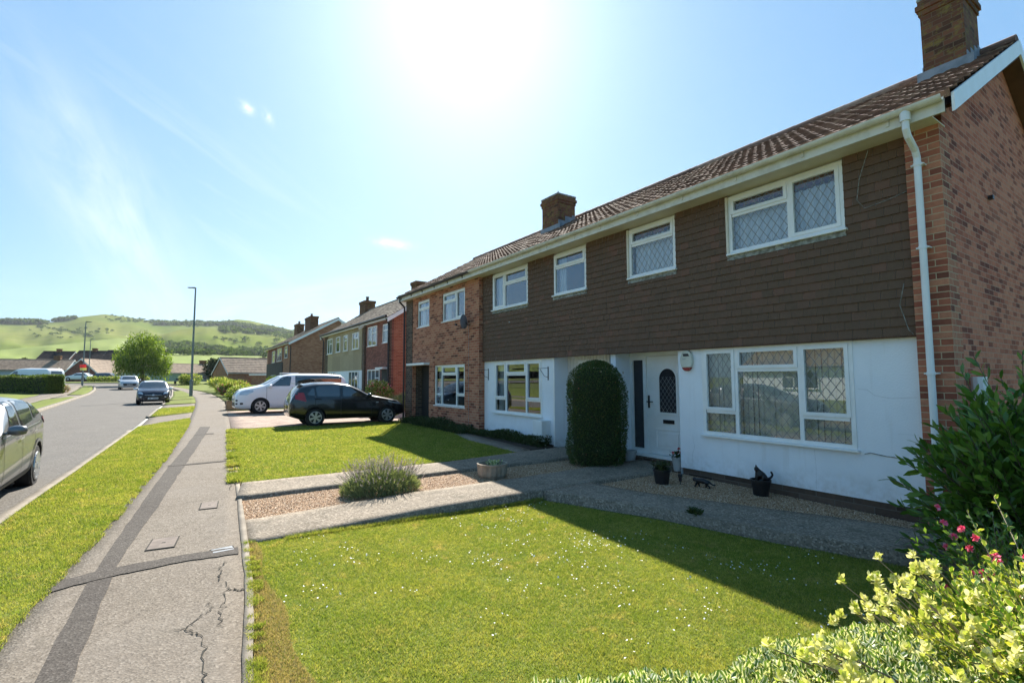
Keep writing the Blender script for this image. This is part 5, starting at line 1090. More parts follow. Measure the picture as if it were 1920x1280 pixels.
car('parked_van', 'white people carrier with tinted side glass parked facing the road on the brick drive', 'van', (2.06, 25.15, gz(24.5) - .005), .01, 4.85, 1.80,
    [(0, .70), (.06, .92), (.25, 1.06), (.95, 1.20), (1.15, 1.27), (1.6, 1.55), (1.95, 1.70), (2.3, 1.745), (3.5, 1.75), (4.4, 1.71), (4.65, 1.62), (4.78, 1.2), (4.85, .7)],
    [(0, .66), (.3, .98), (1.1, 1.12), (4.85, 1.16)], [(0, .26), (.3, .19), (4.5, .19), (4.85, .3)], 'paint_white', (.97, 3.85), .335,
    [[(1.34, 1.18), (1.52, 1.20), (2.16, 1.20), (2.22, 1.62), (2.05, 1.64), (1.85, 1.60)], [(2.38, 1.18), (4.42, 1.20), (4.46, 1.58), (4.38, 1.63), (2.38, 1.655)]],
    [(-.68, 1.26), (.68, 1.26), (.56, 1.64), (-.56, 1.64)], [(-.62, 1.18), (.62, 1.18), (.55, 1.6), (-.55, 1.6)], extras=ex_van, nspoke=6, tumble=.14)
# grey crossover parked beside the verge
def ex_grey(t, patch, L, hw):
    for sd in (1, -1):
        patch('tail_light', [(L - .34, .98), (L - .05, .98), (L - .10, 1.10), (L - .20, 1.13), (L - .48, 1.08)], 'side', 'taillight', side=sd, rnd=.03, eps=.012)
        patch('lower_cladding', [(1.22, .20), (2.86, .20), (2.90, .36), (1.18, .34)], 'side', 'cladding', side=sd, eps=.012, rnd=.03)
        patch('chrome_strip', [(1.2, .945), (3.36, 1.02), (3.36, 1.035), (1.2, .96)], 'side', 'alloy', side=sd, eps=.008)
        a = np.linspace(R(0), R(180), 15); o = [(3.26 + .435 * math.cos(q), .335 + .435 * math.sin(q)) for q in a]; i_ = [(3.26 + .385 * math.cos(q), .335 + .385 * math.sin(q)) for q in a[::-1]]
        patch('arch_trim', o + i_, 'side', 'cladding', side=sd, eps=.01)
    for sd in (1, -1): patch('head_light', [(sd * .50, .70), (sd * .82, .74), (sd * .80, .86), (sd * .56, .82)], 'front', 'headlight', rnd=.03, eps=.012)
    patch('grille', [(-.48, .60), (.48, .60), (.44, .76), (-.44, .76)], 'front', 'trim', rnd=.04, eps=.01); patch('lower_grille', [(-.6, .28), (.6, .28), (.55, .40), (-.55, .40)], 'front', 'trim', rnd=.03, eps=.01)
    plate(t, L + .0, .72, 'plate_y', False); plate(t, -.02, .50, 'plate_w'); mirrorpair(t, 1.36, 1.04, hw - .0, 'paint_grey', .95); door_lines(t, patch, (1.22, 2.20, 3.02), .34, .98); handles(t, patch, ((1.98, .86), (2.82, .90)), 'alloy')
car('parked_car', 'grey crossover parked at the kerb on the left edge with its rear wheel showing', 'car', (-2.66, 7.72, gz(9) - .13), math.pi / 2 + .015, 4.05, 1.76,
    [(0, .60), (.06, .78), (.35, .94), (.95, 1.02), (1.2, 1.07), (1.55, 1.26), (1.95, 1.42), (2.4, 1.465), (3.0, 1.44), (3.4, 1.36), (3.65, 1.22), (3.88, 1.04), (4.02, .8), (4.05, .6)],
    [(0, .55), (.3, .86), (1.0, .94), (2.0, .99), (3.2, 1.06), (4.05, 1.08)], [(0, .30), (.3, .22), (3.7, .22), (4.05, .38)], 'paint_grey', (.72, 3.26), .335,
    [[(1.56, .99), (2.14, 1.03), (2.14, 1.40), (1.98, 1.39)], [(2.26, 1.03), (2.96, 1.08), (2.98, 1.385), (2.26, 1.41)], [(3.05, 1.10), (3.50, 1.16), (3.30, 1.30), (3.06, 1.37)]],
    [(-.62, 1.1), (.62, 1.1), (.52, 1.38), (-.52, 1.38)], [(-.55, 1.06), (.55, 1.06), (.48, 1.34), (-.48, 1.34)], extras=ex_grey, nspoke=10, tumble=.19)
# dark blue small car on the road, pointing at us
def ex_blue(t, patch, L, hw):
    for sd in (1, -1):
        patch('head_light', [(sd * .50, .64), (sd * .76, .70), (sd * .72, .80), (sd * .56, .76)], 'front', 'headlight', rnd=.03, eps=.015)
        patch('fog_light', [(sd * .58, .44), (sd * .66, .44), (sd * .66, .52), (sd * .58, .52)], 'front', 'headlight', rnd=.02, eps=.015)
        patch('chrome_bar', [(sd * .05, .575), (sd * .42, .60), (sd * .42, .615), (sd * .05, .60)], 'front', 'alloy', eps=.02)
    patch('emblem', [(-.06, .56), (.06, .56), (.06, .64), (-.06, .64)], 'front', 'alloy', rnd=.03, eps=.025)
    patch('grille', [(-.45, .50), (.45, .50), (.50, .60), (-.50, .60)], 'front', 'trim', rnd=.03, eps=.008); patch('lower_grille', [(-.5, .22), (.5, .22), (.55, .34), (-.55, .34)], 'front', 'trim', rnd=.03)
    plate(t, -.03, .40, 'plate_w'); mirrorpair(t, 1.15, .98, hw - .02, 'paint_white', 1.1)
    patch('roof_panel', [(1.75, -.5), (2.9, -.5), (2.9, .5), (1.75, .5)], 'top', 'paint_white', rnd=.1)
car('parked_car', 'small dark blue car with a pale roof parked facing us at the right kerb', 'car', (-1.24, 38.2, gz(38.2) - .105), math.pi / 2 + .03, 3.70, 1.72,
    [(0, .58), (.05, .74), (.3, .86), (.85, .98), (1.1, 1.03), (1.5, 1.28), (1.85, 1.44), (2.3, 1.48), (3.0, 1.44), (3.4, 1.25), (3.62, 1.0), (3.7, .7)],
    [(0, .54), (.3, .8), (1.0, .92), (3.7, .98)], [(0, .22), (.3, .18), (3.4, .2), (3.7, .34)], 'paint_blue', (.66, 3.0), .31,
    [[(1.42, 1.0), (2.3, 1.02), (2.3, 1.36), (1.85, 1.34)], [(2.38, 1.02), (3.0, 1.08), (2.9, 1.30), (2.38, 1.35)]], [(-.68, 1.04), (.68, 1.04), (.56, 1.38), (-.56, 1.38)], [(-.5, 1.02), (.5, 1.02), (.45, 1.3), (-.45, 1.3)], extras=ex_blue)
def ex_silver(t, patch, L, hw):
    for sd in (1, -1):
        patch('head_light', [(sd * .55, .78), (sd * .82, .80), (sd * .80, .96), (sd * .6, .94)], 'front', 'headlight', rnd=.03, eps=.015)
    patch('grille', [(-.55, .46), (.55, .46), (.62, .74), (-.62, .74)], 'front', 'trim', rnd=.05, eps=.01); plate(t, -.03, .60, 'plate_w'); mirrorpair(t, 1.15, 1.10, hw, 'paint_silver', 1.2)
    m = MB(); [m.tube([(1.8, sd * .6, 1.69), (3.4, sd * .6, 1.69)], .02, 6) for sd in (1, -1)]; m.build('roof_rail', 'alloy', t)
car('moving_car', 'silver tall car with a dark grille farther up the road left of the blue car', 'car', (-4.62, 72.6, gz(72.6) - .105), math.pi / 2 + .12, 4.2, 1.84,
    [(0, .7), (.05, .88), (.3, 1.0), (.9, 1.10), (1.15, 1.17), (1.6, 1.48), (1.95, 1.62), (2.4, 1.66), (3.6, 1.62), (4.0, 1.3), (4.2, .8)], [(0, .66), (.3, .9), (1.0, 1.05), (4.2, 1.12)], [(0, .26), (.3, .22), (3.9, .22), (4.2, .36)], 'paint_silver', (.75, 3.35), .34,
    [[(1.5, 1.14), (2.4, 1.16), (2.4, 1.52), (1.95, 1.50)], [(2.48, 1.16), (3.6, 1.18), (3.5, 1.48), (2.48, 1.52)]], [(-.70, 1.2), (.70, 1.2), (.58, 1.54), (-.58, 1.54)], [(-.6, 1.14), (.6, 1.14), (.5, 1.5), (-.5, 1.5)], extras=ex_silver)
VT = [(0, .6), (.08, .9), (.5, 1.05), (.95, 1.35), (1.4, 1.75), (1.8, 1.92), (2.4, 1.96), (4.6, 1.94), (4.85, 1.8), (4.95, .7)]
def ex_lv(t, patch, L, hw):
    for sd in (1, -1): patch('tail_light', [(L - .16, .8), (L - .01, .8), (L - .03, 1.6), (L - .14, 1.6)], 'side', 'taillight', side=sd, eps=.012)
    mirrorpair(t, 1.35, 1.2, hw, 'trim', 1.2)
car('parked_van', 'long white panel van parked behind the clipped hedge on the left', 'van', (-13.7, 67.2, .72), -.62, 5.0, 1.9, VT, [(0, .6), (.5, 1.0), (1.0, 1.15), (5.0, 1.2)], [(0, .26), (.3, .2), (4.8, .2), (5.0, .3)], 'paint_white', (.95, 4.0), .33,
    [[(1.05, 1.22), (1.9, 1.22), (1.9, 1.7), (1.55, 1.68)]], [(-.7, 1.36), (.7, 1.36), (.6, 1.75), (-.6, 1.75)], [(-.6, 1.2), (.6, 1.2), (.55, 1.7), (-.55, 1.7)], extras=ex_lv, tumble=.08)
SM = dict(top=[(0, .6), (.06, .76), (.9, .95), (1.2, 1.0), (1.9, 1.42), (2.6, 1.47), (3.5, 1.42), (4.1, 1.05), (4.3, .7)], belt=[(0, .55), (.4, .82), (1.2, .94), (4.3, 1.0)], under=[(0, .26), (.3, .2), (4.0, .2), (4.3, .32)])
car('parked_car', 'white car parked beside the brown bungalow gable', 'car', (-18.0, 128.5, 1.42), -.40, 4.2, 1.75, SM['top'], SM['belt'], SM['under'], 'paint_white', (.75, 3.3), .32, [[(1.6, .98), (3.7, 1.04), (3.5, 1.34), (2.0, 1.34)]], [(-.62, 1.02), (.62, 1.02), (.52, 1.36), (-.52, 1.36)], [(-.5, 1.02), (.5, 1.02), (.45, 1.34), (-.45, 1.34)])
car('parked_car', 'dark estate car parked behind the low flower hedge at the bend', 'car', (-8.6, 119.5, 1.30), math.pi - .42, 4.9, 1.80, [(0, .6), (.06, .8), (1.1, 1.0), (1.4, 1.05), (2.1, 1.50), (2.8, 1.56), (4.5, 1.52), (4.8, 1.1), (4.9, .7)], [(0, .55), (.4, .85), (1.3, .98), (4.9, 1.04)], SM['under'][:1] + [(.3, .2), (4.6, .2), (4.9, .32)], 'paint_blue', (.85, 3.75), .33, [[(1.8, 1.03), (4.4, 1.06), (4.3, 1.44), (2.2, 1.44)]], [(-.62, 1.06), (.62, 1.06), (.52, 1.44), (-.52, 1.44)], [(-.5, 1.05), (.5, 1.05), (.45, 1.42), (-.45, 1.42)])
# ================================================================ STREET FURNITURE
def lamp(x, y, H, az, label, r=.10):
    t = thing('street_lamp', label, 'street lamp', (x, y, gz(y)), 0, 'street lamps along the road')
    m = MB(); m.tube([(0, 0, -.2), (0, 0, 1.3)], r, 12); m.build('base', 'galv', t)
    m = MB(); m.tube([(0, 0, 1.3), (0, 0, 1.36), (0, 0, H)], [r, r * .7, r * .42], 10); m.build('column', 'galv', t)
    d = V2(az); m = MB(); m.tube([(0, 0, H - .02), tuple(d * .5 + Vector((0, 0, H + .03)))], .03, 8); m.build('arm', 'galv', t)
    hd = MB(); hd.box(-.1, .1, 0, .6, -.03, .04); hd.v = [tuple(V2(az + 90) * v[0] + d * (v[1] + .0) + Vector((0, 0, H + v[2] + .03))) for v in hd.v]; hd.build('lantern', 'galv', t, bevel=.015)
lamp(.93, 48.8, 9.0, -60, 'tall grey street lamp beside the pavement right of the dark blue car', .13)
lamp(-11.0, 90.5, 8.8, 75, 'grey street lamp with a long arm by the left verge tip, carrying a small board', .13)
lamp(-14.9, 130.0, 8.4, 90, 'grey street lamp farthest away behind the one on the left verge', .12)
sg = thing('board_sign', 'small red and yellow agent board strapped to the lamp by the left verge', 'sign', (-10.95, 90.2, gz(90)))
m = MB(); m.box(-.4, .3, -.02, .02, 2.4, 2.85); m.build('upper_panel', 'redfl', sg)
m = MB(); m.box(-.35, .35, -.02, .02, 2.05, 2.39); m.build('lower_panel', 'goldyoung', sg)
bn = thing('bench', 'dark metal bench on the grass in front of the green bungalow', 'bench', (.35, 92.0, gz(92)), -.7)
m = MB(); m.box(-1.0, 1.0, -.2, .2, .42, .47); m.build('seat', 'iron', bn)
for x in (-.9, .9):
    m = MB(); m.box(x - .04, x + .04, -.2, .2, 0, .42); m.build('leg', 'iron', bn)
m = MB(); m.box(-1.0, 1.0, .2, .24, .6, .85); m.build('backrest', 'iron', bn)
# ================================================================ PLANTS
CAM = np.array([0, 0, 1.6]); FW = np.array([f_.x, f_.y, f_.z]); RT = np.array([a_.x, a_.y, a_.z]); UPV = np.array([u_.x, u_.y, u_.z])
def sample_region(A, B, n):
    a = resample(A, 200); b = resample(B, 200); w = np.linalg.norm(b - a, axis=1); ia = rng.choice(200, n, p=w / w.sum()); f = rng.random(n)[:, None]
    i2 = np.minimum(ia + 1, 199); j = rng.random(n)[:, None]
    p = (a[ia] * (1 - j) + a[i2] * j) * (1 - f) + (b[ia] * (1 - j) + b[i2] * j) * f
    return p, f[:, 0]
def visible(p, margin=1.15):
    d = p - CAM; z = d @ FW; return (z > .2) & (np.abs(d @ RT) < z * 1.034 * margin + .3) & (np.abs(d @ UPV) < z * .69 * margin + .3)
def grass(name, A, B, dz, n, h, w, label, off=None, mat='blade', keep=None, lod=True):
    p, f = sample_region(A, B, n); z = gzv(p[:, 1]) + dz + (off(p[:, 0]) if off else 0); P3 = np.c_[p, z]
    d = np.linalg.norm(P3[:, :2], axis=1); k = rng.random(n) < np.clip((5.5 / np.maximum(d, .5)) ** 1.3, .06, 1) if lod else np.ones(n, bool); k &= (d < 40) & visible(P3)
    if keep is not None: k &= keep(p, f)
    P3 = P3[k]; d = d[k]; n = len(P3)
    # tufted height: uneven growth
    tuft = .75 + .5 * np.sin(P3[:, 0] * 5.3 + np.sin(P3[:, 1] * 3.1) * 2) * np.sin(P3[:, 1] * 4.7 + P3[:, 0] * 1.3) 
    sc = np.clip(d / 5.5, 1, 3.0); H = h * (.55 + rng.random(n) * .8) * (.7 + .3 * tuft) * np.clip(sc, 1, 1.3); a = rng.random(n) * 2 * np.pi; lean = rng.normal(size=(n, 2)) * .55
    W_ = w * sc * (.7 + .6 * rng.random(n)); dx = np.c_[np.cos(a), np.sin(a), np.zeros(n)] * W_[:, None] / 2
    tip = P3 + np.c_[lean * H[:, None], H]; V = np.stack([P3 - dx, P3 + dx, tip], 1); F = np.arange(n * 3).reshape(-1, 3)
    o = npmesh(name, V, F, mat); tag(o, label, 'grass', kind='stuff'); return o
LA = [(.06 + lerp(PR, y) + .05, y) for y in np.linspace(-1, 5.70, 20)]; LB = [(8.5, -1), (7.0, .9), (6.0, 1.6), (5.4, 2.9), (5.0, 4.1), (4.33, 5.70)]
grass('lawn_grass', LA, LB, -.022, 1000000, .020, .0046, 'short mown grass with daisies on the near front lawn', off=lawn_off, keep=lambda p, f: (p[:, 0] - np.interp(p[:, 1], [q[1] for q in PR], [q[0] for q in PR]) - .06 + rng.normal(size=len(p)) * .11) > .08 * np.clip((5.0 - p[:, 1]) / 1.5, 0, 1.3))
grass('neighbour_grass', [(.09 + lerp(PR, y), y) for y in np.linspace(8.65, 17.3, 10)], [(6.0, 8.65), (6.05, 11), (6.5, 12.5), (6.8, 17.3)], .004, 450000, .024, .006, 'short mown grass on the neighbouring lawn')
grass('verge_grass', [(lerp(KR, y) + .16, y) for y in np.linspace(0, 19.9, 30)], [(lerp(PL, y) + .02 * math.sin(y * 7) + .01, y) for y in np.linspace(0, 23.1, 30)], .01, 450000, .024, .0055, 'mown grass of the long verge between kerb and pavement')
grass('verge_grass', [(lerp(KR, y) + .2, y) for y in np.linspace(25, 31, 8)], [(lerp(PL, y), y) for y in np.linspace(27.5, 32.3, 8)], .01, 70000, .04, .008, 'mown grass of the second short verge piece', lod=True)
# ragged grass creeping over the edges of pavement and paths
grass('edge_grass', [(lerp(PR, y) + .02, y) for y in np.linspace(1, 5.7, 30)], [(lerp(PR, y) + .13, y) for y in np.linspace(1, 5.7, 30)], .0, 26000, .03, .005, 'ragged dry grass along the pavement edging', keep=lambda p, f: np.sin(p[:, 1] * 7.3) * np.sin(p[:, 1] * 3.1 + 1) + .8 * np.sin(p[:, 1] * 31 + 3 * np.sin(p[:, 1] * 5)) + rng.random(len(p)) * 1.6 - f > .7, lod=False)
grass('edge_grass', [(lerp(PR, y) - .10, y) for y in np.linspace(8.7, 17.2, 30)], [(lerp(PR, y) + .10, y) for y in np.linspace(8.7, 17.2, 30)], .0, 22000, .05, .008, 'weeds and grass creeping over the pavement edge by the neighbouring lawn', keep=lambda p, f: np.sin(p[:, 1] * 5) + np.sin(p[:, 1] * 13) + rng.random(len(p)) > .7, lod=False)
grass('edge_grass', [(lerp(PL, y) - .07, y) for y in np.linspace(1, 22, 30)], [(lerp(PL, y) + .05, y) for y in np.linspace(1, 22, 30)], .004, 26000, .03, .006, 'thin dry grass spreading from the verge on to the pavement', keep=lambda p, f: (rng.random(len(p)) ** 1.5 > f * 0 + .25) & (np.sin(p[:, 1] * 6) + np.sin(p[:, 1] * 17 + 1) + rng.random(len(p)) * 1.5 > .6), lod=False)
grass('dry_grass', [(lerp(PR, y) + .06, y) for y in np.linspace(0, 5.7, 30)], [(lerp(PR, y) + .14 + .22 * max(0, (5.0 - y) / 2) + .03 * math.sin(y * 5), y) for y in np.linspace(0, 5.7, 30)], -.015, 60000, .020, .0045, 'dry straw coloured grass along the pavement edge of the near lawn', mat='straw', lod=False)
grass('edge_grass', [(1.0, 5.66), (4.3, 5.66)], [(1.0, 5.715), (4.3, 5.715)], -.03, 9000, .05, .005, 'longer grass at the foot of the near path', off=lawn_off, lod=False)
# daisies
def daisies():
    C = []
    for (cx, cy, s, n) in ((3.0, 4.6, .75, 170), (3.5, 4.0, .5, 90), (2.2, 4.9, .6, 45), (1.7, 4.3, .5, 26), (3.6, 2.9, .7, 60), (4.4, 2.6, .5, 70), (2.6, 3.2, .8, 45), (1.4, 3.6, .5, 16), (3.4, 5.3, .5, 60), (4.6, 3.2, .4, 40), (1.2, 5.0, .4, 14)):
        q = max(3, n // 9); kx = rng.normal(size=q) * s + cx; ky = rng.normal(size=q) * s * .8 + cy; ii = rng.integers(0, q, n); C.append(np.c_[kx[ii] + rng.normal(size=n) * .11, ky[ii] + rng.normal(size=n) * .11])
    C = np.vstack(C); C = C[(C[:, 0] > lerp(PR, 4) + .2) & (C[:, 1] < 5.6) & (C[:, 0] + (C[:, 1] - 1.6) * .42 < 5.9)]
    n = len(C); z = gzv(C[:, 1]) - .022 + lawn_off(C[:, 0]) + .022 + rng.random(n) * .018; r = .0042 + rng.random(n) * .0035; k = 8; V = []; F = []
    a = np.arange(k) * 2 * np.pi / k; tl = rng.normal(size=(n, 2)) * .35
    for i in range(n):
        x, y = np.cos(a) * r[i], np.sin(a) * r[i]; V.append(np.c_[C[i, 0] + x, C[i, 1] + y, z[i] + x * tl[i, 0] + y * tl[i, 1]]); F.append(np.arange(k) + i * k)
    tag(npmesh('daisies', np.vstack(V), np.array(F), 'petal'), 'small white daisies dotted over the near front lawn', 'daisies', kind='stuff')
daisies()
def stones(name, A, B, dz, n, label, keep=None):
    p, f = sample_region(A, B, n); P3 = np.c_[p, gzv(p[:, 1]) + dz]; k = visible(P3)
    if keep is not None: k &= keep(p)
    P3 = P3[k]; n = len(P3); s = (.0055 + rng.random(n) * .0065)[:, None, None]
    o = np.array([(1, 0, 0), (0, 1, 0), (-1, 0, 0), (0, -1, 0), (0, 0, 1), (0, 0, -1)], float)
    q = o[None] * (np.array([1.25, 1, .7]) * (.7 + rng.random((n, 1, 3)) * .6)); a = rng.random(n) * 6.28; c, s_ = np.cos(a), np.sin(a)
    q = np.stack([q[..., 0] * c[:, None] - q[..., 1] * s_[:, None], q[..., 0] * s_[:, None] + q[..., 1] * c[:, None], q[..., 2] + q[..., 0] * rng.normal(size=(n, 1)) * .4], -1) * s
    V = P3[:, None, :] + q; i = np.arange(n)[:, None] * 6
    F = np.concatenate([i + list(t) for t in ((0, 1, 4), (1, 2, 4), (2, 3, 4), (3, 0, 4), (1, 0, 5), (2, 1, 5), (3, 2, 5), (0, 3, 5))], 1).reshape(-1, 3)
    tag(npmesh(name, V, F, 'stone'), label, 'gravel', kind='stuff')
stones('gravel_stones', [(.68, 6.62), (4.5, 6.64), (7.15, 6.72)], [(.76, 7.66), (4.5, 7.64), (7.15, 7.58)], -.015, 70000, 'golden pea gravel between the two front paths')
stones('gravel_stones', [(5.35, 5.7), (5.53, 4.92), (6.12, 3.66), (6.62, 2.6), (7.0, 1.6)], [(7.2, 5.7), (7.2, 4.9), (7.2, 3.6), (7.2, 2.5), (7.2, 1.6)], .0, 46000, 'pea gravel strip in shade below the big window')
def shell(n, fn, thick=.12):
    """points in a shell: fn(theta, phi) -> radius vector"""
    u = rng.random(n); th = rng.random(n) * 2 * np.pi; cz = u * 2 - 1; sz = np.sqrt(1 - cz * cz); d = np.c_[sz * np.cos(th), sz * np.sin(th), cz]
    return d
def blobcrown(n, cs, inner=.55):
    """cs: list of (x,y,z,rx,ry,rz); points biased to the surfaces, outward directions"""
    w = np.array([c[3] * c[4] + c[3] * c[5] for c in cs]); ii = rng.choice(len(cs), n, p=w / w.sum()); c = np.array(cs, float)[ii]
    d = unit(rng.normal(size=(n, 3))); rr = inner + (1 - inner) * rng.random(n) ** .5; P_ = c[:, :3] + d * c[:, 3:] * rr[:, None]
    return P_, d
# clipped dome bush
def topiary():
    x, y, r, h = 6.58, 6.93, .54, 1.93; b = gz(y); t = thing('clipped_bush', 'dark green clipped dome shaped bush standing beside the front door', 'bush', (x, y, b))
    n = 26000; th = rng.random(n) * 2 * np.pi; s = rng.random(n); H = h - b - .03; cut_ = H - r * 1.0; L1 = cut_; tot = L1 + r * 1.3; q = s * tot; zz = np.where(q < L1, q, 0); rad = np.full(n, r); nz_ = np.zeros(n)
    up = q >= L1; a = (q[up] - L1) / (r * 1.3) * np.pi / 2; zz[up] = L1 + np.sin(a) * r * 1.0; rad[up] = r * np.cos(a) ** .9; nz_[up] = np.sin(a)
    rad = rad * (1 + .04 * np.sin(th * 3 + zz * 4) + .035 * np.sin(th * 7 - zz * 9) + .02 * np.sin(th * 17 + zz * 21)) - (zz < .25) * (.25 - zz) * .2
    dep = rng.random(n) ** 1.6 * .10; P_ = np.c_[np.cos(th) * (rad - dep), np.sin(th) * (rad - dep), zz + .02 - dep * nz_]
    D = np.c_[np.cos(th) * (1 - nz_), np.sin(th) * (1 - nz_), nz_ * .8 + .3] + rng.normal(size=(n, 3)) * .6
    leaves('foliage', P_, D, .022 + rng.random(n) * .018, .012 + rng.random(n) * .006, 'topiary', t)
    m = MB(); m.lathe([(.35, .02), (r - .10, .25), (r - .09, L1), (r * .72, L1 + r * .55), (r * .3, H - .12)], (0, 0, 0), 24); m.build('dark_core', 'weedcore', t)  # solid dark filler added inside the leaf shell, not real branches
    k = 260; a = rng.random(k) * 6.28; z = rng.random(k) * 1.45 + .1; leaves('stray_shoots', np.c_[np.cos(a) * (r - .02), np.sin(a) * (r - .02), z], np.c_[np.cos(a), np.sin(a), .8 + rng.random(k)] + rng.normal(size=(k, 3)) * .3, .05 + .04 * rng.random(k), .012, 'topiary', t)
    k = 60; a = rng.random(k) * 6.28; z = rng.random(k) * 1.7 + .1; leaves('bud', np.c_[np.cos(a) * (r + .01), np.sin(a) * (r + .01), z], rng.normal(size=(k, 3)), .03, .03, 'petal2', t)
MT['weedcore'] = P('dark_inner_core', (.022, .034, .012), .95)  # for solid cores added under leaf shells, coloured dark like shaded depth
MT['petal2'] = leafmat('pale_bud', [(0, (.35, .12, .06)), (.5, (.25, .2, .1)), (1, (.6, .6, .5))], trans=.2)
topiary()
def shoots(t, base, tips, llen, lwid, per, mat, start=.35, curl=.5, stem='bark', sr=.006, rich=False, fold=.2, name='foliage', jit=.25, up=.35):
    """stems from the base to each tip with leaves set around the upper part of the stem"""
    m = MB(); C = []; D = []; L = []; base = np.array(base, float)
    for tp in tips:
        tp = np.array(tp, float); b = base + rng.normal(size=3) * [.10, .10, .0]; mid = (b + tp) / 2 + np.array([(tp - b)[0] * -.15, (tp - b)[1] * -.15, abs(tp[2] - b[2]) * .12])
        pts = [(1 - s) ** 2 * b + 2 * s * (1 - s) * mid + s * s * tp for s in np.linspace(0, 1, 6)]; m.tube([tuple(p) for p in pts], [sr * (1.3 - .9 * k / 5) for k in range(6)], 4)
        for k in range(per):
            s = start + (1 - start) * (k + rng.random() * .6) / per; s = min(s, 1.0); p = (1 - s) ** 2 * b + 2 * s * (1 - s) * mid + s * s * tp; ax = unit((2 * (1 - s) * (mid - b) + 2 * s * (tp - mid))[None])[0]
            a = k * 2.4 + rng.random() * .5; r1 = unit(np.cross(ax, [.3, .5, .8])[None])[0]; r2 = np.cross(ax, r1)
            d = (np.cos(a) * r1 + np.sin(a) * r2) * (1 - .5 * s ** 4) + ax * (curl + s ** 4 * .6) + np.array([0, 0, up]) * .3 + rng.normal(size=3) * jit; C.append(p); D.append(d); L.append(llen * (.65 + .5 * rng.random()) * (1 - .25 * s ** 6))
    L = np.array(L); leaves(name, C, D, L, L * lwid / llen, mat, t, rich=rich, fold=fold); m.build('stems', stem, t)
# laurel at the house corner
lt = thing('laurel_bush', 'tall dark green laurel bush in front of the brick corner pier', 'bush', (6.05, 1.05, gz(1)))
tips = []
for i in range(330):
    a = rng.random() * 2 * np.pi; e = rng.random() ** .85; rr = 1.02 * np.sqrt(1 - (e * .9) ** 2) * (.6 + .4 * rng.random()); tips.append((rr * math.cos(a) * .9, rr * math.sin(a) * 1.0, .12 + e * 1.45))
tips += [(.28, .42, 1.92), (.20, .50, 1.78), (.35, .1, 1.95), (.25, -.02, 1.98), (.5, -.05, 1.75), (.3, .25, 1.72), (-.55, .75, .95), (-.62, .85, .80), (-.5, .72, 1.05), (.15, .48, 1.6)]
shoots(lt, (0, 0, 0), tips, .165, .055, 20, 'laurel', start=.45, curl=.65, sr=.007, rich=True, fold=.10)
# flowering azalea in front of it
az = thing('azalea_bush', 'azalea with pink and red flowers between the laurel and the golden shrub', 'bush', (4.55, .90, gz(1) - .05))
tips = [(rng.normal() * .27, rng.normal() * .25, .25 + rng.random() * .60) for _ in range(170)]
shoots(az, (0, 0, 0), tips, .055, .024, 20, 'laurel', start=.35, sr=.004)
def flowers(t, pts, r, mat, name='flowers'):
    C = []; D = []
    for p in pts:
        ax = unit(rng.normal(size=(1, 3)) * [.6, .6, .3] + [[-.4, -.4, .6]])[0]; r1 = unit(np.cross(ax, [0.2, .1, 1])[None])[0]; r2 = np.cross(ax, r1)
        for lay, (kk, el) in enumerate(((6, .25), (5, .8))):
            for k in range(kk): a = k * 2 * np.pi / kk + lay; C.append(p); D.append(np.cos(a) * r1 + np.sin(a) * r2 + ax * el)
    leaves(name, C, D, r, r * .85, mat, t, rich=True, fold=.18)
fl = [tips[i] for i in range(0, 60)]
for i in range(38):
    a = rng.uniform(R(95), R(290)); e = rng.random(); q = .30 + .12 * rng.random(); flowers(az, [(math.cos(a) * q, math.sin(a) * q, .35 + e * .5)], .028, 'pinkfl', 'flower')
for _ in range(16): flowers(az, [(-.15 + rng.normal() * .14, -.36 + rng.normal() * .10, .90 + rng.normal() * .06)], .038, 'redfl', 'flower')
# golden variegated shrub
gs = thing('golden_shrub', 'yellow and green variegated shrub filling the bottom right corner', 'shrub', (3.05, .42, gz(.4) - .05))
tips = []
for i in range(1150):
    a = rng.random() * 2 * np.pi; e = rng.random(); rr = 1.04 * np.sqrt(max(0, 1 - (e * .92) ** 2)) * (.72 + .28 * rng.random()); tips.append((rr * math.cos(a) * 1.05, rr * math.sin(a) * .85, .15 + e * .78))
tips += [(.4 + rng.random() * .7, rng.normal() * .2 + .1, 1.0 + rng.random() * .12) for _ in range(22)]
shoots(gs, (0, 0, 0), tips, .042, .028, 24, 'gold', start=.55, curl=.35, stem='twig', sr=.0035, rich=True, fold=.12, jit=.3)
# pale young rosettes standing out of it on the sunny side
ys_ = []
for i in range(300):
    a = rng.uniform(R(80), R(280)); e = rng.random(); rr = (.78 + .22 * rng.random()) * np.sqrt(1 - (e * .85) ** 2); ys_.append((rr * math.cos(a) * 1.05 + rng.normal() * .06, rr * math.sin(a) * .9 + .05 + rng.normal() * .06, .22 + e * .70))
ys_ += [(-1.06 + rng.normal() * .10, .45 + rng.normal() * .10, .74 + rng.normal() * .05) for _ in range(30)] + [(-1.06, .52, .80), (-1.02, .45, .72), (-.95, .55, .70), (-.98, .38, .66), (-.85, .5, .74)]
m = MB()
for p in ys_[::2] + ys_[-35:]:
    q = np.array([p[0] * .72 + .05, p[1] * .72, max(.05, p[2] - .22)]); m.tube([tuple(q), tuple((q + np.array(p)) / 2 + [0, 0, .015]), tuple(p)], [.004, .003, .002], 4)
m.build('twigs', 'twig', gs)
C = []; D = []
for p in ys_:
    for lay, (kk, el) in enumerate(((5, .35), (4, 1.0), (3, 2.2))):
        for k in range(kk):
            a = k * 2 * np.pi / kk + lay * .7 + rng.random() * .4; C.append(np.array(p) + [0, 0, lay * .008]); D.append([math.cos(a), math.sin(a), el])
leaves('young_leaves', C, D, .022 + .014 * rng.random(len(C)), .020, 'goldyoung', gs, rich=True, fold=.2)
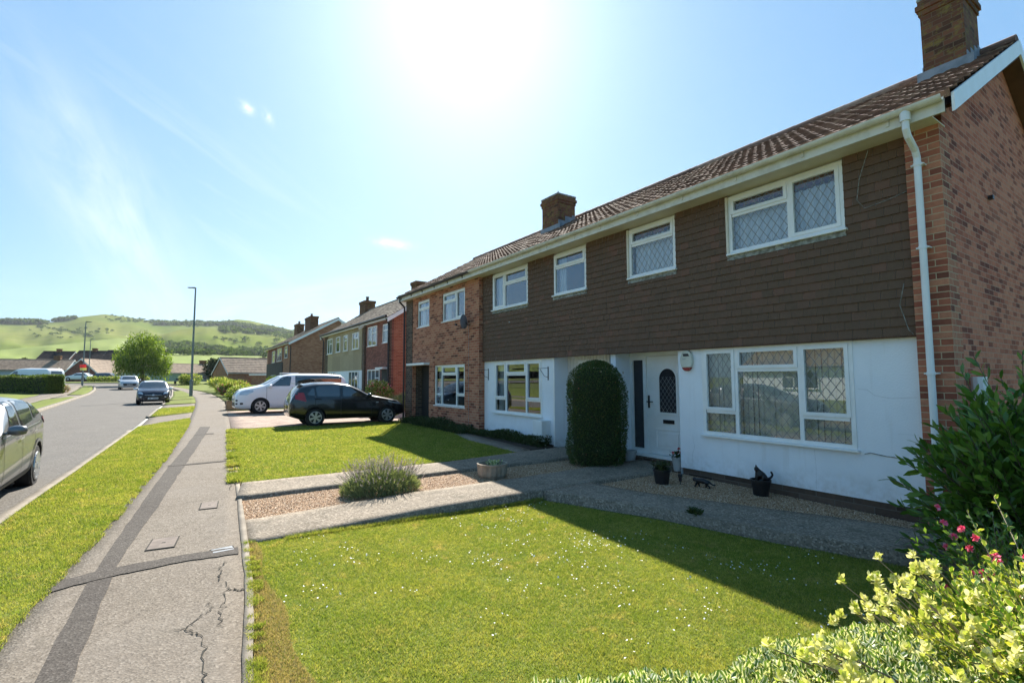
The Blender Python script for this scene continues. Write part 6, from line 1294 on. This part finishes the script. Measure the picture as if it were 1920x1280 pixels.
# low cream edged hedge
lh = thing('variegated_hedge', 'low hedge of small cream edged leaves along the bottom edge of the lawn', 'hedge', (1.9, .75, gz(.8) - .05))
n = 13000; s = rng.random(n); cx = -1.0 + s * 1.9; back = .84 - s * .50 + .035 * np.sin(s * 23); w = rng.random(n); cy = back - w * .75 + rng.normal(size=n) * .01
topz = .67 + .03 * np.sin(s * 11) + .025 * np.sin(w * 9 + s * 5); edge = np.clip((back - cy) / .14, 0, 1); endf = np.clip((cx + 1.0) / .25, 0, 1); z = topz * (.35 + .65 * np.sqrt(np.minimum(edge, endf) * (2 - np.minimum(edge, endf)))) - rng.random(n) ** 1.5 * .10
leaves('foliage', np.c_[cx, cy, z], np.c_[rng.normal(size=n) * .7, rng.normal(size=n) * .7 + .3, .6 + rng.random(n) * .8], .026 + .012 * rng.random(n), .020, 'silver', lh, rich=True, fold=.15)
n = 6000; s = rng.random(n); cx = -1.0 + s * 1.9; leaves('foliage', np.c_[cx, .84 - s * .50 - .02 + rng.normal(size=n) * .02, rng.random(n) * .5], np.c_[rng.normal(size=n) * .5, .6 + rng.random(n), rng.random(n)], .03, .018, 'silver', lh, rich=False)
m = MB(); m.prism([(-.9, -.2), (.85, -.2), (.85, .18), (-.9, .62)], 'z', 0, .50); m.build('dark_core', 'weedcore', lh)  # added solid block, darkens the gaps between the hedge leaves
# lavender
lv = thing('lavender_bush', 'lavender bush with pale purple spikes growing in the gravel', 'bush', (2.47, 7.02, gz(7) - .02))
C = []; D = []; L = []
for i in range(7500):
    a = rng.random() * 6.28; r = math.sqrt(rng.random()); bx, by = r * .54 * math.cos(a), r * .38 * math.sin(a); o = np.array([math.cos(a) * r * .6, math.sin(a) * r * .5, 1.0]) + rng.normal(size=3) * .5; zz = (rng.random() ** .6) * .30 * math.sqrt(1.02 - r * r); C.append([bx, by, zz]); D.append(o); L.append(.06 + .09 * rng.random())
leaves('foliage', C, D, np.array(L) * .8, .009, 'lav', lv, fold=.1)
st = MB(); C = []; D = []
for i in range(480):
    a = rng.random() * 6.28; r = math.sqrt(rng.random()); b = np.array([r * .46 * math.cos(a), r * .32 * math.sin(a), .20 * math.sqrt(1.02 - r * r)]); tp = b + np.array([math.cos(a) * r * .15, math.sin(a) * r * .12, .14 + .16 * rng.random()]) + rng.normal(size=3) * [.05, .05, .03]
    st.tube([tuple(b), tuple((b + tp) / 2 + [0, 0, .02]), tuple(tp)], .0022, 3); ax = unit((tp - b)[None])[0]
    for k in range(9): C.append(tp + ax * (k * .007 - .02)); D.append(ax * .6 + rng.normal(size=3) * .6)
st.build('stems', 'lav', lv); leaves('flower_spike', C, D, .014, .008, 'lavfl', lv)
# stone trough with a pale leaved plant
tr = thing('planter', 'round weathered stone planter with a small pale leaved plant on the gravel', 'planter', (4.36, 7.08, gz(7) - .02))
m = MB(); pr = [(.20, 0), (.235, .06), (.245, .20), (.255, .215), (.255, .24), (.225, .24), (.215, .17), (.05, .165)]; m.lathe(pr, (0, 0, 0), 40)
m.v = [(v[0] * (1 + .022 * math.cos(round(math.atan2(v[1], v[0]) / (2 * math.pi / 40)) * math.pi)) if .03 < v[2] < .205 else v[0], v[1] * (1 + .022 * math.cos(round(math.atan2(v[1], v[0]) / (2 * math.pi / 40)) * math.pi)) if .03 < v[2] < .205 else v[1], v[2]) for v in m.v]; m.build('tub', 'terracotta', tr)
m = MB(); m.lathe([(.212, .17), (.212, .19), (.02, .20)], (0, 0, 0), 20); m.build('soil', 'soil', tr)
n = 130; leaves('foliage', np.c_[rng.normal(size=n) * .06 + .03, rng.normal(size=n) * .05, .19 + rng.random(n) * .07], np.c_[rng.normal(size=n), rng.normal(size=n), .6 + rng.random(n)], .05, .024, 'silver', tr, rich=True)
def skinmesh(name, verts, edges, radii, mat, parent, sub=2):
    me = bpy.data.meshes.new(name); me.from_pydata(verts, edges, []); o = bpy.data.objects.new('tmp', me); COL.objects.link(o)
    sk = o.modifiers.new('s', 'SKIN'); 
    for i, r in enumerate(radii): me.skin_vertices[0].data[i].radius = (r, r) if not isinstance(r, tuple) else r
    me.skin_vertices[0].data[0].use_root = True
    su = o.modifiers.new('u', 'SUBSURF'); su.levels = sub; su.render_levels = sub
    m2 = bpy.data.meshes.new_from_object(o.evaluated_get(bpy.context.evaluated_depsgraph_get())); bpy.data.objects.remove(o); m2.name = name; m2.materials.clear(); m2.materials.append(MT[mat])
    m2.polygons.foreach_set('use_smooth', [True] * len(m2.polygons)); o2 = bpy.data.objects.new(name, m2); COL.objects.link(o2); o2.parent = parent; return o2
def pot(name, label, x, y, z, r0, r1, h, mat, plant=None):
    t = thing(name, label, 'plant pot', (x, y, z)); m = MB(); m.lathe([(r0, 0), (r1 * .97, h * .85), (r1 * 1.06, h * .86), (r1 * 1.06, h), (r1 * .94, h), (r1 * .9, h * .84), (.02, h * .83)], (0, 0, 0), 26); m.build('tub', mat, t, smooth=False)
    m = MB(); m.lathe([(r1 * .92, h * .85), (.02, h * .88)], (0, 0, 0), 16, cap=False); m.build('soil', 'soil', t)
    if plant: plant(t, h)
    return t
pot('plant_pot', 'black pot below the big window with a cat ornament standing in it', 6.93, 3.98, gz(4) + .005, .10, .132, .22, 'black')
def deadplant(t, h):
    n = 200; leaves('foliage', np.c_[rng.normal(size=n) * .055, rng.normal(size=n) * .055, h - .04 + rng.random(n) * .13], np.c_[rng.normal(size=n), rng.normal(size=n), rng.random(n)], .07, .03, 'darktree', t)
pot('plant_pot', 'black pot with a dark drooping plant in front of the door step', 6.32, 5.22, gz(5.2) + .005, .10, .13, .22, 'black', deadplant)
def redplant(t, h):
    n = 90; leaves('foliage', np.c_[rng.normal(size=n) * .05, rng.normal(size=n) * .05, h - .02 + rng.random(n) * .10], np.c_[rng.normal(size=n), rng.normal(size=n), rng.random(n)], .05, .025, 'weed', t)
    for _ in range(7): flowers(t, [(rng.normal() * .06, rng.normal() * .06, h + .06 + rng.random() * .08)], .03, 'redfl', 'flower')
pot('plant_pot', 'pale stone pot with red flowers at the right of the front door', 7.28, 5.66, -.012, .07, .10, .24, 'stonepot', redplant)
pot('plant_pot', 'low pale stone pot tucked between the clipped bush and the front door', 7.38, 6.86, -.012, .10, .13, .2, 'stonepot')
def cat(label, loc, rz, pose):
    t = thing('cat_ornament', label, 'cat ornament', loc, rz); V = []; E = []; Rr = []
    def v(x, y, z, r, p=None):
        V.append((x, y, z)); Rr.append(r * (1.7 if pose == 'walk' else 1.45))
        if p is not None: E.append((p, len(V) - 1))
        return len(V) - 1
    if pose == 'walk':
        pv = v(-.13, 0, .155, .042); c = v(-.03, 0, .165, .042, pv); s = v(.09, 0, .155, .044, c); nk = v(.145, 0, .165, .028, s); hd = v(.185, 0, .175, .036, nk); v(.222, 0, .165, .018, hd)
        t1 = v(-.18, 0, .15, .016, pv); t2 = v(-.24, 0, .10, .012, t1); t3 = v(-.29, 0, .09, .012, t2); v(-.33, 0, .115, .010, t3)
        for sd, fx, bx in ((.03, .06, -.05), (-.03, -.03, .05)):
            a = v(.10, sd, .12, .022, s); b = v(.10 + fx * .5, sd, .06, .014, a); d = v(.10 + fx, sd, .012, .012, b); v(.12 + fx, sd, .010, .011, d)
            a = v(-.13, sd, .11, .030, pv); b = v(-.11 + bx * .5, sd, .075, .017, a); e = v(-.15 + bx, sd, .045, .012, b); d = v(-.14 + bx, sd, .012, .011, e); v(-.12 + bx, sd, .010, .011, d)
        hx, hz = .185, .175
    else:
        pv = v(-.06, 0, .05, .052); c = v(-.02, 0, .10, .046, pv); s = v(.02, 0, .145, .040, c); nk = v(.04, 0, .175, .026, s); hd = v(.058, 0, .205, .035, nk); v(.09, 0, .198, .018, hd)
        t1 = v(-.11, 0, .045, .016, pv); t2 = v(-.155, 0, .07, .013, t1); t3 = v(-.18, 0, .11, .012, t2); t4 = v(-.165, 0, .15, .011, t3); v(-.15, 0, .165, .009, t4)
        for sd in (.026, -.026):
            a = v(.045, sd, .10, .018, s); b = v(.055, sd, .05, .014, a); d = v(.055, sd, .008, .013, b); v(.075, sd, .006, .011, d)
            a = v(-.03, sd * 1.6, .04, .030, pv); b = v(.02, sd * 1.6, .02, .016, a); v(.04, sd * 1.6, .01, .012, b)
        hx, hz = .058, .205
    t.scale = (.62,) * 3 if pose == 'walk' else (.9,) * 3
    skinmesh('body', V, E, Rr, 'catblack', t, 2)
    for sd in (1, -1):
        m = MB(); m.add([(hx - .012, sd * .010, hz + .022), (hx + .012, sd * .012, hz + .022), (hx, sd * .034, hz + .018), (hx - .002, sd * .026, hz + .062)], [(0, 1, 2), (0, 1, 3), (1, 2, 3), (2, 0, 3)]); m.build('ear', 'catblack', t)
        m = MB(); m.lathe([(.001, -.004), (.005, 0), (.001, .004)], (hx + .030, sd * .013, hz + .006), 8); m.build('eye', 'goldyoung', t)
cat('black cat ornament walking on the gravel below the big window', (6.62, 4.72, gz(4.7) + .005), R(105), 'walk')
cat('black cat ornament sitting in the black pot with its tail curled up', (6.93, 3.98, gz(4) + .19), R(135), 'sit')
sl_ = thing('solar_light', 'small dark solar stake light on the gravel between the pot and the walking cat', 'light', (6.48, 5.0, gz(5)))
m = MB(); m.lathe([(.03, .12), (.035, .16), (.03, .17), (.01, .175)], (0, 0, 0), 12); m.build('head', 'black', sl_)
m = MB(); m.lathe([(.022, .06), (.026, .12)], (0, 0, 0), 10); m.build('lens', 'darkglass', sl_)
m = MB(); m.lathe([(.006, 0), (.008, .06)], (0, 0, 0), 6); m.build('stake', 'black', sl_)
# weeds along the walls
def weeds(name, x0, x1, y0, y1, n, h, label, mat='weed'):
    p = np.c_[rng.uniform(x0, x1, n), rng.uniform(y0, y1, n)]; H = h * (.4 + .6 * np.abs(np.sin(p[:, 1] * 1.9) * np.sin(p[:, 1] * .7 + 1))); z = gzv(p[:, 1]) + rng.random(n) * H
    o = leaves(name, np.c_[p, z], np.c_[rng.normal(size=n), rng.normal(size=n), .5 + rng.random(n)], .07, .022, mat); tag(o, label, 'weeds', kind='stuff')
weeds('wall_plants', 6.75, 7.15, 9.0, 12.2, 5200, .26, 'low dark weeds along the foot of the white wall'); weeds('wall_plants', 6.45, 6.98, 12.2, 16.8, 7000, .34, 'low dark plants along the foot of the brick wall')
weeds('moss_tufts', 5.18, 5.28, 3.75, 3.9, 160, .1, 'tuft of weed growing over the joint of the house path')
rb = thing('flower_tuft', 'red flowering tuft by the porch left of the clipped bush', 'flowers', (7.12, 7.95, gz(8)))
n = 200; leaves('foliage', np.c_[rng.normal(size=n) * .08, rng.normal(size=n) * .08, rng.random(n) * .3], np.c_[rng.normal(size=n), rng.normal(size=n), .6 + rng.random(n)], .05, .025, 'weed', rb); [flowers(rb, [(rng.normal() * .08, rng.normal() * .08, .2 + rng.random() * .15)], .03, 'redfl', 'flower') for _ in range(7)]
def shrub(name, label, cat, x, y, r, h, mat, n=2500, ll=.12, lw=.05, group=None, stemmat='bark', spiky=0, z0=None, flower=None, ry=None):
    b = gz(y) if z0 is None else z0; t = thing(name, label, cat, (x, y, b - .02), 0, group); cs = []
    for i in range(9): a = rng.random() * 6.28; q = rng.random() ** .5 * r * .5; cs.append((q * math.cos(a), q * math.sin(a) * ((ry or r) / r), h * (.3 + .45 * rng.random()), r * .5 * (.7 + .5 * rng.random()), (ry or r) * .5, h * .3))
    P_, d = blobcrown(n, cs, .5); P_[:, 2] = np.maximum(P_[:, 2], .03) * .85
    D = d + rng.normal(size=(n, 3)) * .7 + [0, 0, .5 + spiky]; leaves('foliage', P_, D, ll * (.6 + .7 * rng.random(n)) * (1 + spiky * .5), lw, mat, t)
    m = MB()
    for c in cs[:6]: m.tube([(0, 0, 0), (c[0] * .5, c[1] * .5, c[2] * .5), (c[0], c[1], c[2] + c[5] * .5)], [.03, .02, .01], 5)
    m.build('stems', stemmat, t)
    if flower: k = n // 12; i = rng.choice(n, k); fo = leaves('flowers', P_[i] + d[i] * .06, rng.normal(size=(k, 3)) + [0, 0, .5], ll * .8, ll * .6, flower, t); fo['kind'] = 'stuff'
    return t
shrub('shrub', 'leafy shrub with pinkish flower heads in front of the red brick house', 'shrub', 8.1, 23.6, .75, 1.7, 'borderleaf', 2600, .12, .07, flower='pinkfl')
shrub('shrub', 'small grassy shrub at the corner of the orange brick gable', 'shrub', 8.4, 21.6, .6, .95, 'lav', 1500, .2, .03, spiky=.6)
G_ = 'shrubs in the border along the pavement'
shrub('shrub', 'dark leafy shrub beside the timber planter at the pavement edge', 'shrub', 3.0, 31.5, .85, .95, 'hedge', 3000, .16, .07, group=G_)
shrub('shrub', 'yellow green shrub beyond the nose of the white people carrier', 'shrub', 3.9, 34.0, 1.0, 1.25, 'borderleaf', 3400, .15, .05, group=G_)
shrub('shrub', 'pale cream leaved shrub in the middle of the flower border', 'shrub', 3.75, 39.5, 1.05, 1.2, 'borderleaf', 3400, .16, .05, group=G_, flower='goldyoung')
shrub('shrub', 'spiky border shrub with pink flowers nearest the street lamp bend', 'shrub', 4.0, 47.0, 1.35, 1.4, 'borderleaf', 4200, .26, .05, group=G_, spiky=.8, flower='pinkfl')
shrub('shrub', 'broad spiky shrub at the far end of the flower border', 'shrub', 4.0, 55.0, 1.6, 1.5, 'borderleaf', 4200, .28, .06, group=G_, spiky=.8, ry=2.6)
shrub('shrub', 'bright green upright shrub behind the border near the garage', 'shrub', 6.4, 43.5, .9, 1.9, 'hedge', 3200, .2, .07, group=G_)
shrub('shrub', 'round shrub beside the bench in front of the green bungalow', 'shrub', 1.6, 86.0, 1.5, 1.9, 'borderleaf', 2200, .3, .1, z0=.62)
tp_ = thing('timber_planter', 'raised brown planter box with low green plants at the corner of the brick drive', 'planter', (2.45, 28.1, gz(28)))
m = MB(); m.box(-.45, .75, -.3, .3, 0, .45); m.build('box', 'wood', tp_)
n = 900; leaves('foliage', np.c_[rng.uniform(-.4, .7, n), rng.uniform(-.25, .25, n), .43 + rng.random(n) * .28], np.c_[rng.normal(size=n), rng.normal(size=n), .8 + rng.random(n)], .12, .05, 'hedge', tp_)
fh = thing('flower_hedge', 'low yellow flowering hedge along the verge in front of the dark estate car', 'hedge', (-8.4, 108.5, 1.2), -.1)
n = 2600; leaves('foliage', np.c_[rng.uniform(-4.2, 4.2, n), rng.uniform(-.5, .5, n), rng.random(n) * .8], rng.normal(size=(n, 3)) + [0, 0, .8], .3, .12, 'borderleaf', fh)
# clipped hedge on the left
hh = thing('clipped_hedge', 'long clipped green hedge with a dark shaded face on the left side of the road', 'hedge', (-9.2, 60.4, gz(60)), 0)
dv = np.array([-8.6, 12.0]); dl = np.linalg.norm(dv); du = dv / dl; dn = np.array([du[1], -du[0]])
m = MB(); 
n = 22000; s = rng.random(n) * dl; face = rng.random(n); w_ = rng.uniform(-.65, .65, n); zt = 1.62 + .06 * np.sin(s * 1.3) + .05 * np.sin(s * 3.7); z = rng.random(n) * zt
c1 = face < .45; c2 = (face >= .45) & (face < .62); c3 = (face >= .62) & (face < .85); w_[c1] = -.65 + rng.normal(size=c1.sum()) * .04; w_[c3] = w_[c3]; z[c3] = zt[c3] - rng.random(c3.sum()) * .08; s[c2] = rng.normal(size=c2.sum()) * .05 * 1; w_[(~c1) & (~c2) & (~c3)] = .65
# the hedge body runs away from the road
P_ = np.c_[du[0] * s + (-dn[0]) * w_, du[1] * s + (-dn[1]) * w_, z]
leaves('foliage', P_, rng.normal(size=(n, 3)) + [0, 0, .6], .13, .07, 'hedge', hh)
q = [(du[0] * a - dn[0] * b, du[1] * a - dn[1] * b) for a, b in ((.1, -.55), (dl, -.55), (dl, .55), (.1, .55))]; m.prism(q, 'z', 0, 1.5); m.build('dark_core', 'weedcore', hh)  # added dark block fills the hedge behind its leaves
shrub('shrub', 'small dry brown shrub at the end of the clipped hedge by the van tail', 'shrub', -9.0, 63.5, .6, .8, 'petal2', 500, .15, .06)
# trees
def tree(name, label, x, y, z0, cs, trunk_h, tr_, mat, n, ll, lw, group=None, droop=0., limbs=7):
    t = thing(name, label, 'tree', (x, y, z0), 0, group); P_, d = blobcrown(n, cs, .35); hang = rng.random(n) < droop
    D = d * .7 + rng.normal(size=(n, 3)) * .6 + [0, 0, .1]; D[hang] = [0, 0, -1] + rng.normal(size=(hang.sum(), 3)) * .25; P_[hang, 2] -= rng.random(hang.sum()) * 1.1
    leaves('crown', P_, D, ll * (.6 + .8 * rng.random(n)), lw, mat, t)
    m = MB(); m.tube([(0, 0, -.3), (.05, 0, trunk_h * .5), (0, .05, trunk_h), (0, 0, trunk_h * 1.5)], [tr_ * 1.3, tr_, tr_ * .8, tr_ * .4], 9)
    for i in range(min(limbs, len(cs))): c = cs[i]; m.tube([(0, 0, trunk_h * .8), (c[0] * .5, c[1] * .5, (trunk_h + c[2]) / 2), (c[0], c[1], c[2] + c[5] * .4)], [tr_ * .5, tr_ * .3, tr_ * .12], 6)
    m.build('trunk', 'bark', t); return t
cs = [(0, 0, 5.0, 2.5, 2.9, 1.9), (-1.8, 0, 4.3, 1.7, 2, 1.8), (1.9, 0, 4.0, 1.7, 2, 1.7), (-.6, .3, 6.3, 1.5, 1.6, 1.3), (1.1, -.3, 5.9, 1.5, 1.6, 1.2), (-2.6, 0, 3.2, .8, 1.2, 1.2), (2.8, .3, 2.9, .8, 1.2, 1.3), (.4, -1, 3.2, 2.4, 1.6, 1.4), (-1.4, -1, 3.0, 1.4, 1.2, 1.2), (1.9, -1, 2.7, 1.2, 1.2, 1.1), (-.1, 0, 7.1, .8, .8, .7), (.9, 0, 6.7, .7, .7, .6)]
tree('weeping_tree', 'broad green tree with drooping branches standing at the road bend', -4.3, 88.5, .75, cs, 2.2, .28, 'tree', 8200, .34, .13, droop=.65)
TG = 'dark trees behind the bungalows'
for i, (x, y, h, w, lab) in enumerate(((8.0, 135, 5.2, 4.2, 'dark bushy tree behind the roofs right of the tall street lamp'), (16.5, 118, 5.4, 3.6, 'dark rounded tree directly above the ridge of the brick bungalow'), (14.0, 122, 4.7, 3, 'lower dark tree left of the one above the brick bungalow ridge'), (-52, 215, 8.0, 8.5, 'dark evergreen tree clump behind the long bungalow at the left edge'), (-37.5, 205, 7.0, 3.4, 'rounded dark tree at the left end of the dark roofed row'))):
    cs = [((rng.random() - .5) * w, (rng.random() - .5) * w, h * (.35 + .5 * rng.random()), w * .33, w * .33, h * .24) for _ in range(8)]
    tree('broad_tree', lab, x, y, 1.0 if x > 0 else 1.5, cs, h * .3, .2, 'darktree', 2600, .5, .3, group=TG)
cs = [(0, 0, 5.6 * s, 1.5 * (1.05 - s), 1.5 * (1.05 - s), .6) for s in (.3, .42, .55, .68, .8, .92)]
tree('conifer', 'small pointed conifer rising above the brick bungalow roof', 17.8, 112, 1.0, cs, 2, .15, 'darktree', 1800, .5, .16, group=TG)
# ================================================================ HILLS
MT['hillgrass'] = None
def hillmat():
    m, t, b = newmat('downland_grass'); g = N(t, 'ShaderNodeNewGeometry').outputs['Position']
    n = N(t, 'ShaderNodeTexNoise', {'Vector': g, 'Scale': .0045, 'Detail': 9., 'Roughness': .62}); col = mixc(t, ramp(t, n.outputs[0], [(.38, 0), (.62, 1)]), (.115, .155, .03), (.165, .18, .048))
    n2 = N(t, 'ShaderNodeTexNoise', {'Vector': g, 'Scale': .03, 'Detail': 6., 'Roughness': .7}); col = mixc(t, ramp(t, n2.outputs[0], [(.52, 0), (.72, .8)]), col, (.075, .105, .04))
    mp = N(t, 'ShaderNodeMapping', {'Vector': g}); mp.inputs['Scale'].default_value = (.012, .012, .12); n3 = N(t, 'ShaderNodeTexNoise', {'Vector': mp.outputs[0], 'Scale': 1., 'Detail': 4.}); col = mixc(t, ramp(t, n3.outputs[0], [(.55, 0), (.7, .5)]), col, (.22, .21, .09))
    t.links.new(col, b.inputs['Base Color']); b.inputs['Roughness'].default_value = 1.; b.inputs['Specular IOR Level'].default_value = 0.; return m
MT['hillgrass'] = hillmat()
MT['fieldgrass'] = lawnmat('near_field_grass', (.135, .185, .03), (.165, .205, .04), (.18, .19, .05), .02)
def at_tab(tab, az): return np.interp(az, [p[0] for p in tab], [p[1] for p in tab])
def sm(t): t = np.clip(t, 0, 1); return t * t * (3 - 2 * t)
class Hill:
    def __init__(s, name, tab, r0, r1, foot, mat, az0, az1, rough=1.0, step=.35, nr=46, back=1.25):
        s.tab, s.r0, s.r1, s.foot, s.rough = tab, r0, r1, foot, rough; az = np.arange(az0, az1, step); rs = np.r_[np.linspace(r0, r1, nr), r1 * 1.06, r1 * back]; A, Rr = np.meshgrid(az, rs, indexing='ij'); Z = s.z(A, Rr)
        V = np.stack([Rr * np.sin(np.radians(A)), Rr * np.cos(np.radians(A)), Z], -1).reshape(-1, 3); n2 = len(rs); F = [(i * n2 + j, (i + 1) * n2 + j, (i + 1) * n2 + j + 1, i * n2 + j + 1) for i in range(len(az) - 1) for j in range(n2 - 1)]
        o = npmesh(name, V, np.array(F)[:, ::-1], mat, smooth=True); o['kind'] = 'structure'
        if o.data.polygons[0].normal.z < 0: o.data.flip_normals()
    def z(s, az, r):
        u = (r - s.r0) / (s.r1 - s.r0); top = at_tab(s.tab, az); sl = s.foot + (top - s.foot) * (sm(u) * .55 + .45 * np.clip(u, 0, 1)); z = 1.6 + r * sl
        w = np.clip(u * (1 - u) * 4, 0, 1); z = z + s.rough * w * (np.sin(az * 1.9 + r * .009) * 3.2 + np.sin(az * 4.3 - r * .013) * 1.5 + np.sin(az * .8 + r * .02) * 2)
        over = np.clip(u - 1, 0, None); return z - over * s.r1 * .25
    def pt(s, az, u): r = s.r0 + (s.r1 - s.r0) * u; return np.stack([r * np.sin(np.radians(az)), r * np.cos(np.radians(az)), s.z(az, r)], -1)
    def find(s, az, slope, dz=0):
        """point on the slope seen at this height above the horizon"""
        us = np.linspace(0, 1, 200); az = np.atleast_1d(az); slope = np.atleast_1d(slope); out = []
        for a, q in zip(az, slope): P3 = s.pt(np.full(200, a), us); v = (P3[:, 2] - 1.6) / np.hypot(P3[:, 0], P3[:, 1]); i = np.argmax(np.maximum.accumulate(v) >= q) if (v >= q).any() else 199; out.append(P3[i])
        return np.array(out)
SKY = [(-40, .045), (-25, .06), (-18.7, .0699), (-15.5, .0767), (-12.2, .0800), (-10.96, .0815), (-9.69, .0826), (-8.37, .0883), (-7.35, .0954), (-5.74, .1018), (-4.42, .1002), (-3.04, .0967), (-1.63, .0945), (.06, .094), (2.47, .097), (3.61, .1005), (4.78, .1055), (5.98, .1043), (7.46, .0988), (8.98, .0936), (10.5, .0882), (13.8, .0788), (18.2, .067), (30, .0418), (54, .028), (75, .02)]
hill_back = Hill('hills', SKY, 700, 1800, .02, 'hillgrass', -40, 75, 1.0)
spurR = Hill('hills', [(-3.6, .030), (-2.6, .064), (-2.1, .0700), (-1.21, .0749), (-.13, .0825), (1.16, .0873), (2.45, .0885), (3.64, .0853), (5.88, .0807), (8.75, .0782), (10.56, .0723), (14.9, .0609), (21.2, .0435), (30, .03)], 620, 1150, .022, 'hillgrass', -3.6, 30, 1.0)
spurL = Hill('hills', [(-40, .015), (-18.6, .0279), (-13.5, .0379), (-12.07, .0418), (-8.37, .053), (-4.64, .065), (-2.77, .064), (-.69, .0494), (1.95, .0279), (3, .02)], 350, 800, .014, 'fieldgrass', -40, 3, .5)
flat = Hill('far_field', [(-8, .018), (-5.4, .0293), (-.75, .0405), (2.8, .042), (7.56, .0407), (10.6, .0376), (18.3, .0286), (28, .018)], 230, 560, .012, 'fieldgrass', -8, 28, .2)
MT['wood'+'land'] = leafmat('woodland_leaf', [(0, (.055, .095, .028)), (.5, (.09, .14, .04)), (1, (.14, .19, .06))], trans=.25, spec=0., rough=1.)
def clumps(pts, size, seed=0):
    """tree crowns: many leaf clumps over each crown's lobes"""
    C = []; D = []; L = []
    for p, s in zip(pts, size):
        k = 46; d = unit(rng.normal(size=(k, 3))); d[:, 2] = np.abs(d[:, 2]) * 1.0 - .25; lob = unit(rng.normal(size=(5, 3))) * s * .3; q = lob[rng.integers(0, 5, k)]; rr = (.62 + .3 * rng.random(k))[:, None]
        C.append(p + [0, 0, s * .45] + q * [1, 1, .5] + d * s * .5 * rr); D.append(d + rng.normal(size=(k, 3)) * .9); L.append(np.full(k, s * .42))
    return np.vstack(C), np.vstack(D), np.concatenate(L)
def wood(name, label, pts, size):
    C, D, L = clumps(pts, size); o = leaves(name, C, D, L, L * .8, 'woodland', fold=.1); tag(o, label, 'woodland', kind='stuff')
def band(h, az0, az1, lo, hi, n, s0, s1, taper=0.0):
    a = rng.uniform(az0, az1, n); q = np.array([np.interp(x, [az0, (az0 + az1) / 2, az1], lo) + rng.random() * (np.interp(x, [az0, (az0 + az1) / 2, az1], hi) - np.interp(x, [az0, (az0 + az1) / 2, az1], lo)) for x in a]); return h.find(a, q), rng.uniform(s0, s1, n)
p1, s1 = band(hill_back, -2.0, 10.8, (.088, .0935, .078), (.0915, .0965, .084), 250, 7, 13)
wood('woodland', 'dark belt of trees below the skyline behind the green spur', p1, s1)
p1, s1 = band(spurR, 3.3, 10.5, (.079, .0805, .068), (.087, .0845, .073), 60, 7, 12); wood('woodland', 'upper tree belt over the crest of the spur', p1, s1)
p1, s1 = band(spurR, -2.6, 3.5, (.040, .042, .040), (.060, .056, .047), 150, 5, 10); p2, s2 = band(spurR, 2.8, 12, (.040, .041, .036), (.0475, .0465, .043), 140, 6, 11)
wood('woodland', 'scrubby wood at the foot of the spur', np.vstack([p1, p2]), np.r_[s1, s2])
p1, s1 = band(hill_back, -14, -9.6, (.0765, .0785, .080), (.0775, .0795, .082), 170, 8, 14); p2, s2 = band(hill_back, -9.7, -7.6, (.0826, .086, .091), (.083, .087, .092), 40, 6, 12); wood('woodland', 'tree line on the skyline at the left', np.vstack([p1, p2]), np.r_[s1, s2])
p1, s1 = band(hill_back, -5.6, 1.5, (.090, .0915, .086), (.1005, .0965, .093), 110, 3, 6); p2, s2 = band(hill_back, -10.5, -5.0, (.058, .062, .068), (.078, .078, .08), 40, 3, 5); p3, s3 = band(hill_back, -10.0, -6.4, (.0765, .072, .0645), (.0775, .073, .0655), 34, 3, 6)
wood('scrub_and_rut_shade', 'scattered scrub and hedge lines on the open hillside, partly drawn for shadowed ruts', np.vstack([p1, p2, p3]), np.r_[s1, s2, s3])  # dark shrubs also stand in for shadow lines in the hillside ruts
p1, s1 = band(flat, -2, 12, (.0385, .0405, .033), (.041, .0425, .037), 60, 4, 7); wood('field_hedge', 'hedge along the top of the flat green field', p1, s1)
for i, (a, q, s) in enumerate(((3.68, .0656, 9), (4.62, .0633, 8), (5.56, .0667, 9.5), (8.42, .0653, 10), (6.79, .0597, 8), (4.2, .0672, 6), (2.9, .0690, 6))):
    P3 = spurR.find(a, q)[0]; t = thing('hillside_tree', 'lone dark bush on the open slope of the green spur, ' + ['second from the left', 'fourth from the left', 'fifth from the left', 'farthest right', 'sixth from the left, lowest', 'third from the left', 'farthest left'][i], 'bush', tuple(P3), 0, 'lone bushes on the hillside')
    C, D, L = clumps([np.zeros(3)] * 2, [s, s * .8]); leaves('crown', C, D, L * .8, L * .6, 'woodland', t, fold=.1)
    m = MB(); m.tube([(0, 0, -1), (0, 0, s * .4)], .3, 6); m.build('trunk', 'bark', t)
# ================================================================ AIR
HZ = MB(); HZ.box(-1500, 3200, -120, 3300, -12, 420); MT['haze'] = bpy.data.materials.new('haze_air'); MT['haze'].use_nodes = True; t = MT['haze'].node_tree; t.nodes.remove(t.nodes['Principled BSDF'])
pv = N(t, 'ShaderNodeVolumePrincipled', {'Color': (.85, .92, 1, 1), 'Density': .000065, 'Anisotropy': .35}); t.links.new(pv.outputs[0], t.nodes['Material Output'].inputs['Volume'])
if HAZE:
    o = HZ.build('haze', 'haze'); o['kind'] = 'stuff'; o['label'] = 'thin bright summer haze in the air over the street and hills'; o['category'] = 'haze'
